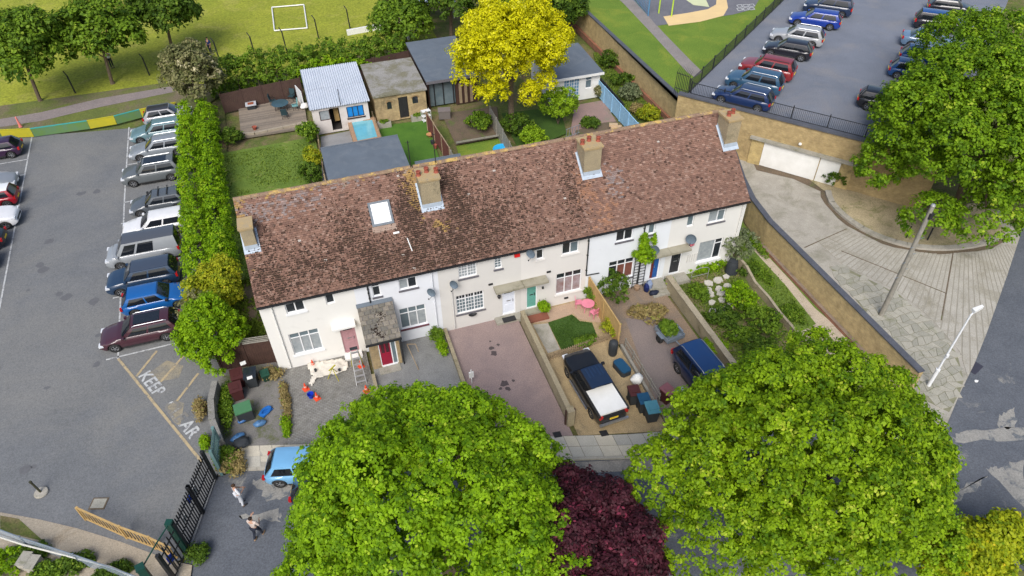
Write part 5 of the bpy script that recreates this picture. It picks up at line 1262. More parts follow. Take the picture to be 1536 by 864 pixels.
# white kerb wall at field corner and far building
a, b, c = at(521, 52), at(576, 42), at(568, -10)
run_wall('white_kerb_wall', 'low white wall at the near right corner of the playing field', [(a.x, a.y), (b.x, b.y)], .5, .25, m_white)
run_wall('white_kerb_wall', 'long white wall beside the sandy yard at the top of the picture', A2((588, 34, .6), (574, -12, .6)), .6, .3, m_white)
ground_sheet('sand_yard', A2((590, 30), (612, 48), (640, 40), (625, -30), (578, -30)), -.05, M('sand_yard_mat', (.50, .41, .30), (.43, .35, .26), .6, .9))
for (u0, v0, u1, v1, lb) in ((600, 10, 612, 48, 'white wall between the sandy yard and the brown bed'), (617, 6, 622, 36, 'white wall right of the brown bed at the top')):
    run_wall('white_yard_wall', lb, A2((u0, v0, .8), (u1, v1, .8)), .8, .22, m_white)
run_wall('white_yard_wall', 'short white cross wall behind the brown bed', A2((600, 9, .8), (616, 6, .8)), .8, .22, m_white)
bs = E('field_store', (0, 0, 0), 'dark brown store with blue door at the very top edge', 'building')
a = at(592, 22); MB().box((a.x+1.6, a.y+1.4, 1.1), (5, 2, 2.2), -.15).build('wall', m_tim_dark, bs); MB().box((a.x+2.9, a.y+.2, 1.0), (.9, .06, 1.8), -.15).build('door', m_bluep, bs)
MB().box((a.x+1.6, a.y+1.4, 2.26), (5.3, 2.3, .1), -.15).build('roof', m_felt, bs)
wc_ = E('pale_canopy', (0, 0, 0), 'pale blue grey roof canopy half hidden behind the dark trees', 'building')
a = at(650, 3, 2); MB().box((a.x, a.y+1, 2), (5, 3, .12), -.15).build('roof', M('pale_blue_roof', (.45, .52, .58), (.4, .47, .53), 2, .5), wc_)
for s in (-1, 1): MB().cyl((a.x+s*2.2, a.y, 0), (a.x+s*2.2, a.y, 1.95), .08, n=6).build('post', m_white, wc_)

# --- plot dividers in front of the houses
m_dw = M('divider_concrete', (.33, .28, .18), (.26, .22, .15), 1.3, .95, c3=(.16, .14, .07), s3=1.4, speck=(20, .4))
run_wall('divider_wall', 'low mossy brick edging between the block paving and grey drive', [(4.91, -2.2), (4.91, front_y(4.9))], .32, .18, m_dw)
run_wall('divider_wall', 'low mossy kerb wall between the grey drive and pink drive', [(9.52, -.05), (9.50, front_y(9.5)+.1)], .28, .16, m_dw, m_dw, .04, .05)
dwl = run_wall('divider_wall', 'buff rendered wall between the pink drive and the small lawn', [(14.12, -.7), (14.08, -8.3)], .88, .20, m_dw, m_dw, .06, .06)
MB().box((14.06, -8.55, .55), (.38, .38, 1.2)).build('pier', m_dw, dwl); MB().box((13.82, -8.55, .55), (.07, .10, 1.15)).box((14.30, -8.55, .55), (.07, .10, 1.15)).build('gate_stile', m_tim_dark, dwl)
run_wall('divider_wall', 'wide pale concrete wall between the brown drive and overgrown garden', [(23.75, -.65), (23.72, -9.6)], .88, .28, m_dw, M('cap_buff', (.36, .31, .22), (.28, .24, .17), 1.5, .95, c3=(.18, .16, .09), s3=1.5, speck=(20, .4)), .08, .05)
cw = run_wall('divider_wall', 'narrow curved pale wall right of the overgrown garden', [(28.95, -.15), (29.0, -1.2), (28.78, -2.6), (28.85, -4.0), (28.75, -5.4), (28.72, -8.2)], [.75, .7, .55, .5, .45, .5], .13, m_dw, MATS['cap_buff'], .03, .04)
panel_fence('timber_panel_fence', 'orange brown timber panel fence between the pink table and the dark shrub', (18.62, -.12), (18.68, -4.35), 1.75, m_tim_o, plank=.12, cap=m_tim_o)
run_wall('low_log_edge', 'low timber and wire edge between the pickup and the brown drive', [(18.85, -4.5), (18.75, -9.2)], .22, .12, m_tim_g, m_tim_g, .03, .04, cat='fence')
wf = E('wire_fence', (0, 0, 0), 'thin post and rail fence beside the wheelie bins', 'fence')
for k in range(5): MB().box((19.05, -4.6-1.05*k, .35), (.06, .06, .8)).build('post', m_tim_g, wf)
for zz in (.35, .65): MB().box2((19.03, -8.9, zz), (19.06, -4.5, zz+.05)).build('rail', m_tim_g, wf)
pk = E('picket_fence', (0, 0, 0), 'small brown picket fence between the lawn and the pickup', 'fence')
pa, pb = Vector((14.45, -4.15)), Vector((18.4, -3.75))
for i in range(31):
    p = pa.lerp(pb, i/30); hh = .55+rnd.uniform(-.02, .02)
    MB().box((p.x, p.y, hh/2), (.065, .02, hh), .1).add([(p.x-.032, p.y-.01, hh), (p.x+.032, p.y-.01, hh), (p.x, p.y, hh+.06), (p.x+.032, p.y+.01, hh), (p.x-.032, p.y+.01, hh)], [(0, 1, 2), (3, 4, 2), (1, 3, 2), (4, 0, 2)]).build('picket', m_tim, pk)
for zz in (.15, .42): c = pa.lerp(pb, .5); MB().box((c.x, c.y+.025, zz), ((pb-pa).length, .025, .05), math.atan2(pb.y-pa.y, pb.x-pa.x)).build('rail', m_tim, pk)
# ================================================================== VEHICLES
def interp(x, pts):
    if x <= pts[0][0]: return pts[0][1]
    for a, b in zip(pts, pts[1:]):
        if x <= b[0]: return a[1]+(b[1]-a[1])*(x-a[0])/(b[0]-a[0])
    return pts[-1][1]
# style: L W H, belt z, hood front z, windscreen base/top x, roof rear top/base x (fractions of L/2), boot z
ST = dict(
 hatch=dict(L=4.1, W=1.74, H=1.45, belt=.92, nose=.70, wb=.42, wt=.12, rt=-.72, rb=-.93, boot=.90),
 suv=dict(L=4.45, W=1.84, H=1.64, belt=1.04, nose=.86, wb=.46, wt=.20, rt=-.82, rb=-.97, boot=1.0),
 estate=dict(L=4.6, W=1.8, H=1.47, belt=.94, nose=.70, wb=.40, wt=.12, rt=-.80, rb=-.96, boot=.93),
 saloon=dict(L=4.6, W=1.8, H=1.42, belt=.94, nose=.70, wb=.38, wt=.08, rt=-.48, rb=-.76, boot=.98),
 van=dict(L=4.75, W=1.88, H=1.92, belt=1.05, nose=.90, wb=.68, wt=.42, rt=-.95, rb=-.985, boot=1.05),
 mini=dict(L=3.8, W=1.7, H=1.42, belt=.90, nose=.76, wb=.44, wt=.22, rt=-.80, rb=-.95, boot=.88))
NC = [0]
def wheel_mesh(r, wd):
    mb = MB(); n = 18; vs = []; fs = []
    prof = [(r*.64, -wd/2), (r*.93, -wd/2), (r, -wd*.36), (r, wd*.36), (r*.93, wd/2), (r*.64, wd/2)]
    for i in range(n):
        t = 2*math.pi*i/n
        for rr, y in prof: vs.append((rr*math.cos(t), y, rr*math.sin(t)))
    k = len(prof)
    for i in range(n):
        for j in range(k-1): a = i*k+j; b = ((i+1) % n)*k+j; fs.append((a, a+1, b+1, b))
    mb.add(vs, fs); return mb.mesh('wheel', m_tyre, True)
def rim_mesh(r, wd):
    mb = MB()
    for s in (-1, 1):
        y = s*wd*.40; rr = r*.64; n = 15
        ring = [(rr*math.cos(2*math.pi*i/n), y, rr*math.sin(2*math.pi*i/n)) for i in range(n)]+[(rr*.86*math.cos(2*math.pi*i/n), y, rr*.86*math.sin(2*math.pi*i/n)) for i in range(n)]
        mb.add(ring, [((i, (i+1) % n, n+(i+1) % n, n+i) if s < 0 else (n+i, n+(i+1) % n, (i+1) % n, i)) for i in range(n)])
        for q in range(5):
            t = 2*math.pi*q/5; c, sn = math.cos(t), math.sin(t)
            P = [(rr*.9*math.cos(t-.16), y, rr*.9*math.sin(t-.16)), (rr*.9*math.cos(t+.16), y, rr*.9*math.sin(t+.16)), (rr*.12*math.cos(t+1), y+s*.02, rr*.12*math.sin(t+1)), (rr*.12*math.cos(t-1), y+s*.02, rr*.12*math.sin(t-1))]
            mb.add(P, [(0, 1, 2, 3) if s < 0 else (3, 2, 1, 0)])
        mb.add([(rr*.2*math.cos(2*math.pi*i/8), y+s*.022, rr*.2*math.sin(2*math.pi*i/8)) for i in range(8)], [tuple(range(8)) if s < 0 else tuple(range(8))[::-1]])
    return mb.mesh('rim', m_rim)
WM, RM = wheel_mesh(.32, .22), rim_mesh(.32, .22)
def car(label, x, y, ang, style, colr, roofc=None, z=0.0, group='cars parked in the left car park', sc=.97, rails=False, bars=False, name='parked_car', sunroof=False, cat='car', pickup=False):
    S = dict(ST[style]); L, Wd, Hh = S['L'], S['W'], S['H']; h = L/2
    o = E(name, (x, y, z), label, cat, group, ang); o.scale = (sc, sc, sc)
    colr = tuple(q*.62 if max(colr) < .6 else q*.95 for q in colr); roofc = roofc and tuple(q*.7 if max(roofc) < .6 else q for q in roofc)
    pm = paint(colr); xw = (-h*.62, h*.64); r = .32; ar = .385
    belt, nose, boot = S['belt'], S['nose'], S['boot']; wbx, wtx, rtx, rbx = [S[k]*h for k in ('wb', 'wt', 'rt', 'rb')]
    # lower body loft
    topz = [(-h, boot-.28), (-h+.05, boot-.06), (-h+.16, boot-.01), (rbx, boot), (wbx-.1, belt), (wbx+.25, belt-.02), (h*.80, nose+.08), (h-.14, nose), (h-.04, nose-.12), (h, nose-.25)]
    if pickup: topz = [(-h, .92), (-h+.03, 1.0), (wbx-.1, belt), (wbx+.25, belt-.0), (h*.84, nose+.1), (h-.10, nose), (h-.03, nose-.1), (h, nose-.3)]
    botz = [(-h, .42), (-h+.18, .26), (h-.25, .24), (h, .38)]
    xs = sorted(set([-h, -h+.03, -h+.08, -h+.18, -h+.35, h-.4, h-.22, h-.12, h-.05, h]+[xw[0]+ar*math.cos(t) for t in [math.pi*k/9 for k in range(10)]]+[xw[1]+ar*math.cos(t) for t in [math.pi*k/9 for k in range(10)]]+[rbx, wbx, wbx+.2, 0, -.5, .4]))
    vs = []; fs = []; m_ = 13
    for X in xs:
        e = abs(X)/h; hw = Wd/2*(1-.22*max(0, (e-.62)/.38)**2.4); zt = interp(X, topz); zb = interp(X, botz)
        for w_ in xw:
            d = ar**2-(X-w_)**2
            if d > -1e-6: zb = max(zb, .30+math.sqrt(max(0, d)))
        zb = min(zb, zt-.12); dz = zt-zb
        half = [(hw*.955, zb), (hw*.995, zb+dz*.22), (hw*1.0, zb+dz*.55), (hw*.975, zt-min(.09, dz*.3)), (hw*.90, zt-.012), (hw*.5, zt+.018)]
        ring = [(X, -p[0], p[1]) for p in half]+[(X, 0, zt+.026)]+[(X, p[0], p[1]) for p in half[::-1]]
        vs += ring
    for i in range(len(xs)-1):
        for j in range(m_-1): a = i*m_+j; fs.append((a, a+m_, a+m_+1, a+1))
        fs.append((i*m_+m_-1, (i+1)*m_+m_-1, (i+1)*m_, i*m_))
    fs.append(tuple(range(m_))); fs.append(tuple(range((len(xs)-1)*m_, len(xs)*m_))[::-1])
    mb = MB(); mb.add(vs, fs)
    # cabin shell
    wb_, wt_ = Wd/2*.90, Wd/2*.70; bz = belt-.03; rz_ = Hh-.06; cr = .05
    def sidept(s, u, v, off=0.0):
        """u 0 rear .. 1 front, v 0 belt .. 1 roof edge"""
        xa = rbx+(wbx-rbx)*u; xb = rtx+(wtx-rtx)*u; bulge = .03*math.sin(math.pi*v)
        X = xa+(xb-xa)*v; Y = (wb_+(wt_-wb_)*v+bulge+off)*s; Z = bz+(rz_-bz)*v
        return (X, Y, Z)
    if pickup: rtx = rbx+.02*0+rbx*0+rbx; S['x'] = 0
    nu, nv = 8, 4
    cv = []; cf = []
    for s in (-1, 1):
        k = len(cv)
        for i in range(nu+1):
            for j in range(nv+1): cv.append(sidept(s, i/nu, j/nv))
        for i in range(nu):
            for j in range(nv): a = k+i*(nv+1)+j; q = (a, a+nv+1, a+nv+2, a+1); cf.append(q if s < 0 else q[::-1])
    k = len(cv); ny = 8
    for i in range(nu+1):
        for j in range(ny+1):
            t = j/ny; Y = -wt_+2*wt_*t; X = rtx+(wtx-rtx)*i/nu; u = i/nu
            cv.append((X, Y, rz_+cr*(1-(2*t-1)**4)+.02*math.sin(math.pi*u)*(1-(2*t-1)**2)))
    for i in range(nu):
        for j in range(ny): a = k+i*(ny+1)+j; cf.append((a, a+ny+1, a+ny+2, a+1))
    def screen(front, off=0.0, ins=0.0):
        P = []
        xa, xb = (wbx, wtx) if front else (rbx, rtx); sg = 1 if front else -1; L_ = math.hypot(xb-xa, rz_-bz) or 1
        nx_, nz_ = sg*(rz_-bz)/L_, abs(xb-xa)/L_
        for j in range(7):
            v = ins+(1-2*ins)*j/6
            for i in range(7):
                t = ins*.6+(1-1.2*ins)*i/6; Y = (2*t-1)*(wb_+(wt_-wb_)*v); bow = .06*(1-(2*t-1)**2)*sg*(1-v*.6)
                P.append((xa+(xb-xa)*v+bow+nx_*off, Y, bz+(rz_+ (cr*(1-(2*t-1)**4)) -bz)*v+nz_*off))
        F = []
        for j in range(6):
            for i in range(6): a = j*7+i; q = (a, a+1, a+8, a+7); F.append(q if front else q[::-1])
        return P, F
    for fr_ in (True, False):
        P, F = screen(fr_); k = len(cv); cv += P; cf += [tuple(i+k for i in f) for f in F]
    mb.add(cv, cf)
    body = mb.build('body', pm, o, smooth=True)
    if roofc:  # own roof colour on some cars, painted blue sky reflection on others
        rf = MB(); k = [(rtx+(wtx-rtx)*i/6, -wt_*.97+1.94*wt_*j/6) for i in range(7) for j in range(7)]
        rf.add([(X, Y, rz_+.012+cr*(1-(Y/wt_)**4)+.02*math.sin(math.pi*(X-rtx)/(wtx-rtx))*(1-(Y/wt_)**2)) for X, Y in k], [(i*7+j, (i+1)*7+j, (i+1)*7+j+1, i*7+j+1) for i in range(6) for j in range(6)])
        rf.build('roof_panel', paint(roofc), o, smooth=True)
    for fr_, nm in ((True, 'windscreen'), (False, 'rear_window')):
        P, F = screen(fr_, .012, .06); MB().add(P, F).build(nm, m_cargl, o, smooth=True)
    spans = [(.56, .90), (.10, .52)] if style != 'van' else [(.72, .93), (.40, .68)]
    if pickup: spans = [(.52, .90), (.08, .48)]
    for s in (-1, 1):
        for (u0, u1) in spans:
            P = [sidept(s, u0+(u1-u0)*i/3, .10+.78*j/3, .012) for i in range(4) for j in range(4)]
            F = [((i*4+j, (i+1)*4+j, (i+1)*4+j+1, i*4+j+1) if s < 0 else (i*4+j+1, (i+1)*4+j+1, (i+1)*4+j, i*4+j)) for i in range(3) for j in range(3)]
            MB().add(P, F).build('side_window', m_cargl, o, smooth=True)
        MB().box((h-.16, s*Wd/2*.72, nose-.10), (.26, .34, .12), 0).build('headlight', m_lens, o)
        MB().box((-h+.07, s*Wd/2*.80, boot-.14), (.13, .20, .20 if style not in ('suv', 'van') else .30)).build('tail_light', m_red, o)
        MB().box((wbx-.12, s*(Wd/2+.05), belt+.06), (.14, .18, .12)).build('mirror', pm if style != 'hatch' else m_black, o)
        MB().box2((xw[0]+ar+.05, s*(Wd/2*.955)-.03, .22), (xw[1]-ar-.05, s*(Wd/2*.955)+.03, .33)).build('sill', m_black, o)
        if rails: MB().tube([(rtx+.1, s*wt_*.93, rz_+.04), (rtx+.25, s*wt_*.93, rz_+.10), (wtx-.25, s*wt_*.93, rz_+.10), (wtx-.1, s*wt_*.93, rz_+.04)], .022, 5).build('roof_rail', m_rim if rails == 1 else m_black, o)
        for X in xw:
            wo = link('wheel', WM, o, (X, s*(Wd/2-.125), .32)); link('rim', RM, wo)
    if bars:
        for X in (wtx-.45, rtx+.65): MB().box((X, 0, rz_+.13), (.07, wt_*2.05, .04)).build('roof_bar', m_black, o)
    if sunroof: MB().add([(wtx-.15, -wt_*.7, rz_+.075), (wtx-.15, wt_*.7, rz_+.075), (rtx+.5, wt_*.7, rz_+.075), (rtx+.5, -wt_*.7, rz_+.075)], [(0, 1, 2, 3)]).build('sunroof', m_cargl, o)
    MB().box((h-.012, 0, nose-.33), (.04, Wd*.62, .16)).build('grille', m_black, o)
    MB().box((h+.012, 0, .42), (.02, .5, .11)).build('number_plate', m_wplate, o)
    MB().box((-h-.012, 0, boot-.33), (.03, .5, .11)).build('number_plate', m_yplate, o)
    MB().box2((-h+.3, -Wd/2*.8, .18), (h-.3, Wd/2*.8, .34)).build('underbody', m_black, o)
    return o
def park_px(u, v, z): p = at(u, v, z); return p.x, p.y
CPZ = -.03
# right-hand row of the left car park: front end at (x,y)
def rowcar(label, xf, yc, rev, style, colr, **k):
    L = ST[style]['L']*.97; car(label, xf+L/2, yc, R(180) if not rev else 0, style, colr, z=CPZ, **k)
rowcar('white car with dark roof and purple reflections, furthest up the hedge row', -8.85, 32.6, True, 'hatch', (.55, .55, .58), roofc=(.05, .05, .06))
rowcar('pale teal car second from the far end of the hedge row', -9.75, 29.9, False, 'estate', (.20, .34, .38), rails=1)
rowcar('silver grey car with roof rails third from the far end of the hedge row', -9.6, 27.0, False, 'estate', (.34, .38, .42), rails=1)
rowcar('slate grey SUV with panoramic roof and silver wheels', -9.85, 23.3, False, 'suv', (.17, .19, .20), rails=1, sunroof=True)
rowcar('dark grey car carrying two black roof bars', -9.0, 18.9, False, 'hatch', (.13, .15, .17), bars=True)
rowcar('plain white car between the roof bar car and the silver camper', -9.3, 16.1, False, 'estate', (.72, .72, .72))
rowcar('silver camper van with dark pop top roof', -10.0, 13.2, False, 'van', (.42, .45, .48), roofc=(.10, .11, .13), cat='van', name='parked_van', sunroof=False)
rowcar('dark navy blue car beside the silver camper van', -9.75, 10.4, False, 'suv', (.02, .055, .12), roofc=(.06, .08, .12))  # paler roof colour stands in for reflected sky
rowcar('bright blue small car with red tail light facing the hedge', -8.7, 8.05, True, 'hatch', (.01, .15, .50))
rowcar('dark maroon estate car at the near end of the hedge row', -9.7, 5.35, False, 'estate', (.085, .025, .04), rails=1, sunroof=True)
# left-hand row: right end near x=-17
def lrow(label, xr, yc, front_right, style, colr, **k):
    L = ST[style]['L']*.97; car(label, xr-L/2, yc, 0 if front_right else R(180), style, colr, z=CPZ, **k)
lrow('dark purple car at the far end of the left edge row', -18.0, 31.0, False, 'hatch', (.05, .015, .06))
lrow('silver car with its bonnet showing at the left picture edge', -17.5, 25.9, True, 'saloon', (.36, .39, .43))
lrow('red car with white roof at the left picture edge', -17.0, 23.4, False, 'mini', (.45, .01, .03), roofc=(.75, .75, .75))
lrow('white car with black grille at the left picture edge', -16.5, 20.6, True, 'suv', (.75, .75, .76))
lrow('black car with yellow plate just below the white car', -16.9, 18.1, False, 'hatch', (.02, .02, .03))
lrow('dark blue car with yellow plate at the left picture edge', -17.0, 15.6, False, 'hatch', (.015, .02, .045))
lrow('dark car lowest in the left edge row', -17.4, 12.6, False, 'estate', (.03, .03, .035))
# upper deck
DG = 'cars parked on the upper car park'
def deckcar(label, u, v, ang, style, colr, **k):
    p = at(u, v, DK+.8); car(label, p.x, p.y, R(ang), style, colr, z=DK, group=DG, **k)
deckcar('dark blue estate nearest the retaining wall railing', 1116, 141, 130, 'estate', (.015, .04, .14), rails=1, roofc=(.03, .06, .14))  # sky reflection is coloured into the roof panel
deckcar('grey blue car beside the dark blue estate on the upper car park', 1133, 119, 132, 'suv', (.04, .12, .22), rails=1)
deckcar('red SUV on the upper car park by the park railing', 1152, 99, 132, 'suv', (.34, .03, .035), rails=2)
deckcar('black car between the red SUV and the silver car', 1183, 70, 136, 'hatch', (.018, .02, .025))
deckcar('silver car with light roof on the upper car park', 1197, 50, 136, 'estate', (.52, .54, .56), rails=1)
deckcar('vivid blue estate with white wheels near the top of the picture', 1224, 25, 138, 'estate', (.015, .06, .42))
deckcar('dark blue car cut by the top edge of the picture', 1243, 7, 138, 'suv', (.02, .04, .10))
deckcar('black car with white wheel at the top of the right deck row', 1428, 7, -40, 'hatch', (.02, .02, .024), roofc=(.02, .04, .09))  # bluish roof is reflected sky put into the paint colour
deckcar('black car with blue sky reflection painted on its roof in the right deck row, second from the top', 1412, 31, -42, 'suv', (.02, .022, .03), roofc=(.01, .08, .30))  # black roof coloured blue to imitate the sky's reflection
deckcar('silver blue car half under the large tree', 1396, 57, -42, 'saloon', (.20, .32, .48), roofc=(.06, .22, .5))  # stronger blue on the roof is painted sky reflection
deckcar('blue car mostly under the large tree edge', 1390, 82, -44, 'hatch', (.02, .09, .28))
deckcar('dark blue car behind the leaves of the large tree', 1375, 103, -44, 'hatch', (.015, .08, .26))
deckcar('black car lowest in the right deck row behind the leaves', 1336, 150, -46, 'estate', (.015, .016, .02))
# street cars under the big tree
p = at(440, 697, .6); car('pale blue hatchback with yellow plate beside the pavement under the big tree', -1.15+2.0, -7.15, R(-15), 'hatch', (.16, .38, .62), z=-.10, group='cars parked along the street')
car('dark car with red tail light next to the pale blue hatchback', 1.95, -8.75, R(-15), 'hatch', (.03, .03, .05), z=-.10, group='cars parked along the street')
# blue estate on the brown drive
car('shiny dark blue people carrier on the brown drive under the tree', 21.95, -8.6, R(-86), 'suv', (.006, .02, .075), roofc=(.012, .06, .20), group='cars on the front drives', rails=1, sc=1.04)  # brighter blue roof colour imitates reflected sky
# pickup
ST['pick'] = dict(L=4.95, W=1.86, H=1.72, belt=1.08, nose=.98, wb=.40, wt=.20, rt=-.13, rb=-.20, boot=1.05)
pu = car('black double cab pickup with white load bed cover on the gravel drive', 16.0, -7.05, R(93), 'pick', (.012, .013, .016), roofc=(.012, .03, .075), group='cars on the front drives', name='pickup_truck', cat='pickup', pickup=True, sc=.96)  # black cab roof tinted blue as painted sky reflection
h_ = 4.95/2
MB().prism([(-h_+.10, -.80), (-.20*h_-.12, -.80), (-.20*h_-.12, .80), (-h_+.10, .80)], 1.04, 1.135).build('load_cover', m_white, pu)
for s in (-1, 1):
    MB().box2((-h_+.02, s*.84-.05, 1.0), (-.20*h_-.02, s*.84+.05, 1.15)).build('bed_rail', m_black, pu)
    MB().tube([(-1.2, s*.98, .36), (1.0, s*.98, .36)], .045, 6).build('side_step', m_rim, pu)
MB().box2((-h_-.13, -.85, .38), (-h_-.015, .85, .50)).build('rear_bumper', m_rim, pu)
for k in range(5): MB().box2((-.12*h_, -.45+.2*k, 1.715+.0), (.16*h_, -.38+.2*k, 1.74)).build('roof_rib', paint((.012, .03, .075)), pu)  # ribs repeat the sky tint painted on the cab roof
# ================================================================== TREES, HEDGES, SHRUBS
lf_lime = leaf_mat('leaf_lime', (.07, .165, .005), (.26, .44, .010), (.42, .54, .04))
lf_lime2 = leaf_mat('leaf_lime_yellow', (.07, .155, .005), (.26, .405, .010), (.44, .52, .05))
lf_hedge = leaf_mat('leaf_hedge', (.08, .18, .004), (.25, .42, .008), (.38, .48, .03))
lf_hedgey = leaf_mat('leaf_hedge_yellow', (.13, .20, .01), (.40, .42, .02), (.55, .45, .05))
lf_dark = leaf_mat('leaf_dark', (.028, .065, .008), (.11, .19, .018), (.2, .28, .03))
lf_mid = leaf_mat('leaf_mid', (.045, .10, .010), (.17, .28, .02), (.30, .40, .04))
lf_big = leaf_mat('leaf_big', (.05, .12, .006), (.20, .34, .012), (.38, .48, .04))
lf_yel = leaf_mat('leaf_yellow', (.36, .36, .004), (.74, .71, .010), (.82, .78, .10), trans=.4)
lf_yelg = leaf_mat('leaf_yellowgreen', (.13, .22, .008), (.42, .46, .015), (.75, .58, .03))
lf_purp = leaf_mat('leaf_purple', (.022, .009, .012), (.075, .018, .028), (.20, .03, .06), trans=.2)
lf_cream = leaf_mat('leaf_cream', (.085, .11, .03), (.26, .25, .11), (.62, .56, .36))
lf_olive = leaf_mat('leaf_olive', (.10, .13, .06), (.22, .26, .13), (.32, .34, .2))
lf_weep = leaf_mat('leaf_weeping', (.12, .22, .01), (.30, .46, .02), None)
lf_straw = leaf_mat('leaf_straw', (.20, .15, .06), (.38, .30, .12), (.30, .40, .05))

def tree(name, label, base, c, rad, nl, lr, mat, size, ncl, per, cr, tr=.25, seed=1, group=None, zs=(-.35, .95), extra=(), **k):
    lob = [(c[0], c[1], c[2], rad[0]*.66, rad[1]*.66, rad[2]*.66)] + lobed(c, rad, nl, lr, seed, zs) + list(extra)
    return make_tree(name, label, 'tree', base, lob, mat, size, ncl, per, cr, tr, group, **k)
# three trees in the foreground
tree('broad_tree', 'huge round lime green tree left of the purple tree', (6.2, -15.2, -.06), (5.65, -14.3, 5.9), (5.3, 5.2, 4.7), 95, .19, lf_lime, .118, 6500, 38, .27, .38, 3, shell=.80,
     extra=[(10.4, -18.3, 3.4, 1.8, 1.9, 1.7), (10.9, -12.8, 3.6, 1.2, 1.2, 1.1), (0.9, -15.4, 3.4, 1.8, 1.9, 1.7), (1.5, -12.9, 3.7, 1.4, 1.3, 1.4), (9.4, -13.2, 5.6, 1.6, 1.6, 1.4), (3.2, -11.3, 4.6, 1.5, 1.4, 1.5)])
tree('broad_tree', 'huge yellow green tree at the lower right in front of the overgrown garden', (21.0, -18.4, -.06), (20.4, -17.2, 5.6), (6.1, 5.4, 4.9), 110, .18, lf_lime2, .118, 7500, 38, .27, .42, 8, shell=.80,
     extra=[(26.2, -17.4, 3.6, 1.8, 1.6, 1.6), (15.4, -15.4, 4.6, 1.7, 1.6, 1.5), (18.2, -13.6, 4.7, 1.5, 1.2, 1.2), (24.2, -20.4, 2.6, 2.0, 1.8, 1.8), (16.4, -17.9, 3.4, 2.2, 2.2, 2.2)])
tree('purple_tree', 'dark purple leaved tree between the two huge green trees', (11.8, -18.2, -.06), (11.7, -16.9, 3.4), (2.8, 3.4, 2.7), 34, .27, lf_purp, .115, 2400, 28, .28, .2, 5, shell=.6, elong=1.6)
tree('golden_tree', 'yellow green tree cut by the bottom right corner', (26.9, -21.5, -.06), (26.9, -21.3, 1.7), (2.5, 1.4, 1.4), 10, .36, lf_yelg, .14, 700, 28, .3, .18, 11, shell=.6)
tree('dark_shrub_tree', 'dark low green tree beside the golden tree in the bottom right corner', (30.2, -22.2, -.06), (30.0, -21.9, 1.4), (1.3, 1.2, 1.3), 7, .4, lf_dark, .15, 260, 22, .3, .12, 12)
# large tree at upper right
tree('broad_tree', 'large dark green tree at the upper right overhanging the car deck and island', (45.2, -1.6, 0), (45.2, -.4, 6.6), (6.8, 6.2, 5.9), 80, .21, lf_big, .165, 6500, 30, .36, .42, 21, shell=.78,
     extra=[(40.0, 1.5, 4.2, 1.6, 1.6, 1.4), (41.0, -2.6, 2.6, 1.8, 1.5, 1.5), (44.6, 5.4, 5.6, 2.2, 2.0, 2.0), (43.8, -4.2, 3.0, 2.2, 1.9, 1.9), (46.5, -3.6, 3.4, 2.2, 1.9, 2.0), (41.6, 2.6, 3.2, 1.7, 1.6, 1.6), (49.5, 4.5, 9.0, 3, 3, 3), (52, 9, 7.0, 3.2, 3.2, 3.0), (50.5, -3, 5.2, 3, 2.6, 3.2)])
# yellow tree
tree('yellow_tree', 'tall bright yellow tree rising behind the houses', (20.6, 21.1, 0), (20.6, 21.5, 7.4), (4.9, 4.1, 3.9), 52, .20, lf_yel, .15, 3100, 26, .33, .26, 31, shell=.55, zs=(-.75, .95),
     extra=[(17.2, 21.2, 5.6, 1.3, 1.1, 1.2), (23.9, 20.3, 7.4, 1.4, 1.2, 1.0), (24.2, 21.2, 5.4, 1.1, 1.0, .9), (21.6, 19.4, 3.9, .9, .8, 1.0), (19.0, 19.6, 4.4, 1.0, .9, .9), (23.2, 20.2, 4.2, .9, .8, 1.0), (18.0, 20.2, 4.0, .8, .7, .8)])
# trees on the field edge
for i, (bx, by, w_, h_, lb) in enumerate([(-18.3, 40.5, 3.9, 3.3, 'dark green field tree at the left picture edge'), (-12.3, 42.0, 3.9, 3.1, 'dark green field tree in the middle of the three by the path'), (-6.9, 46.2, 3.5, 2.9, 'dark green field tree nearest the goal')]):
    tree('field_tree', lb, (bx, by, -.05), (bx+.5, by, 4.6), (w_, w_*.95, h_), 16, .34, lf_mid if i == 0 else lf_dark if i == 2 else lf_mid, .26, 760, 22, .48, .16, 40+i, group='trees between path and playing field')
tree('flowering_tree', 'cream flowering bushy tree at the top end of the hedge', (-4.3, 32.6, -.05), (-4.0, 33.2, 3.2), (2.6, 2.4, 2.6), 13, .38, lf_cream, .20, 620, 24, .34, .16, 50, shell=.7)
# dark trees behind the garden rooms
for i, (x_, y_, r_, h_, lb) in enumerate([(15.5, 39.5, 3.0, 4.6, 'dark green tree behind the blue grey garden room roof'), (20.5, 41.0, 4.2, 6.8, 'dark green tree left of the yellow tree top'), (26.8, 35.0, 3.9, 6.8, 'very dark tree right of the yellow tree behind the summer house'), (31.0, 37.6, 2.6, 4.4, 'dark green tree at the top end of the brick garden wall'), (30.0, 43.5, 3.8, 7.0, 'dark green tree touching the top edge right of the yellow tree')]):
    tree('dark_tree', lb, (x_, y_, -.15), (x_, y_, h_*.62), (r_, r_*.9, h_*.5), 12, .36, lf_dark if i != 0 else lf_mid, .24, 640, 22, .42, .2, 60+i, group='dark trees behind the rear gardens')

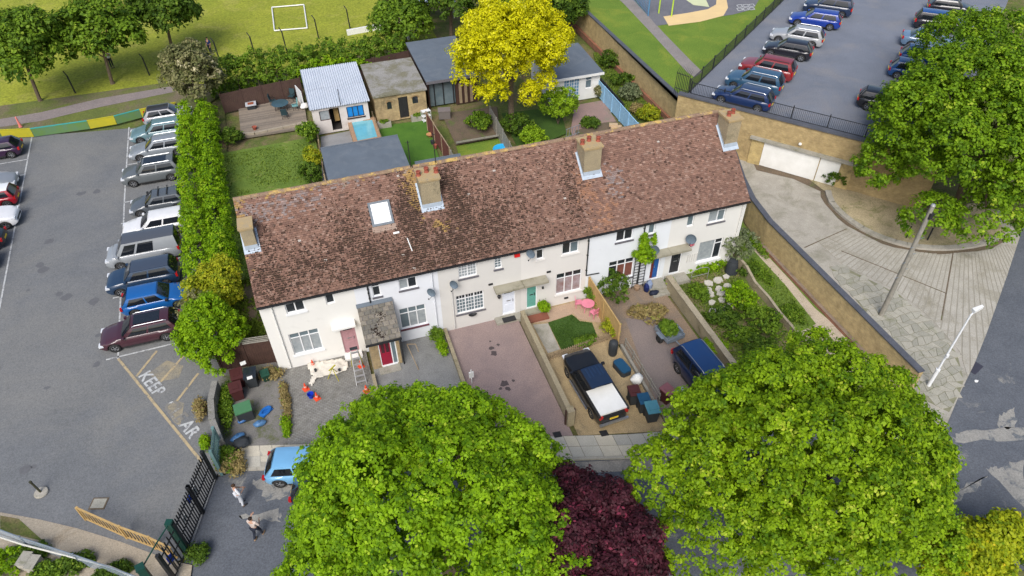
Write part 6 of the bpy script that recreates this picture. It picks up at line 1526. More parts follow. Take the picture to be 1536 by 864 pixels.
def bush(name, label, c, rad, mat, ncl=120, per=20, cr=.22, size=.13, nl=7, lr=.5, seed=1, cat='shrub', group=None, elong=1.3, zs=(-.2, .9), shell=.65):
    lob = [(c[0], c[1], c[2], rad[0]*.7, rad[1]*.7, rad[2]*.7)] + lobed(c, rad, nl, lr, seed, zs)
    o = E(name, (c[0], c[1], 0), label, cat, group)
    P, Nn, t = crown_pts(lob, cr*(1.5 if rad[0] < .7 else 1), ncl, per, shell if rad[0] >= .7 else .2, low=-.8, spread=.2); P[:, 2] = np.maximum(P[:, 2], .04)
    P -= np.array((c[0], c[1], 0)); link('foliage', leaf_mesh('foliage', P, Nn, size, mat, t, elong), o)
    mb = MB()
    for k in range(5): a = rnd.uniform(0, 6.28); mb.tube([(0, 0, -.05), (.2*rad[0]*math.cos(a), .2*rad[1]*math.sin(a), c[2]*.6), (.6*rad[0]*math.cos(a), .6*rad[1]*math.sin(a), c[2]+rad[2]*.3)], [.035, .025, .01], 5)
    mb.build('stems', m_bark, o, kind='stuff'); return o
def hedge(name, label, pts, wd, hgt, mat, ncl_per_m, per=22, cr=.26, size=.15, seed=0, wob=.12, group=None):
    """continuous hedge: lobes along a polyline"""
    q = random.Random(seed); lob = []; tot = 0
    for a, b in zip(pts, pts[1:]):
        a, b = Vector(a), Vector(b); L = (b-a).length; tot += L; n = max(1, int(L/.8))
        for i in range(n):
            p = a.lerp(b, (i+.5)/n)
            for s in (-.25, .25):
                u = (b-a).normalized(); w0 = wd*q.uniform(1-wob, 1+wob)
                lob.append((p.x-u.y*s*wd, p.y+u.x*s*wd, hgt*.5, w0*.33, w0*.42, hgt*.5*q.uniform(1-wob*.6, 1+wob)))
    o = E(name, (pts[0][0], pts[0][1], 0), label, 'hedge', group)
    P, Nn, t = crown_pts(lob, cr, int(tot*ncl_per_m), per, .75, low=-.9); P[:, 2] = np.maximum(P[:, 2], .05)
    P -= np.array((pts[0][0], pts[0][1], 0)); link('foliage', leaf_mesh('foliage', P, Nn, size, mat, t), o)
    mb = MB()
    for l in lob[::2]: mb.cyl((l[0]-pts[0][0], l[1]-pts[0][1], -.1), (l[0]-pts[0][0]+.1, l[1]-pts[0][1], hgt*.6), .05, .02, 5)
    mb.build('stems', m_bark, o, kind='stuff'); return o
hedge('hedge', 'long clipped bright green hedge between the left car park and the gardens', [(-4.3, 31.0), (-3.8, 18), (-3.2, 8.2)], 2.7, 2.3, lf_hedge, 120, size=.13, seed=3)
bush('yellow_bush', 'yellow green bush at the near end of the clipped hedge', (-3.0, 5.9, 1.7), (1.55, 1.9, 1.7), lf_hedgey, 800, 26, .24, .125, seed=4)
bush('round_bush', 'bright green round bush next to the painted word', (-3.1, 2.4, 1.7), (1.45, 2.2, 1.75), lf_hedge, 1000, 26, .24, .125, 12, seed=5)
bush('flowering_bush', 'white flowering bush beside the maroon car', (-3.75, 4.4, 1.9), (1.1, .9, 1.0), lf_cream, 160, 20, .2, .12, seed=6)
hedge('rear_hedge', 'dark green loose hedge behind the brown garden fence', [(-3.0, 36.6), (4, 36.4), (9, 36.4), (14.5, 37.2)], 2.8, 2.9, lf_mid, 80, size=.18, cr=.32, seed=8, wob=.3)
bush('climber', 'ivy growing over the dark fence behind the corrugated roof', (7.5, 34.4, 1.6), (3.2, .8, 1.0), lf_hedge, 180, 20, .25, .17, seed=9)
# garden shrubs behind the houses
for i, (u, v, z_, rx, rz_, mt, lb) in enumerate([
    (462, 200, .9, .8, .9, lf_mid, 'leafy shrub against the white shed side'), (468, 238, .8, .7, .8, lf_hedgey, 'yellow green shrub beside the large grey extension'), (466, 262, .8, .7, .9, lf_dark, 'dark shrub low beside the large grey extension'),
    (718, 183, .8, 1.1, .8, lf_mid, 'broad leafy shrub in the raised bed below the yellow tree'), (345, 205, .5, .8, .6, lf_dark, 'dark low shrub by the hedge near the decking'),
    (838, 160, 1.6, 1.5, 1.6, lf_weep, 'weeping lime green shrub beside the reddish patio'), (798, 207, .8, 1.0, .8, lf_weep, 'small bright green shrub peeping over the ridge'), (775, 190, .7, 1.3, .9, lf_dark, 'dark undergrowth beneath the yellow tree'),
    (903, 138, .5, .45, .6, lf_cream, 'white flowered pot shrub at the corner of the summer house'), (885, 185, .3, .8, .3, lf_dark, 'low dark plants in the reddish patio bed'),
    (934, 120, .5, .9, .5, lf_dark, 'dark shrub beside the blue fence'), (945, 140, .7, .9, .8, lf_olive, 'grey green shrub in the strip between blue fence and brick wall'), (975, 172, .7, .9, .7, lf_hedgey, 'olive yellow shrub near the ridge in the brick wall strip'),
    (915, 92, .7, 1.0, .8, lf_dark, 'dark shrub at the far end of the brick wall strip'), (955, 165, .4, .6, .4, lf_straw, 'dry straw coloured shrub in the brick wall strip')]):
    p = at(u, v, z_); bush('garden_shrub', lb, (p.x, p.y, z_), (rx, rx*.9, rz_), mt, int(90+120*rx*rz_), 20, .2, .13, seed=70+i, group='shrubs in the rear gardens')
# front garden planting
for i, (u, v, z_, rx, ry, rz_, mt, lb) in enumerate([
    (918, 428, .8, .9, 1.3, .95, lf_dark, 'dark green shrub behind the timber panel fence'), (1106, 372, 1.4, .95, .9, 1.3, lf_olive, 'grey green rounded olive tree at the corner of the end house'),
    (1050, 440, .3, .5, .8, .35, lf_mid, 'leafy green shrub along the wide pale wall'), (1110, 448, .55, 1.0, 1.2, .75, lf_hedge, 'large tangled green shrub in the middle of the overgrown garden'), (1143, 478, .5, .9, 1.5, .6, lf_mid, 'green shrub by the narrow curved wall'),
    (1085, 478, .3, .9, .8, .45, lf_dark, 'dark shrub in the lower part of the overgrown garden'), (1122, 408, .3, .7, .5, .35, lf_dark, 'low dark shrub below the black composter'), (1062, 400, .2, 1.2, .5, .25, lf_hedge, 'bright low plants beside the house wall by the metal arch'),
    (1140, 520, .4, .9, .8, .5, lf_dark, 'dark green shrub at the bottom of the overgrown garden'), (1115, 505, .2, 1.0, .6, .3, lf_mid, 'low green weeds in the lower overgrown garden'),
    (1075, 520, .25, .6, .8, .3, lf_hedge, 'bright grass clump beside the wide pale wall end'), (914, 492, .5, .45, .6, .5, lf_hedgey, 'yellow green plant by the end of the timber panel fence'),
    (888, 445, .5, .3, .7, .7, lf_mid, 'climbing plant on the inside of the timber panel fence'), (878, 512, .3, .6, .3, .3, lf_mid, 'leafy plants along the picket fence'), (974, 470, .12, 1.1, .75, .2, lf_straw, 'heap of dry garden cuttings on the brown drive'),
    (654, 503, .3, .35, .45, .35, lf_mid, 'bushy weed at the head of the low mossy kerb wall'), (663, 520, .2, .2, .8, .3, lf_hedge, 'weeds along the low mossy kerb wall'), (816, 462, .5, .3, .3, .35, lf_hedge, 'potted green plant beside the pale green door'),
    (428, 600, .08, .14, 1.5, .12, lf_straw, 'straggly weeds between the yard and the block paving'), (430, 640, .08, .14, .7, .14, lf_hedge, 'green weeds at the lower edge of the block paving'), (408, 560, .15, .6, .5, .22, lf_straw, 'dry weeds at the foot of the end house'),
    (340, 610, .15, .3, 1.7, .2, lf_mid, 'dark weeds along the inside of the low grey concrete wall'), (300, 612, .3, .25, .7, .4, lf_straw, 'dry ivy hanging on the low grey concrete wall'), (307, 664, .12, .12, .4, .16, lf_hedge, 'green weeds outside the low grey concrete wall'), (338, 690, .25, .6, .7, .4, lf_mid, 'green bush beside the entrance gate'), (352, 700, .2, .6, .7, .3, lf_straw, 'dry brown grass mound by the entrance gate'),
    (298, 830, .15, .5, .5, .25, lf_dark, 'dark weeds at the foot of the lower gate post'),
    (1255, 268, .6, .8, .7, .7, lf_dark, 'small dark round shrub beside the garage doors'), (1312, 262, 1.1, 1.4, 1.2, 1.3, lf_dark, 'large dark shrub at the foot of the retaining wall'),
    (1130, 365, .15, .4, 1.5, .2, lf_mid, 'weeds at the foot of the brick ramp wall'), (1005, 425, .25, .2, .3, .35, lf_hedge, 'weeds beside the steps of the open blue door'),
    (1030, 390, .1, .3, .2, .2, lf_mid, 'weeds at the top of the wide pale wall'), (1140, 410, .12, .5, 1.2, .2, lf_park if False else lf_mid, 'grass tufts right of the narrow curved wall'), (1190, 470, .12, .6, .8, .2, lf_mid, 'grass tuft beside the sandy path')]):
    p = at(u, v, z_); bush('garden_plant' if rx < .7 else 'garden_shrub', lb, (p.x, p.y, z_), (rx, ry, rz_), mt, int(60+110*max(rx, .4)*max(ry, .5)), 18, .14 if rx < .8 else .18, .09 if rx < .8 else .12, seed=120+i, cat='plant' if rx < .7 else 'shrub')
# climbing plant on the white house
cl = E('climbing_plant', (21.95, -.1, 0), 'lime green climber on a dark trellis between the windows of the bright white house', 'plant')
P, Nn, t = crown_pts([(0, -.28, 3.1, .42, .22, .9), (-.15, -.3, 3.9, .25, .2, .6), (.25, -.3, 2.6, .5, .25, .6), (.6, -.2, 3.8, .12, .12, .4), (-.5, -.2, 2.9, .15, .12, .25)], .16, 170, 20, .5, low=-.9)
link('foliage', leaf_mesh('foliage', P, Nn, .11, lf_hedge, t), cl)
mb = MB()
for x_ in (-.38, 0, .38): mb.box((x_, -.06, 1.3), (.04, .03, 2.6))
for k in range(11): mb.box((0, -.085, .2+k*.23), (.80, .02, .035))
mb.build('trellis', m_blackmetal, cl)
# ditch bushes bottom left
for i, (u, v, rx, mt, lb) in enumerate([(15, 845, 1.2, lf_hedge, 'bright ground plants in the bottom left corner'), (50, 834, .7, lf_dark, 'low dark plants below the pipe rail, furthest left'), (112, 848, .7, lf_dark, 'low dark plants below the pipe rail, middle'), (170, 862, .7, lf_dark, 'low dark plants below the pipe rail, near the gate'), (75, 862, .8, lf_mid, 'leafy plants at the bottom edge left of the pipe rail')]):
    p = at(u, v); bush('ditch_bush', lb, (p.x, p.y, .12), (rx, rx*.6, .22), mt, 150, 18, .16, .1, seed=200+i)
# grass blades near the houses, one mass per lawn
def tufts(name, poly, n, hgt, mat, z=0.0, label=None):
    xs_, ys_ = [p[0] for p in poly], [p[1] for p in poly]; pts = []
    while len(pts) < n:
        p = (rnd.uniform(min(xs_), max(xs_)), rnd.uniform(min(ys_), max(ys_)))
        if inside(p, poly) and vnoise(p[0]*.8, p[1]*.8, 3)+rnd.uniform(-.3, .3) > .42: pts.append((p[0], p[1], z+hgt*.4))
    P = np.array(pts); Nn = rng.normal(0, 1, (n, 3)); Nn[:, 2] = np.abs(Nn[:, 2])*.4
    o = link(name, leaf_mesh(name, P, Nn, hgt, mat, rng.beta(2, 2, n), 1.6)); o['kind'] = 'stuff'; return o
lf_grass = leaf_mat('leaf_grass', (.07, .12, .015), (.17, .24, .03), (.26, .28, .08), trans=.2)
tufts('grass_blades', [(24.1, -.3), (28.6, -.3), (28.6, -10), (24.1, -9.6)], 6000, .08, lf_grass)
tufts('grass_blades', [(29.1, 6), (29.1, -6.2), (30.2, -6.4), (31.4, 0), (31.6, 6)], 3500, .07, lf_grass)
tufts('grass_blades', [(-2.8, 8.8), (4.6, 8.8), (4.6, 25), (-2.8, 25)], 6000, .09, lf_grass)
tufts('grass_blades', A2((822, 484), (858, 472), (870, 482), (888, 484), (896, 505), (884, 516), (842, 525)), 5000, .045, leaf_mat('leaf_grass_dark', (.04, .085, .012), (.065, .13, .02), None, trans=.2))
tufts('grass_blades', A2((890, 80), (905, 78), (1010, 178), (1030, 230), (975, 230), (900, 118)), 7000, .11, lf_grass)
tufts('grass_blades', [(-3.2, 1.3), (-.1, 1.3), (-.1, 8.6), (-3.2, 8.6)], 5000, .16, lf_grass)
# ================================================================== SMALL THINGS
def plain(name, c, rough=.5): return M(name, c, tuple(q*.85 for q in c), 4, rough, bmp=0, obj=False)
m_cone = plain('cone_orange', (.75, .08, .03)); m_bblue = plain('bucket_blue', (.01, .04, .45)); m_cgrey = plain('dark_bin_grey', (.035, .04, .045), .6)
m_bteal = plain('bin_lid_teal', (.07, .22, .28)); m_bblu2 = plain('bin_lid_blue', (.015, .07, .14)); m_bbrown = plain('bin_brown', (.07, .022, .022)); m_bgreen = plain('box_green', (.07, .19, .09)); m_alu = M('aluminium', (.5, .5, .5), (.42, .42, .42), 6, .4, .6, bmp=0)
def cone(u, v, label, h=.5, fallen=None):
    p = at(u, v); o = E('traffic_cone', (p.x, p.y, 0), label, 'cone', 'orange cones on the block paving')
    MB().lathe((0, 0, 0), [(.135, .03), (.10, .12), (.03, h), (.012, h+.005)], 12).build('cone_body', m_cone, o, smooth=True)
    MB().box((0, 0, .02), (.32, .32, .035), .4).build('base', m_cone, o)
    MB().lathe((0, 0, 0), [(.089, .20), (.067, .30)], 12).build('reflective_band', plain('cone_band', (.75, .35, .28)), o)
cone(470, 549, 'orange cone at the top edge of the pale dust sheet'); cone(459, 584, 'orange cone left of the blue bucket'); cone(476, 598, 'orange cone touching the blue bucket')
cone(542, 550, 'orange cone between the step ladder and the porch'); cone(550, 587, 'orange cone by the leaves of the big tree')
p = at(467, 596); bk = MB().lathe((p.x, p.y, 0), [(.12, 0), (.17, .30), (.185, .30), (.185, .28), (.16, .28), (.11, .03)], 14).build('bucket', m_bblue, label='round royal blue bucket between two orange cones', cat='bucket', smooth=True)
def tb(name, pts, h, rr_, mat, parent, r_=.02): return MB().tube(pts, r_, 6).build(name, mat, parent)
# dust sheet: crumpled cloth
shp = A2((457, 546), (470, 543), (492, 541), (515, 538), (524, 548), (522, 556), (510, 562), (490, 565), (476, 570), (466, 582), (459, 578), (466, 566), (460, 555))
cx_ = sum(p[0] for p in shp)/len(shp); cy_ = sum(p[1] for p in shp)/len(shp)
vs = []; n = 26; ix = {}; fs = []
mnx, mxx, mny, mxy = min(p[0] for p in shp), max(p[0] for p in shp), min(p[1] for p in shp), max(p[1] for p in shp)
for i in range(n+1):
    for j in range(n+1):
        x_ = mnx+(mxx-mnx)*i/n; y_ = mny+(mxy-mny)*j/n
        if inside((x_, y_), shp): ix[i, j] = len(vs); vs.append((x_+.1*fb(x_*2, y_*2, 4), y_, .02+.20*fb(x_*4.5, y_*4.5, 12)**1.4))
for i in range(n):
    for j in range(n):
        q = [(i, j), (i+1, j), (i+1, j+1), (i, j+1)]
        if all(k in ix for k in q): fs.append(tuple(ix[k] for k in q))
ds = MB().add(vs, fs).build('dust_sheet', M('pale_cloth', (.66, .62, .54), (.58, .54, .47), 3, .9), label='crumpled cream dust sheet lying below the front window', cat='dust sheet', smooth=True)
sd_ = ds.modifiers.new('thickness', 'SOLIDIFY'); sd_.thickness = .01
for u, v, lb, mt in ((474, 558, 'small paint tin on the left part of the dust sheet', m_cgrey), (510, 558, 'small grey tub on the right part of the dust sheet', m_cgrey)):
    p = at(u, v); MB().lathe((p.x, p.y, .08), [(.07, 0), (.07, .16), (.075, .165), (.06, .17)], 10).build('paint_tin', mt, label=lb, cat='tin', smooth=True)
# step ladder and extension ladder
ld = E('step_ladder', (4.2, -1.75, 0), 'aluminium step ladder with yellow braces standing by the porch', 'ladder')
for s in (-.24, .24):
    MB().cyl((s*.75, .35, 1.75), (s*1.15, -.75, 0), .03, n=6).build('stile', m_alu, ld)
    MB().cyl((s*.75, .40, 1.75), (s*1.3, .75, 0), .025, n=6).build('rear_leg', m_yel, ld)
for k in range(6):
    t = (k+.6)/6.2; MB().box((0, -.75+1.1*t, 1.75*t), (.50-.12*t, .11, .03)).build('tread', m_alu, ld)
MB().box((0, .38, 1.78), (.42, .2, .04)).build('top_cap', m_cgrey, ld)
tp = E('tripod_stand', (2.85, -1.5, 0), 'thin yellow tripod work stand on the dust sheet edge', 'stand')
for a in (0, 2.1, 4.2): MB().cyl((0, 0, .8), (.38*math.cos(a+1), .38*math.sin(a+1), 0), .022, n=5).build('leg', m_yel, tp)
MB().box((0, 0, .82), (.5, .06, .05), .7).build('crossbar', m_yel, tp)
af = E('leaning_frame', (7.15, -1.7, 0), 'pale timber frame leaning at the right side of the brick porch', 'frame')
MB().cyl((-.05, .55, .9), (.25, -.75, 0), .025, n=5).build('long_bar', m_tim, af); MB().cyl((-.05, .55, .9), (.42, .45, .85), .025, n=5).cyl((.42, .45, .85), (.48, .05, .6), .025, n=5).build('short_bar', m_tim, af)
p = at(708, 575); wp = E('white_post_sign', (p.x, p.y, 0), 'white bottle shaped marker post on the pink drive', 'post')
MB().cyl((0, 0, 0), (0, 0, .55), .025, n=6).build('stake', m_white, wp); MB().box((0, 0, .72), (.26, .08, .42)).build('board', m_white, wp); MB().cyl((0, 0, .93), (0, 0, 1.12), .045, .03, n=8).build('neck', m_white, wp)
# wheelie bins
def bin_(x, y, ang, label, body, lid, w_=.55, d_=.6, h_=1.0, group='wheelie bins'):
    o = E('wheelie_bin', (x, y, 0), label, 'bin', group, ang)
    b = MB(); q0 = [(-w_*.40, -d_*.40), (w_*.40, -d_*.40), (w_*.40, d_*.40), (-w_*.40, d_*.40)]; q1 = [(-w_/2, -d_/2), (w_/2, -d_/2), (w_/2, d_/2), (-w_/2, d_/2)]
    b.add([(p[0], p[1], .06) for p in q0]+[(p[0], p[1], h_*.93) for p in q1], [(3, 2, 1, 0), (0, 1, 5, 4), (1, 2, 6, 5), (2, 3, 7, 6), (3, 0, 4, 7), (4, 5, 6, 7)])
    b.box((0, 0, h_*.91), (w_+.05, d_+.05, .04)).build('bin_body', body, o)
    l = MB().prism([(-w_/2-.03, -d_/2-.05), (w_/2+.03, -d_/2-.05), (w_/2+.03, d_/2+.04), (-w_/2-.03, d_/2+.04)], h_*.935, [h_*.975, h_*.975, h_*1.03, h_*1.03]).box((0, 0, h_*1.0), (w_*.6, d_*.55, .05)); l.build('lid', lid, o)
    MB().cyl((-w_*.45, d_/2+.08, h_*.93), (w_*.45, d_/2+.08, h_*.93), .02, n=6).build('handle', body, o)
    for s in (-1, 1): MB().cyl((s*w_*.34, d_*.42, .11), (s*w_*.46, d_*.42, .11), .11, n=12).build('wheel', m_tyre, o)
    return o
bin_(17.75, -8.35, R(-8), 'brown lidded bin behind the two blue lidded bins by the pickup', m_cgrey, m_bbrown); bin_(18.0, -9.0, R(-8), 'dark blue lidded bin in the middle of the row by the pickup', m_cgrey, m_bblu2); bin_(18.15, -9.65, R(-8), 'teal lidded bin nearest the pavement by the pickup', m_cgrey, m_bteal, .62, .7)
bin_(19.45, -8.85, R(20), 'brown bin with its lid raised beside the post and rail fence', m_bbrown, M('bin_lid_mauve', (.22, .09, .10), (.19, .08, .09), 4, .5)); bin_(20.0, -9.35, R(12), 'bin with pale grey lid at the edge of the tree leaves', m_cgrey, plain('bin_lid_pale', (.34, .38, .42)))
p = at(954, 577); MB().blob((p.x, p.y, .45), (.36, .30, .42), 9, 6, .12).build('sack', m_white, label='full white sack next to the brown lidded bin', cat='sack', smooth=True)
tk = E('black_bin', (18.15, -4.85, 0), 'tall black round topped bin by the end of the picket fence', 'bin')
MB().lathe((0, 0, 0), [(.22, .02), (.25, .1), (.27, .85), (.25, 1.0), (.16, 1.1), (.02, 1.13)], 14).build('bin_body', m_cgrey, tk, smooth=True)
tx = E('storage_box', (18.15, -6.1, 0), 'dark rounded storage box lying on the gravel beside the pickup', 'box', rz=R(100))
MB().prism([(-.55, -.22), (-.42, -.32), (.42, -.32), (.55, -.22), (.55, .22), (.42, .32), (-.42, .32), (-.55, .22)], .02, .32).build('box_base', m_cgrey, tx); MB().prism([(-.52, -.2), (-.40, -.29), (.40, -.29), (.52, -.2), (.52, .2), (.40, .29), (-.40, .29), (-.52, .2)], .325, .40).build('lid', m_bblu2, tx)
# pink table and chairs
m_pinkp = plain('pink_plastic', (.72, .24, .33), .4)
p = at(882, 455, .62); t_ = E('pink_table', (p.x, p.y, 0), 'round pink garden table on the small patio', 'table')
MB().lathe((0, 0, .60), [(.36, 0), (.40, .015), (.40, .035), (.34, .04)], 20).build('tabletop', m_pinkp, t_)
for a in range(4): MB().cyl((.25*math.cos(a*1.57+.5), .25*math.sin(a*1.57+.5), .6), (.3*math.cos(a*1.57+.5), .3*math.sin(a*1.57+.5), 0), .022, n=6).build('leg', m_pinkp, t_)
def pchair(u, v, ang, label):
    p = at(u, v, .4); o = E('pink_chair', (p.x, p.y, 0), label, 'chair', 'pink garden chairs', ang)
    MB().box((0, 0, .40), (.40, .40, .035)).build('seat', m_pinkp, o); MB().box((0, .20, .62), (.38, .03, .32), 0, -.15).build('backrest', m_pinkp, o)
    for sx in (-.17, .17):
        for sy in (-.17, .17): MB().box((sx, sy, .19), (.035, .035, .38)).build('leg', m_pinkp, o)
pchair(868, 453, R(75), 'pink chair tucked left of the round pink table against the wall'); pchair(891, 468, R(200), 'pink chair on the lower right of the round pink table')
for u, v, lb in ((804, 466, 'white tray on the red step below the pale green door'),): p = at(u, v, .14); MB().lathe((p.x, p.y, .13), [(.05, 0), (.2, .03), (.22, .06), (.17, .05)], 12).build('planter_bowl', m_white, label=lb, cat='bowl', smooth=True)
p = at(818, 468); MB().lathe((p.x, p.y, 0), [(.13, 0), (.18, .28), (.20, .28), (.2, .25), (.15, .25)], 10).build('plant_pot', m_pot, label='clay pot beside the red step of the pale green door', cat='pot', smooth=True)
p = at(955, 434); MB().lathe((p.x, p.y, 0), [(.14, 0), (.21, .12), (.2, .26), (.14, .30), (.10, .28)], 10).build('plant_pot', M('tan_pot', (.30, .2, .13), (.25, .17, .11), 4, .8), label='round tan pot at the foot of the trellis', cat='pot', smooth=True)
p = at(974, 437); hb = E('rubbish_sacks', (p.x, p.y, 0), 'pile of navy and slate blue sacks below the trellis', 'sacks')
MB().blob((0, .15, .38), (.22, .26, .40), 9, 6, .18).build('upper_sack', plain('slate_cloth', (.20, .25, .36), .8), hb, smooth=True); MB().blob((-.22, .05, .3), (.16, .26, .34), 9, 6, .18).build('side_sack', plain('navy_cloth', (.01, .02, .10), .8), hb, smooth=True); MB().blob((.15, -.35, .16), (.34, .22, .17), 9, 6, .2).build('lower_sack', plain('black_navy_cloth', (.015, .02, .04), .7), hb, smooth=True)
# trailer with cuttings
tr = E('garden_trailer', (21.75, -4.75, 0), 'small galvanised trailer heaped with green cuttings behind the dark blue car', 'trailer', rz=R(8))
MB().box((0, 0, .42), (1.15, 1.3, .04)).build('trailer_floor', m_galv, tr)
for a, b in (((0, -.65, .56), (1.15, .03, .28)), ((0, .65, .56), (1.15, .03, .28)), ((-.575, 0, .56), (.03, 1.27, .28)), ((.575, 0, .56), (.03, 1.27, .28))): MB().box(a, b).build('side_panel', m_galv, tr)
for s in (-1, 1):
    wo = link('wheel', WM, tr, (s*.66, 0, .26), R(90)); wo.scale = (.8, .8, .8); MB().box((s*.66, 0, .56), (.2, .6, .02)).build('mudguard', m_galv, tr)
MB().cyl((0, -.6, .4), (0, -1.3, .4), .04, n=6).build('drawbar', m_galv, tr)
P, Nn, t = crown_pts([(0, .2, .6, .5, .6, .28)], .16, 130, 18, .4, low=-.3); o = link('cuttings', leaf_mesh('cuttings', P, Nn, .11, lf_mid, t, 1.6), E('green_cuttings', (21.75, -4.75, .05), 'heap of green hedge cuttings lying in the small trailer', 'cuttings'))
# things in the overgrown garden
cpn = E('composter', (28.3, -.75, 0), 'large black dome composter by the corner of the end house', 'composter')
MB().lathe((0, 0, 0), [(.42, 0), (.40, .15), (.34, .75), (.28, .88), (.26, .92)], 16).build('composter_body', m_cgrey, cpn, smooth=True); MB().lathe((0, 0, .92), [(.29, 0), (.28, .05), (.05, .12)], 16).build('lid', m_cgrey, cpn, smooth=True)
ar_ = E('metal_arch', (25.9, -.85, 0), 'low pale metal hoop arch in front of the last ground floor window', 'arch')
MB().tube([(-.6, 0, 0), (-.6, 0, .85)]+[(-.6*math.cos(k*math.pi/8), 0, .85+.25*math.sin(k*math.pi/8)) for k in range(1, 8)]+[(.6, 0, .85), (.6, 0, 0)], .02, 5).tube([(-.6, .0, .5), (.6, .0, .5)], .015, 5).build('hoop', m_alu, ar_)
crz = E('crazy_paving', (0, 0, 0), 'broken pale stone patches in the overgrown garden', 'paving')
for i in range(26):
    t = i/26; c = at(1075+16*math.sin(i*2.1)+10*t, 418+52*t+4*math.cos(i*3.3)); r_ = rnd.uniform(.18, .36); k = rnd.choice([5, 6])
    MB().prism([(c.x+r_*rnd.uniform(.7, 1.1)*math.cos(6.28*q/k+i), c.y+r_*rnd.uniform(.7, 1.1)*math.sin(6.28*q/k+i)) for q in range(k)], 0, .085+.004*(i % 5)).build('stone', M('pale_stone', (.52, .49, .43), (.42, .40, .35), 2, .9, speck=(20, .3)), crz)
for u, v, s_, lb in ((1107, 503, .26, 'pale square slab lying in the lower overgrown garden'), (1122, 520, .16, 'small white lump near the tree in the overgrown garden')):
    p = at(u, v); MB().box((p.x, p.y, .06), (s_*1.6, s_*1.3, .12), .5).build('stone_slab', MATS['pale_stone'], label=lb, cat='slab')
for k in range(5): MB().box((25.35+.16*k, -.03, 1.35), (.05, .03, .62)).build('wall_slat', m_r3, H[5])
MB().blob((25.28, -.25, 2.75), (.16, .14, .22), 7, 5, .2).build('hanging_basket', M('pink_flowers', (.60, .14, .2), (.35, .12, .12), 14, .8), label='pink flower basket hanging below the large satellite dish', cat='basket')
# left yard
bin_(-2.15, -.35, R(5), 'brown bin with open lid in the corner by the dark fence', m_bbrown, m_bbrown, .6, .7, .95); bin_(-1.45, -.55, R(-4), 'black bin with glossy lid and white label in the yard', m_cgrey, M('gloss_black_lid', (.02, .025, .03), (.015, .02, .025), 4, .15, bmp=0), .6, .7, .98); bin_(-2.25, -1.25, R(8), 'second brown bin nearest the green topped box', m_bbrown, m_bbrown, .6, .65, .9)
bin_(-.75, -.45, R(10), 'small dark green bin by the end house corner', plain('dark_green_plastic', (.015, .05, .03)), plain('dark_green_lid', (.02, .07, .045)), .4, .45, .6)
MB().box((-1.45, -.95, 1.0), (.28, .2, .03), .1).build('paper_note', m_white, label='white card on the front of the black glossy bin', cat='card')
MB().box((-1.75, .25, 1.0), (.3, .22, .06), .2).build('white_box', m_white, label='small white box behind the bins against the dark fence', cat='box')
gb_ = E('green_box', (-1.95, -2.75, 0), 'large dark storage box with mid green lid in the yard', 'box', rz=R(8))
MB().box((0, 0, .38), (.78, .66, .74)).build('box_base', m_cgrey, gb_); MB().box((0, 0, .79), (.86, .74, .08)).build('lid', m_bgreen, gb_)
rg = E('blue_ring_float', (-.95, -2.75, 0), 'bright blue ride on tub toy in the yard', 'toy', rz=.7)
vs = []; fs = []
for i in range(18):
    for j in range(8): a, b = i/18*6.283, j/8*6.283; vs.append(((.24+.08*math.cos(b))*math.cos(a)*1.25, (.17+.08*math.cos(b))*math.sin(a), .10+.08*math.sin(b)))
for i in range(18):
    for j in range(8): fs.append((i*8+j, ((i+1) % 18)*8+j, ((i+1) % 18)*8+(j+1) % 8, i*8+(j+1) % 8))
MB().add(vs, fs).build('ring', plain('toy_blue', (.02, .13, .42), .3), rg, smooth=True); MB().box((0, 0, .05), (.7, .4, .04)).build('seat', plain('toy_blue2', (.02, .12, .4), .3), rg)
for u, v, s_, c, lb in ((390, 638, (.34, .20, .16), (.08, .18, .34), 'pale blue plastic toy with knob in the middle of the yard'), (365, 632, (.26, .2, .14), (.06, .16, .38), 'crumpled blue plastic sheet against the storage box'), (357, 659, (.40, .20, .16), (.07, .18, .36), 'blue plastic cover on the black heap near the yard entrance')):
    p = at(u, v); q_ = E('blue_toy', (p.x, p.y, 0), lb, 'toy', rz=rnd.uniform(0, 1)); MB().blob((0, 0, s_[2]), s_, 10, 6, .12).build('shell', plain('toy_%d' % u, c, .35), q_, smooth=True); MB().lathe((.05, 0, s_[2]*1.6), [(.07, 0), (.08, .08), (.04, .1)], 8).build('knob', plain('toy_k%d' % u, tuple(x*.6 for x in c), .35), q_)
p = at(364, 668); MB().blob((p.x, p.y, .22), (.42, .34, .26), 10, 6, .15).build('black_sack', m_cgrey, label='black bulging sack at the yard entrance', cat='sack', smooth=True)
# path and car park bits
p = at(62, 739); bo_ = E('parking_bollard', (p.x, p.y, -.03), 'leaning dark bollard in a round concrete base on the car park', 'bollard')
MB().lathe((0, 0, 0), [(.30, 0), (.33, .04), (.30, .09), (.1, .11)], 16).build('concrete_base', m_conc_l, bo_, smooth=True); MB().cyl((0, 0, .08), (-.12, .08, .85), .055, n=8).cyl((-.12, .08, .85), (-.13, .085, .93), .07, n=8).build('post', plain('olive_post', (.05, .05, .03), .7), bo_)
for u, v, lb in ((148, 755, 'round drain cover in the middle of the left car park entrance'), (1352, 540, 'recessed inspection cover on the flagstones by the white lamp post')):
    p = at(u, v); q_ = E('inspection_cover', (p.x, p.y, -.02), lb, 'drain cover', rz=-.3)
    MB().box((0, 0, .004), (.75, .62, .03)).build('frame', m_soil, q_); MB().box((0, 0, .012), (.62, .5, .03)).build('plate', m_fl[0], q_)
p = at(1459, 550, -.1); MB().box((p.x, p.y, -.085), (.95, .75, .02), .35).build('drain_grate', plain('dark_iron', (.05, .05, .07), .7), label='dark square drain grate at the road edge', cat='drain cover')
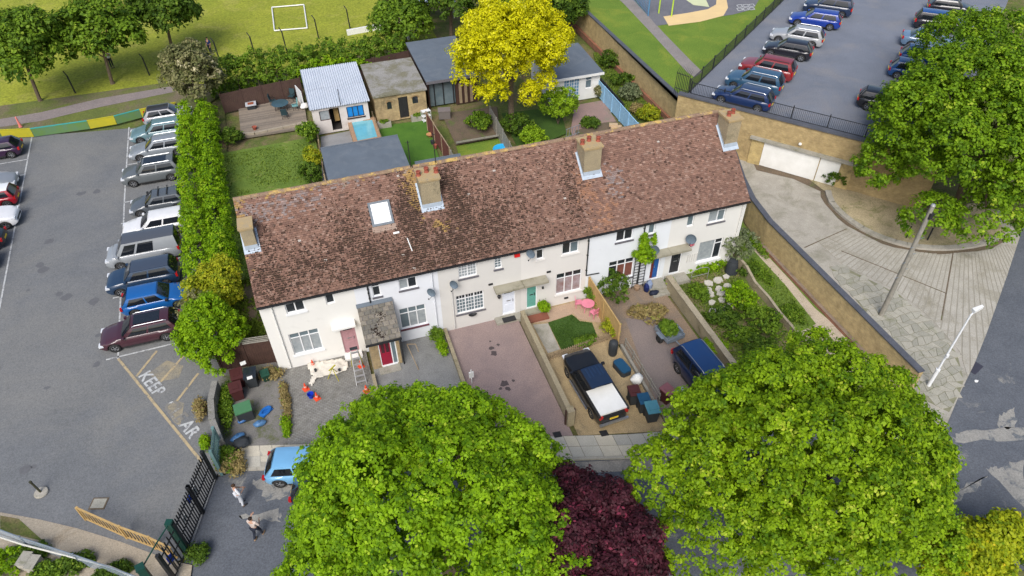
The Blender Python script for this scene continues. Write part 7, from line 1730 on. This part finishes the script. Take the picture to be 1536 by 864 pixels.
p = at(1464, 572, -.1); MB().blob((p.x, p.y, -.07), (.14, .1, .03), 7, 4, .2).build('litter', m_white, label='scrap of white litter on the road below the drain grate', cat='litter')
# lamp post and telegraph pole
lp = E('street_lamp', (33.44, -12.44, 0), 'tall white street lamp at the corner of the flagstones', 'street lamp')
top = Vector((33.0-33.44, -12.72+12.44, 5.3))
m_lamp = M('lamp_white', (.72, .74, .76), (.66, .68, .70), 3, .4, bmp=0)
MB().cyl((0, 0, 0), (0, 0, 1.3), .10, n=10).cyl((0, 0, 1.3), (0, 0, 5.35), .06, .045, n=10).cyl((0, 0, 1.2), (0, 0, 1.34), .115, n=10).build('column', m_lamp, lp)
MB().cyl((0, 0, 5.3), (.35, .12, 5.42), .035, n=8).build('arm', m_lamp, lp); MB().prism([(.15, -.02), (.82, .12), (.86, .26), (.2, .22)], 5.40, 5.56).build('lantern', m_white, lp); MB().box((.0, -.06, 2.4), (.16, .06, .22)).build('plate', m_frame, lp)
tg_ = E('telegraph_pole', (34.74, -7.09, 0), 'weathered timber telegraph pole standing on the flagstones', 'telegraph pole')
MB().cyl((0, 0, -.1), (.12, .1, 7.9), .16, .11, n=12).build('pole', m_tim_g, tg_, smooth=True)
MB().lathe((.12, .1, 7.9), [(.13, 0), (.10, .08), (.01, .12)], 10).build('cap', m_alu, tg_); MB().box((.14, 0, 7.3), (.22, .2, .35)).build('junction_box', m_black, tg_)
for k in range(6): s = 1 if k % 2 else -1; MB().cyl((.03*k-.0, 0, 3.0+.55*k), (.03*k+s*.32, 0, 3.0+.55*k), .015, n=5).build('step', m_galv, tg_)
for u, v, lb in ((1359, 357, 'left of two black posts on the dry island kerb'), (1391, 360, 'right of two black posts on the dry island kerb')): p = at(u, v); MB().cyl((p.x, p.y, 0), (p.x, p.y, 1.0), .05, n=8).build('bollard', m_blackmetal, label=lb, cat='bollard')
p = at(1357, 278); uc = E('covered_object', (p.x, p.y, 0), 'pale blue grey sheeted box half hidden under the large tree', 'box', rz=-.9); MB().box((0, 0, .45), (1.7, 1.1, .9)).build('sheet', plain('sheet_bluegrey', (.22, .30, .33), .6), uc); MB().box((0, 0, .05), (1.8, 1.2, .1)).build('pallet', m_tim_g, uc)
# rear garden furniture
def at0(u, v, z): p = at(u, v, z); return p
p = at(420, 156, .72); rt_ = E('round_table', (p.x, p.y, .1), 'round dark glass table on the timber deck', 'table')
MB().lathe((0, 0, .68), [(.70, 0), (.74, .01), (.74, .035), (.70, .04)], 24).build('tabletop', M('blue_glass_top', (.05, .10, .12), (.04, .08, .1), 2, .15, bmp=0), rt_)
for a in range(4): MB().cyl((.45*math.cos(a*1.57), .45*math.sin(a*1.57), .68), (.5*math.cos(a*1.57), .5*math.sin(a*1.57), 0), .025, n=6).build('leg', m_blackmetal, rt_)
def gchair(u, v, ang, label, mat):
    p = at(u, v, .5); o = E('garden_chair', (p.x, p.y, .1), label, 'chair', 'chairs round the glass table', ang)
    MB().box((0, 0, .42), (.50, .48, .05)).build('seat', mat, o); MB().box((0, .25, .72), (.50, .05, .55), 0, -.2).build('backrest', mat, o)
    for sx in (-.22, .22):
        MB().box((sx, 0, .62), (.04, .46, .03)).build('armrest', m_blackmetal, o)
        for sy in (-.2, .2): MB().box((sx, sy, .21), (.03, .03, .42)).build('leg', m_blackmetal, o)
m_ch = plain('dark_sling', (.03, .06, .07)); m_ch2 = plain('teal_sling', (.18, .38, .38))
gchair(427, 171, R(170), 'dark chair on the near side of the glass table', m_ch); gchair(409, 151, R(80), 'dark chair on the left of the glass table', m_ch); gchair(437, 144, R(-30), 'dark chair behind the glass table', m_ch); gchair(442, 158, R(-85), 'pale teal chair right of the glass table', m_ch2)
p = at(376, 156, .5); fp = E('fire_pit', (p.x, p.y, .1), 'square grey rimmed fire pit with orange coals on the deck', 'fire pit')
MB().box((0, 0, .2), (.7, .62, .4)).build('base', m_cgrey, fp); MB().prism([(-.46, -.42), (.46, -.42), (.46, .42), (-.46, .42)], .40, .45).build('rim', plain('pit_rim', (.50, .52, .55)), fp); MB().box((0, 0, .46), (.5, .42, .04)).build('coals', M('coals', (.40, .10, .04), (.12, .05, .03), 12, .9), fp)
p = at(383, 196); MB().lathe((p.x, p.y, .1), [(.12, 0), (.2, .28), (.22, .28), (.17, .2)], 10).build('plant_pot', m_pot, label='dark red pot on the near edge of the timber deck', cat='pot', smooth=True)
p = at(449, 150, .6); fd = E('folded_parasol', (p.x, p.y, .1), 'pale folded chairs and screen leaning by the white shed', 'screen'); MB().box((.1, .2, .75), (.05, 1.5, 1.5), .25).build('panel', m_frame, fd); MB().blob((.3, -.7, .25), (.35, .4, .25), 8, 5, .2).build('cloth_heap', m_white, fd, smooth=True)
# hot tub / paddling pool with timber surround
tubp = A2((527, 182), (558, 179), (566, 205), (536, 211), z=.55)
hu = E('plunge_pool', (0, 0, 0), 'small turquoise pool in a timber surround in front of the white shed', 'pool')
cpx = sum(p[0] for p in tubp)/4; cpy = sum(p[1] for p in tubp)/4
oq = [(cpx+(p[0]-cpx)*1.38, cpy+(p[1]-cpy)*1.25) for p in tubp]
for k in range(4):
    a, b, c, d = oq[k], oq[(k+1) % 4], tubp[(k+1) % 4], tubp[k]; MB().prism([a, b, c, d], 0, .55).build('timber_side', M('pool_timber', (.40, .25, .15), (.32, .2, .12), 3, .8), hu)
MB().prism(tubp, .1, .50).build('water', M('pool_cover', (.16, .46, .54), (.12, .38, .46), 1.2, .2, bmp=.05, coat=.5), hu)
# shed yard bits
for u, v, s_, mt, lb, nm in ((640, 181, (.9, .5, .7), m_frame, 'white wire basket shelf by the red brown fence', 'wire_shelf'),):
    p = at(u, v); o = E(nm, (p.x, p.y, 0), lb, 'shelf', rz=.2)
    for z_ in (.1, .5, .95): MB().box((0, 0, z_), (.75, .45, .03)).build('shelf', mt, o)
    for sx in (-.36, .36):
        for sy in (-.2, .2): MB().box((sx, sy, .5), (.03, .03, 1.0)).build('upright', mt, o)
p = at(645, 205); MB().lathe((p.x, p.y, 0), [(.14, 0), (.27, .22), (.30, .24), (.22, .22), (.1, .2)], 14).build('plant_bowl', M('terracotta_bowl', (.55, .28, .12), (.45, .22, .1), 4, .8), label='orange terracotta bowl on the artificial lawn edge', cat='bowl', smooth=True)
for u, v, mt, lb in ((649, 216, m_cgrey, 'dark pot below the terracotta bowl'), (653, 222, m_pot, 'reddish pot below the dark pot')): p = at(u, v); MB().lathe((p.x, p.y, 0), [(.13, 0), (.18, .3), (.14, .28)], 10).build('plant_pot', mt, label=lb, cat='pot', smooth=True)
p = at(667, 176); sb = E('storage_chest', (p.x, p.y, 0), 'grey brown storage chest beside the garden room', 'box', rz=-.2); MB().box((0, 0, .35), (1.0, .7, .7)).build('box_base', plain('chest_grey', (.16, .14, .13), .8), sb); MB().box((0, 0, .73), (1.08, .78, .06)).build('lid', plain('chest_lid', (.2, .17, .16), .8), sb)
for u, v, lb in ((577, 190, 'concrete trough planter left of the outhouse door'), (627, 180, 'concrete trough planter right of the outhouse door')):
    p = at(u, v); o = E('trough_planter', (p.x, p.y, 0), lb, 'planter', rz=-.05); MB().box((0, 0, .22), (1.15, .5, .44)).build('trough', m_conc, o)
    P, Nn, t = crown_pts([(0, 0, .45, .5, .2, .18)], .1, 40, 16, .4); link('plants', leaf_mesh('plants', P, Nn, .10, lf_mid, t), o)
p = at(753, 223, .3); MB().lathe((p.x, p.y, 0), [(.65, .05), (.75, .3), (.72, .34), (.6, .3)], 18).build('paddling_pool', plain('pool_blue', (.03, .40, .75), .3), label='bright blue paddling pool peeping over the ridge', cat='pool', smooth=True)
p = at(908, 208, .2); o = MB().blob((p.x, p.y, .12), (.85, .55, .14), 12, 5, .05).build('stone_slab', plain('pinkish_stone', (.46, .38, .35), .8), label='smooth pinkish oval stone in the bed behind the ridge', cat='stone', smooth=True)
cs = E('timber_steps', (0, 0, 0), 'cream timber steps at the foot of the pale blue fence', 'steps')
for k in range(4): p = at(926-4*k+6, 196-3*k+2, .1*k); MB().box((p.x, p.y, .1+.1*k), (1.3-.2*k, .35, .2), -.4).build('step', M('cream_timber', (.52, .38, .24), (.44, .32, .2), 3, .8), cs)
bmb = E('metal_frame_arch', (0, 0, 0), 'grey metal garden frame behind the ridge beside the weeping shrub', 'frame'); a = at(858, 214); 
for k in range(5): MB().cyl((a.x-.6+.3*k, a.y+.1*k, 0), (a.x-.5+.3*k, a.y+.1*k, 1.3), .02, n=5).build('bar', m_galv, bmb)
MB().cyl((a.x-.6, a.y, 1.3), (a.x+.8, a.y+.4, 1.3), .02, n=5).cyl((a.x-.6, a.y, .6), (a.x+.8, a.y+.4, .6), .02, n=5).build('rail', m_galv, bmb)
p = at(905, 145); MB().lathe((p.x, p.y-.2, 0), [(.2, 0), (.28, .3), (.3, .3), (.22, .25)], 12).build('plant_pot', m_white, label='white pot by the corner of the summer house', cat='pot', smooth=True)

# ------------------------------------------------------------------ people
def skin_obj(name, verts, edges, radii, mat, parent, sub=2, root=0):
    me = bpy.data.meshes.new(name); me.from_pydata(verts, edges, []); me.materials.append(mat)
    o = link(name, me, parent)
    sk = o.modifiers.new('skin', 'SKIN'); sk.use_smooth_shade = True
    if not me.skin_vertices: 
        try: me.skin_vertices.new()
        except Exception: pass
    d = me.skin_vertices[0].data
    for i, r_ in enumerate(radii): d[i].radius = r_ if isinstance(r_, tuple) else (r_, r_); d[i].use_root = (i == root)
    ss = o.modifiers.new('sub', 'SUBSURF'); ss.levels = sub; ss.render_levels = sub
    return o
m_skin = M('skin', (.45, .26, .18), (.42, .24, .16), 6, .6, bmp=0)
def person(label, x, y, ang, top_c, leg_c, shoe_c, hair_c, pose, z=-.08, sc=1.0, group=None, hold=None):
    o = E('person', (x, y, z), label, 'person', group, ang); o.scale = (sc,)*3
    P_ = dict(pelvis=(0, 0, .94), waist=(0, .0, 1.10), chest=(0, -.01, 1.32), neck=(0, .0, 1.47), head=(0, -.02, 1.60), crown=(0, -.01, 1.70),
              sl=(-.18, 0, 1.40), sr=(.18, 0, 1.40), el=(-.25, .02, 1.13), er=(.25, .02, 1.13), wl=(-.24, -.10, .90), wr=(.24, -.10, .90),
              hl=(-.095, 0, .90), hr=(.095, 0, .90), kl=(-.10, -.03, .49), kr=(.10, -.03, .49), al=(-.10, .02, .09), ar=(.10, .02, .09), fl=(-.11, -.14, .04), fr=(.11, -.14, .04))
    P_.update(pose)
    keys = list(P_); V = [P_[k] for k in keys]; I = {k: i for i, k in enumerate(keys)}
    Ed = [('pelvis', 'waist'), ('waist', 'chest'), ('chest', 'neck'), ('neck', 'head'), ('head', 'crown'), ('chest', 'sl'), ('chest', 'sr'), ('sl', 'el'), ('sr', 'er'), ('el', 'wl'), ('er', 'wr'), ('pelvis', 'hl'), ('pelvis', 'hr'), ('hl', 'kl'), ('hr', 'kr'), ('kl', 'al'), ('kr', 'ar'), ('al', 'fl'), ('ar', 'fr')]
    Rd = dict(pelvis=(.14, .10), waist=(.125, .09), chest=(.15, .10), neck=.05, head=.085, crown=.05, sl=.055, sr=.055, el=.038, er=.038, wl=.026, wr=.026, hl=.085, hr=.085, kl=.055, kr=.055, al=.038, ar=.038, fl=.03, fr=.03)
    rad = [Rd[k] for k in keys]; E2 = [(I[a], I[b]) for a, b in Ed]
    # hands: palm and five fingers on each wrist
    for sd2, wk, ek in ((-1, 'wl', 'el'), (1, 'wr', 'er')):
        w_ = Vector(P_[wk]); d = (w_-Vector(P_[ek])).normalized(); si = d.cross(Vector((0, 1, .2))).normalized()
        pi = len(V); V.append(tuple(w_+d*.06)); rad.append(.026); E2.append((I[wk], pi))
        for q, (off, ln) in enumerate(((-.030, .07), (-.011, .085), (.009, .080), (.028, .065))):
            a = w_+d*.10+si*off; b = a+d*ln*.5+Vector((0, -.01, -.005)); c = b+d*ln*.4+Vector((0, -.02, -.01)); k = len(V); V += [tuple(a), tuple(b), tuple(c)]; rad += [.010, .009, .008]; E2 += [(pi, k), (k, k+1), (k+1, k+2)]
        a = w_+d*.05+si*.045*-sd2; b = a+d*.045+si*.02*-sd2; k = len(V); V += [tuple(a), tuple(b)]; rad += [.011, .009]; E2 += [(pi, k), (k, k+1)]
    body = skin_obj('body', V, E2, rad, m_skin, o, 1, I['pelvis'])
    def sub(names, eds, extra, mat, nm, grow=.016, ends={}):
        vv = [P_[k] for k in names]; ii = {k: i for i, k in enumerate(names)}; rr = []
        for k in names:
            r_ = ends.get(k, Rd[k]); rr.append(tuple(q+grow for q in r_) if isinstance(r_, tuple) else r_+grow)
        return skin_obj(nm, vv, [(ii[a], ii[b]) for a, b in eds], rr, mat, o, 2, 0)
    sub(['pelvis', 'waist', 'chest', 'sl', 'sr', 'el', 'er'], [('pelvis', 'waist'), ('waist', 'chest'), ('chest', 'sl'), ('chest', 'sr'), ('sl', 'el'), ('sr', 'er')], 0, top_c, 'shirt', .02)
    sub(['pelvis', 'hl', 'hr', 'kl', 'kr', 'al', 'ar'], [('pelvis', 'hl'), ('pelvis', 'hr'), ('hl', 'kl'), ('hr', 'kr'), ('kl', 'al'), ('kr', 'ar')], 0, leg_c, 'trousers', .016, dict(pelvis=(.135, .095)))
    for s, a_, f_ in (('l', 'al', 'fl'), ('r', 'ar', 'fr')):
        a, f = Vector(P_[a_]), Vector(P_[f_]); MB().blob(((a.x+f.x)/2, (a.y+f.y)/2-.01, f.z+.01), (.05, .14, .05), 8, 5, 0).build('shoe', shoe_c, o, smooth=True)
    hd, cr_ = Vector(P_['head']), Vector(P_['crown'])
    MB().blob((hd.x, hd.y+.022, hd.z+.055), (.088, .098, .085), 10, 6, .03).build('hair', hair_c, o, smooth=True)
    MB().add([(hd.x-.012, hd.y-.095, hd.z), (hd.x+.012, hd.y-.095, hd.z), (hd.x, hd.y-.125, hd.z-.02), (hd.x, hd.y-.092, hd.z+.045)], [(0, 1, 2), (0, 2, 3), (1, 3, 2)]).build('nose', m_skin, o)
    for s in (-1, 1):
        MB().blob((hd.x+s*.032, hd.y-.082, hd.z+.022), (.011, .008, .008), 6, 4, 0).build('eye', m_black, o)
        MB().blob((hd.x+s*.090, hd.y, hd.z), (.012, .022, .032), 6, 4, 0).build('ear', m_skin, o)
    MB().box((hd.x, hd.y-.088, hd.z-.045), (.045, .01, .009)).build('mouth', plain('lips', (.35, .12, .1)), o)
    return o
mm = {}
mw, mnavy, mdk = plain('cloth_white', (.68, .69, .72), .9), plain('cloth_navy_trouser', (.02, .025, .04), .9), plain('shoe_dark', (.03, .03, .03), .8)
p = at(364, 757, -.1); person('person in white shirt and pale trousers standing by the open gate, arms in front', p.x, p.y, R(115), mw, plain('cloth_palegrey', (.55, .57, .62), .9), mdk, plain('hair_brown', (.06, .035, .02), .9),
    dict(el=(-.27, -.06, 1.14), wl=(-.10, -.27, 1.10), er=(.27, -.06, 1.14), wr=(.10, -.28, 1.08), kl=(-.11, -.04, .49), al=(-.13, .03, .09), fl=(-.14, -.13, .04)), z=-.10)
p = at(389, 806, -.1); person('person in dusty pink top and black trousers walking on the road with bare forearms', p.x, p.y, R(150), plain('cloth_dustypink', (.50, .42, .38), .9), mnavy, plain('shoe_tan', (.30, .2, .12), .8), plain('hair_dark', (.03, .02, .015), .9),
    dict(el=(-.30, -.02, 1.16), wl=(-.16, -.26, 1.12), er=(.28, -.10, 1.18), wr=(.20, -.30, 1.30), kl=(-.10, -.14, .50), al=(-.10, -.16, .11), fl=(-.11, -.32, .05), kr=(.10, .04, .49), ar=(.10, .20, .12), fr=(.11, .06, .05)), z=-.10)
p = at(169, 101); person('distant person in white top and black trousers beneath the middle field tree', p.x, p.y, R(30), mw, mnavy, mdk, plain('hair_dark', (.03, .02, .015), .9), {}, z=-.05)
p = at(317, 80); person('distant person in dark blue clothes beside the field tree nearest the goal', p.x, p.y, R(-40), plain('cloth_royal', (.01, .03, .14), .9), mnavy, mdk, plain('hair_dark', (.03, .02, .015), .9), {}, z=-.05)
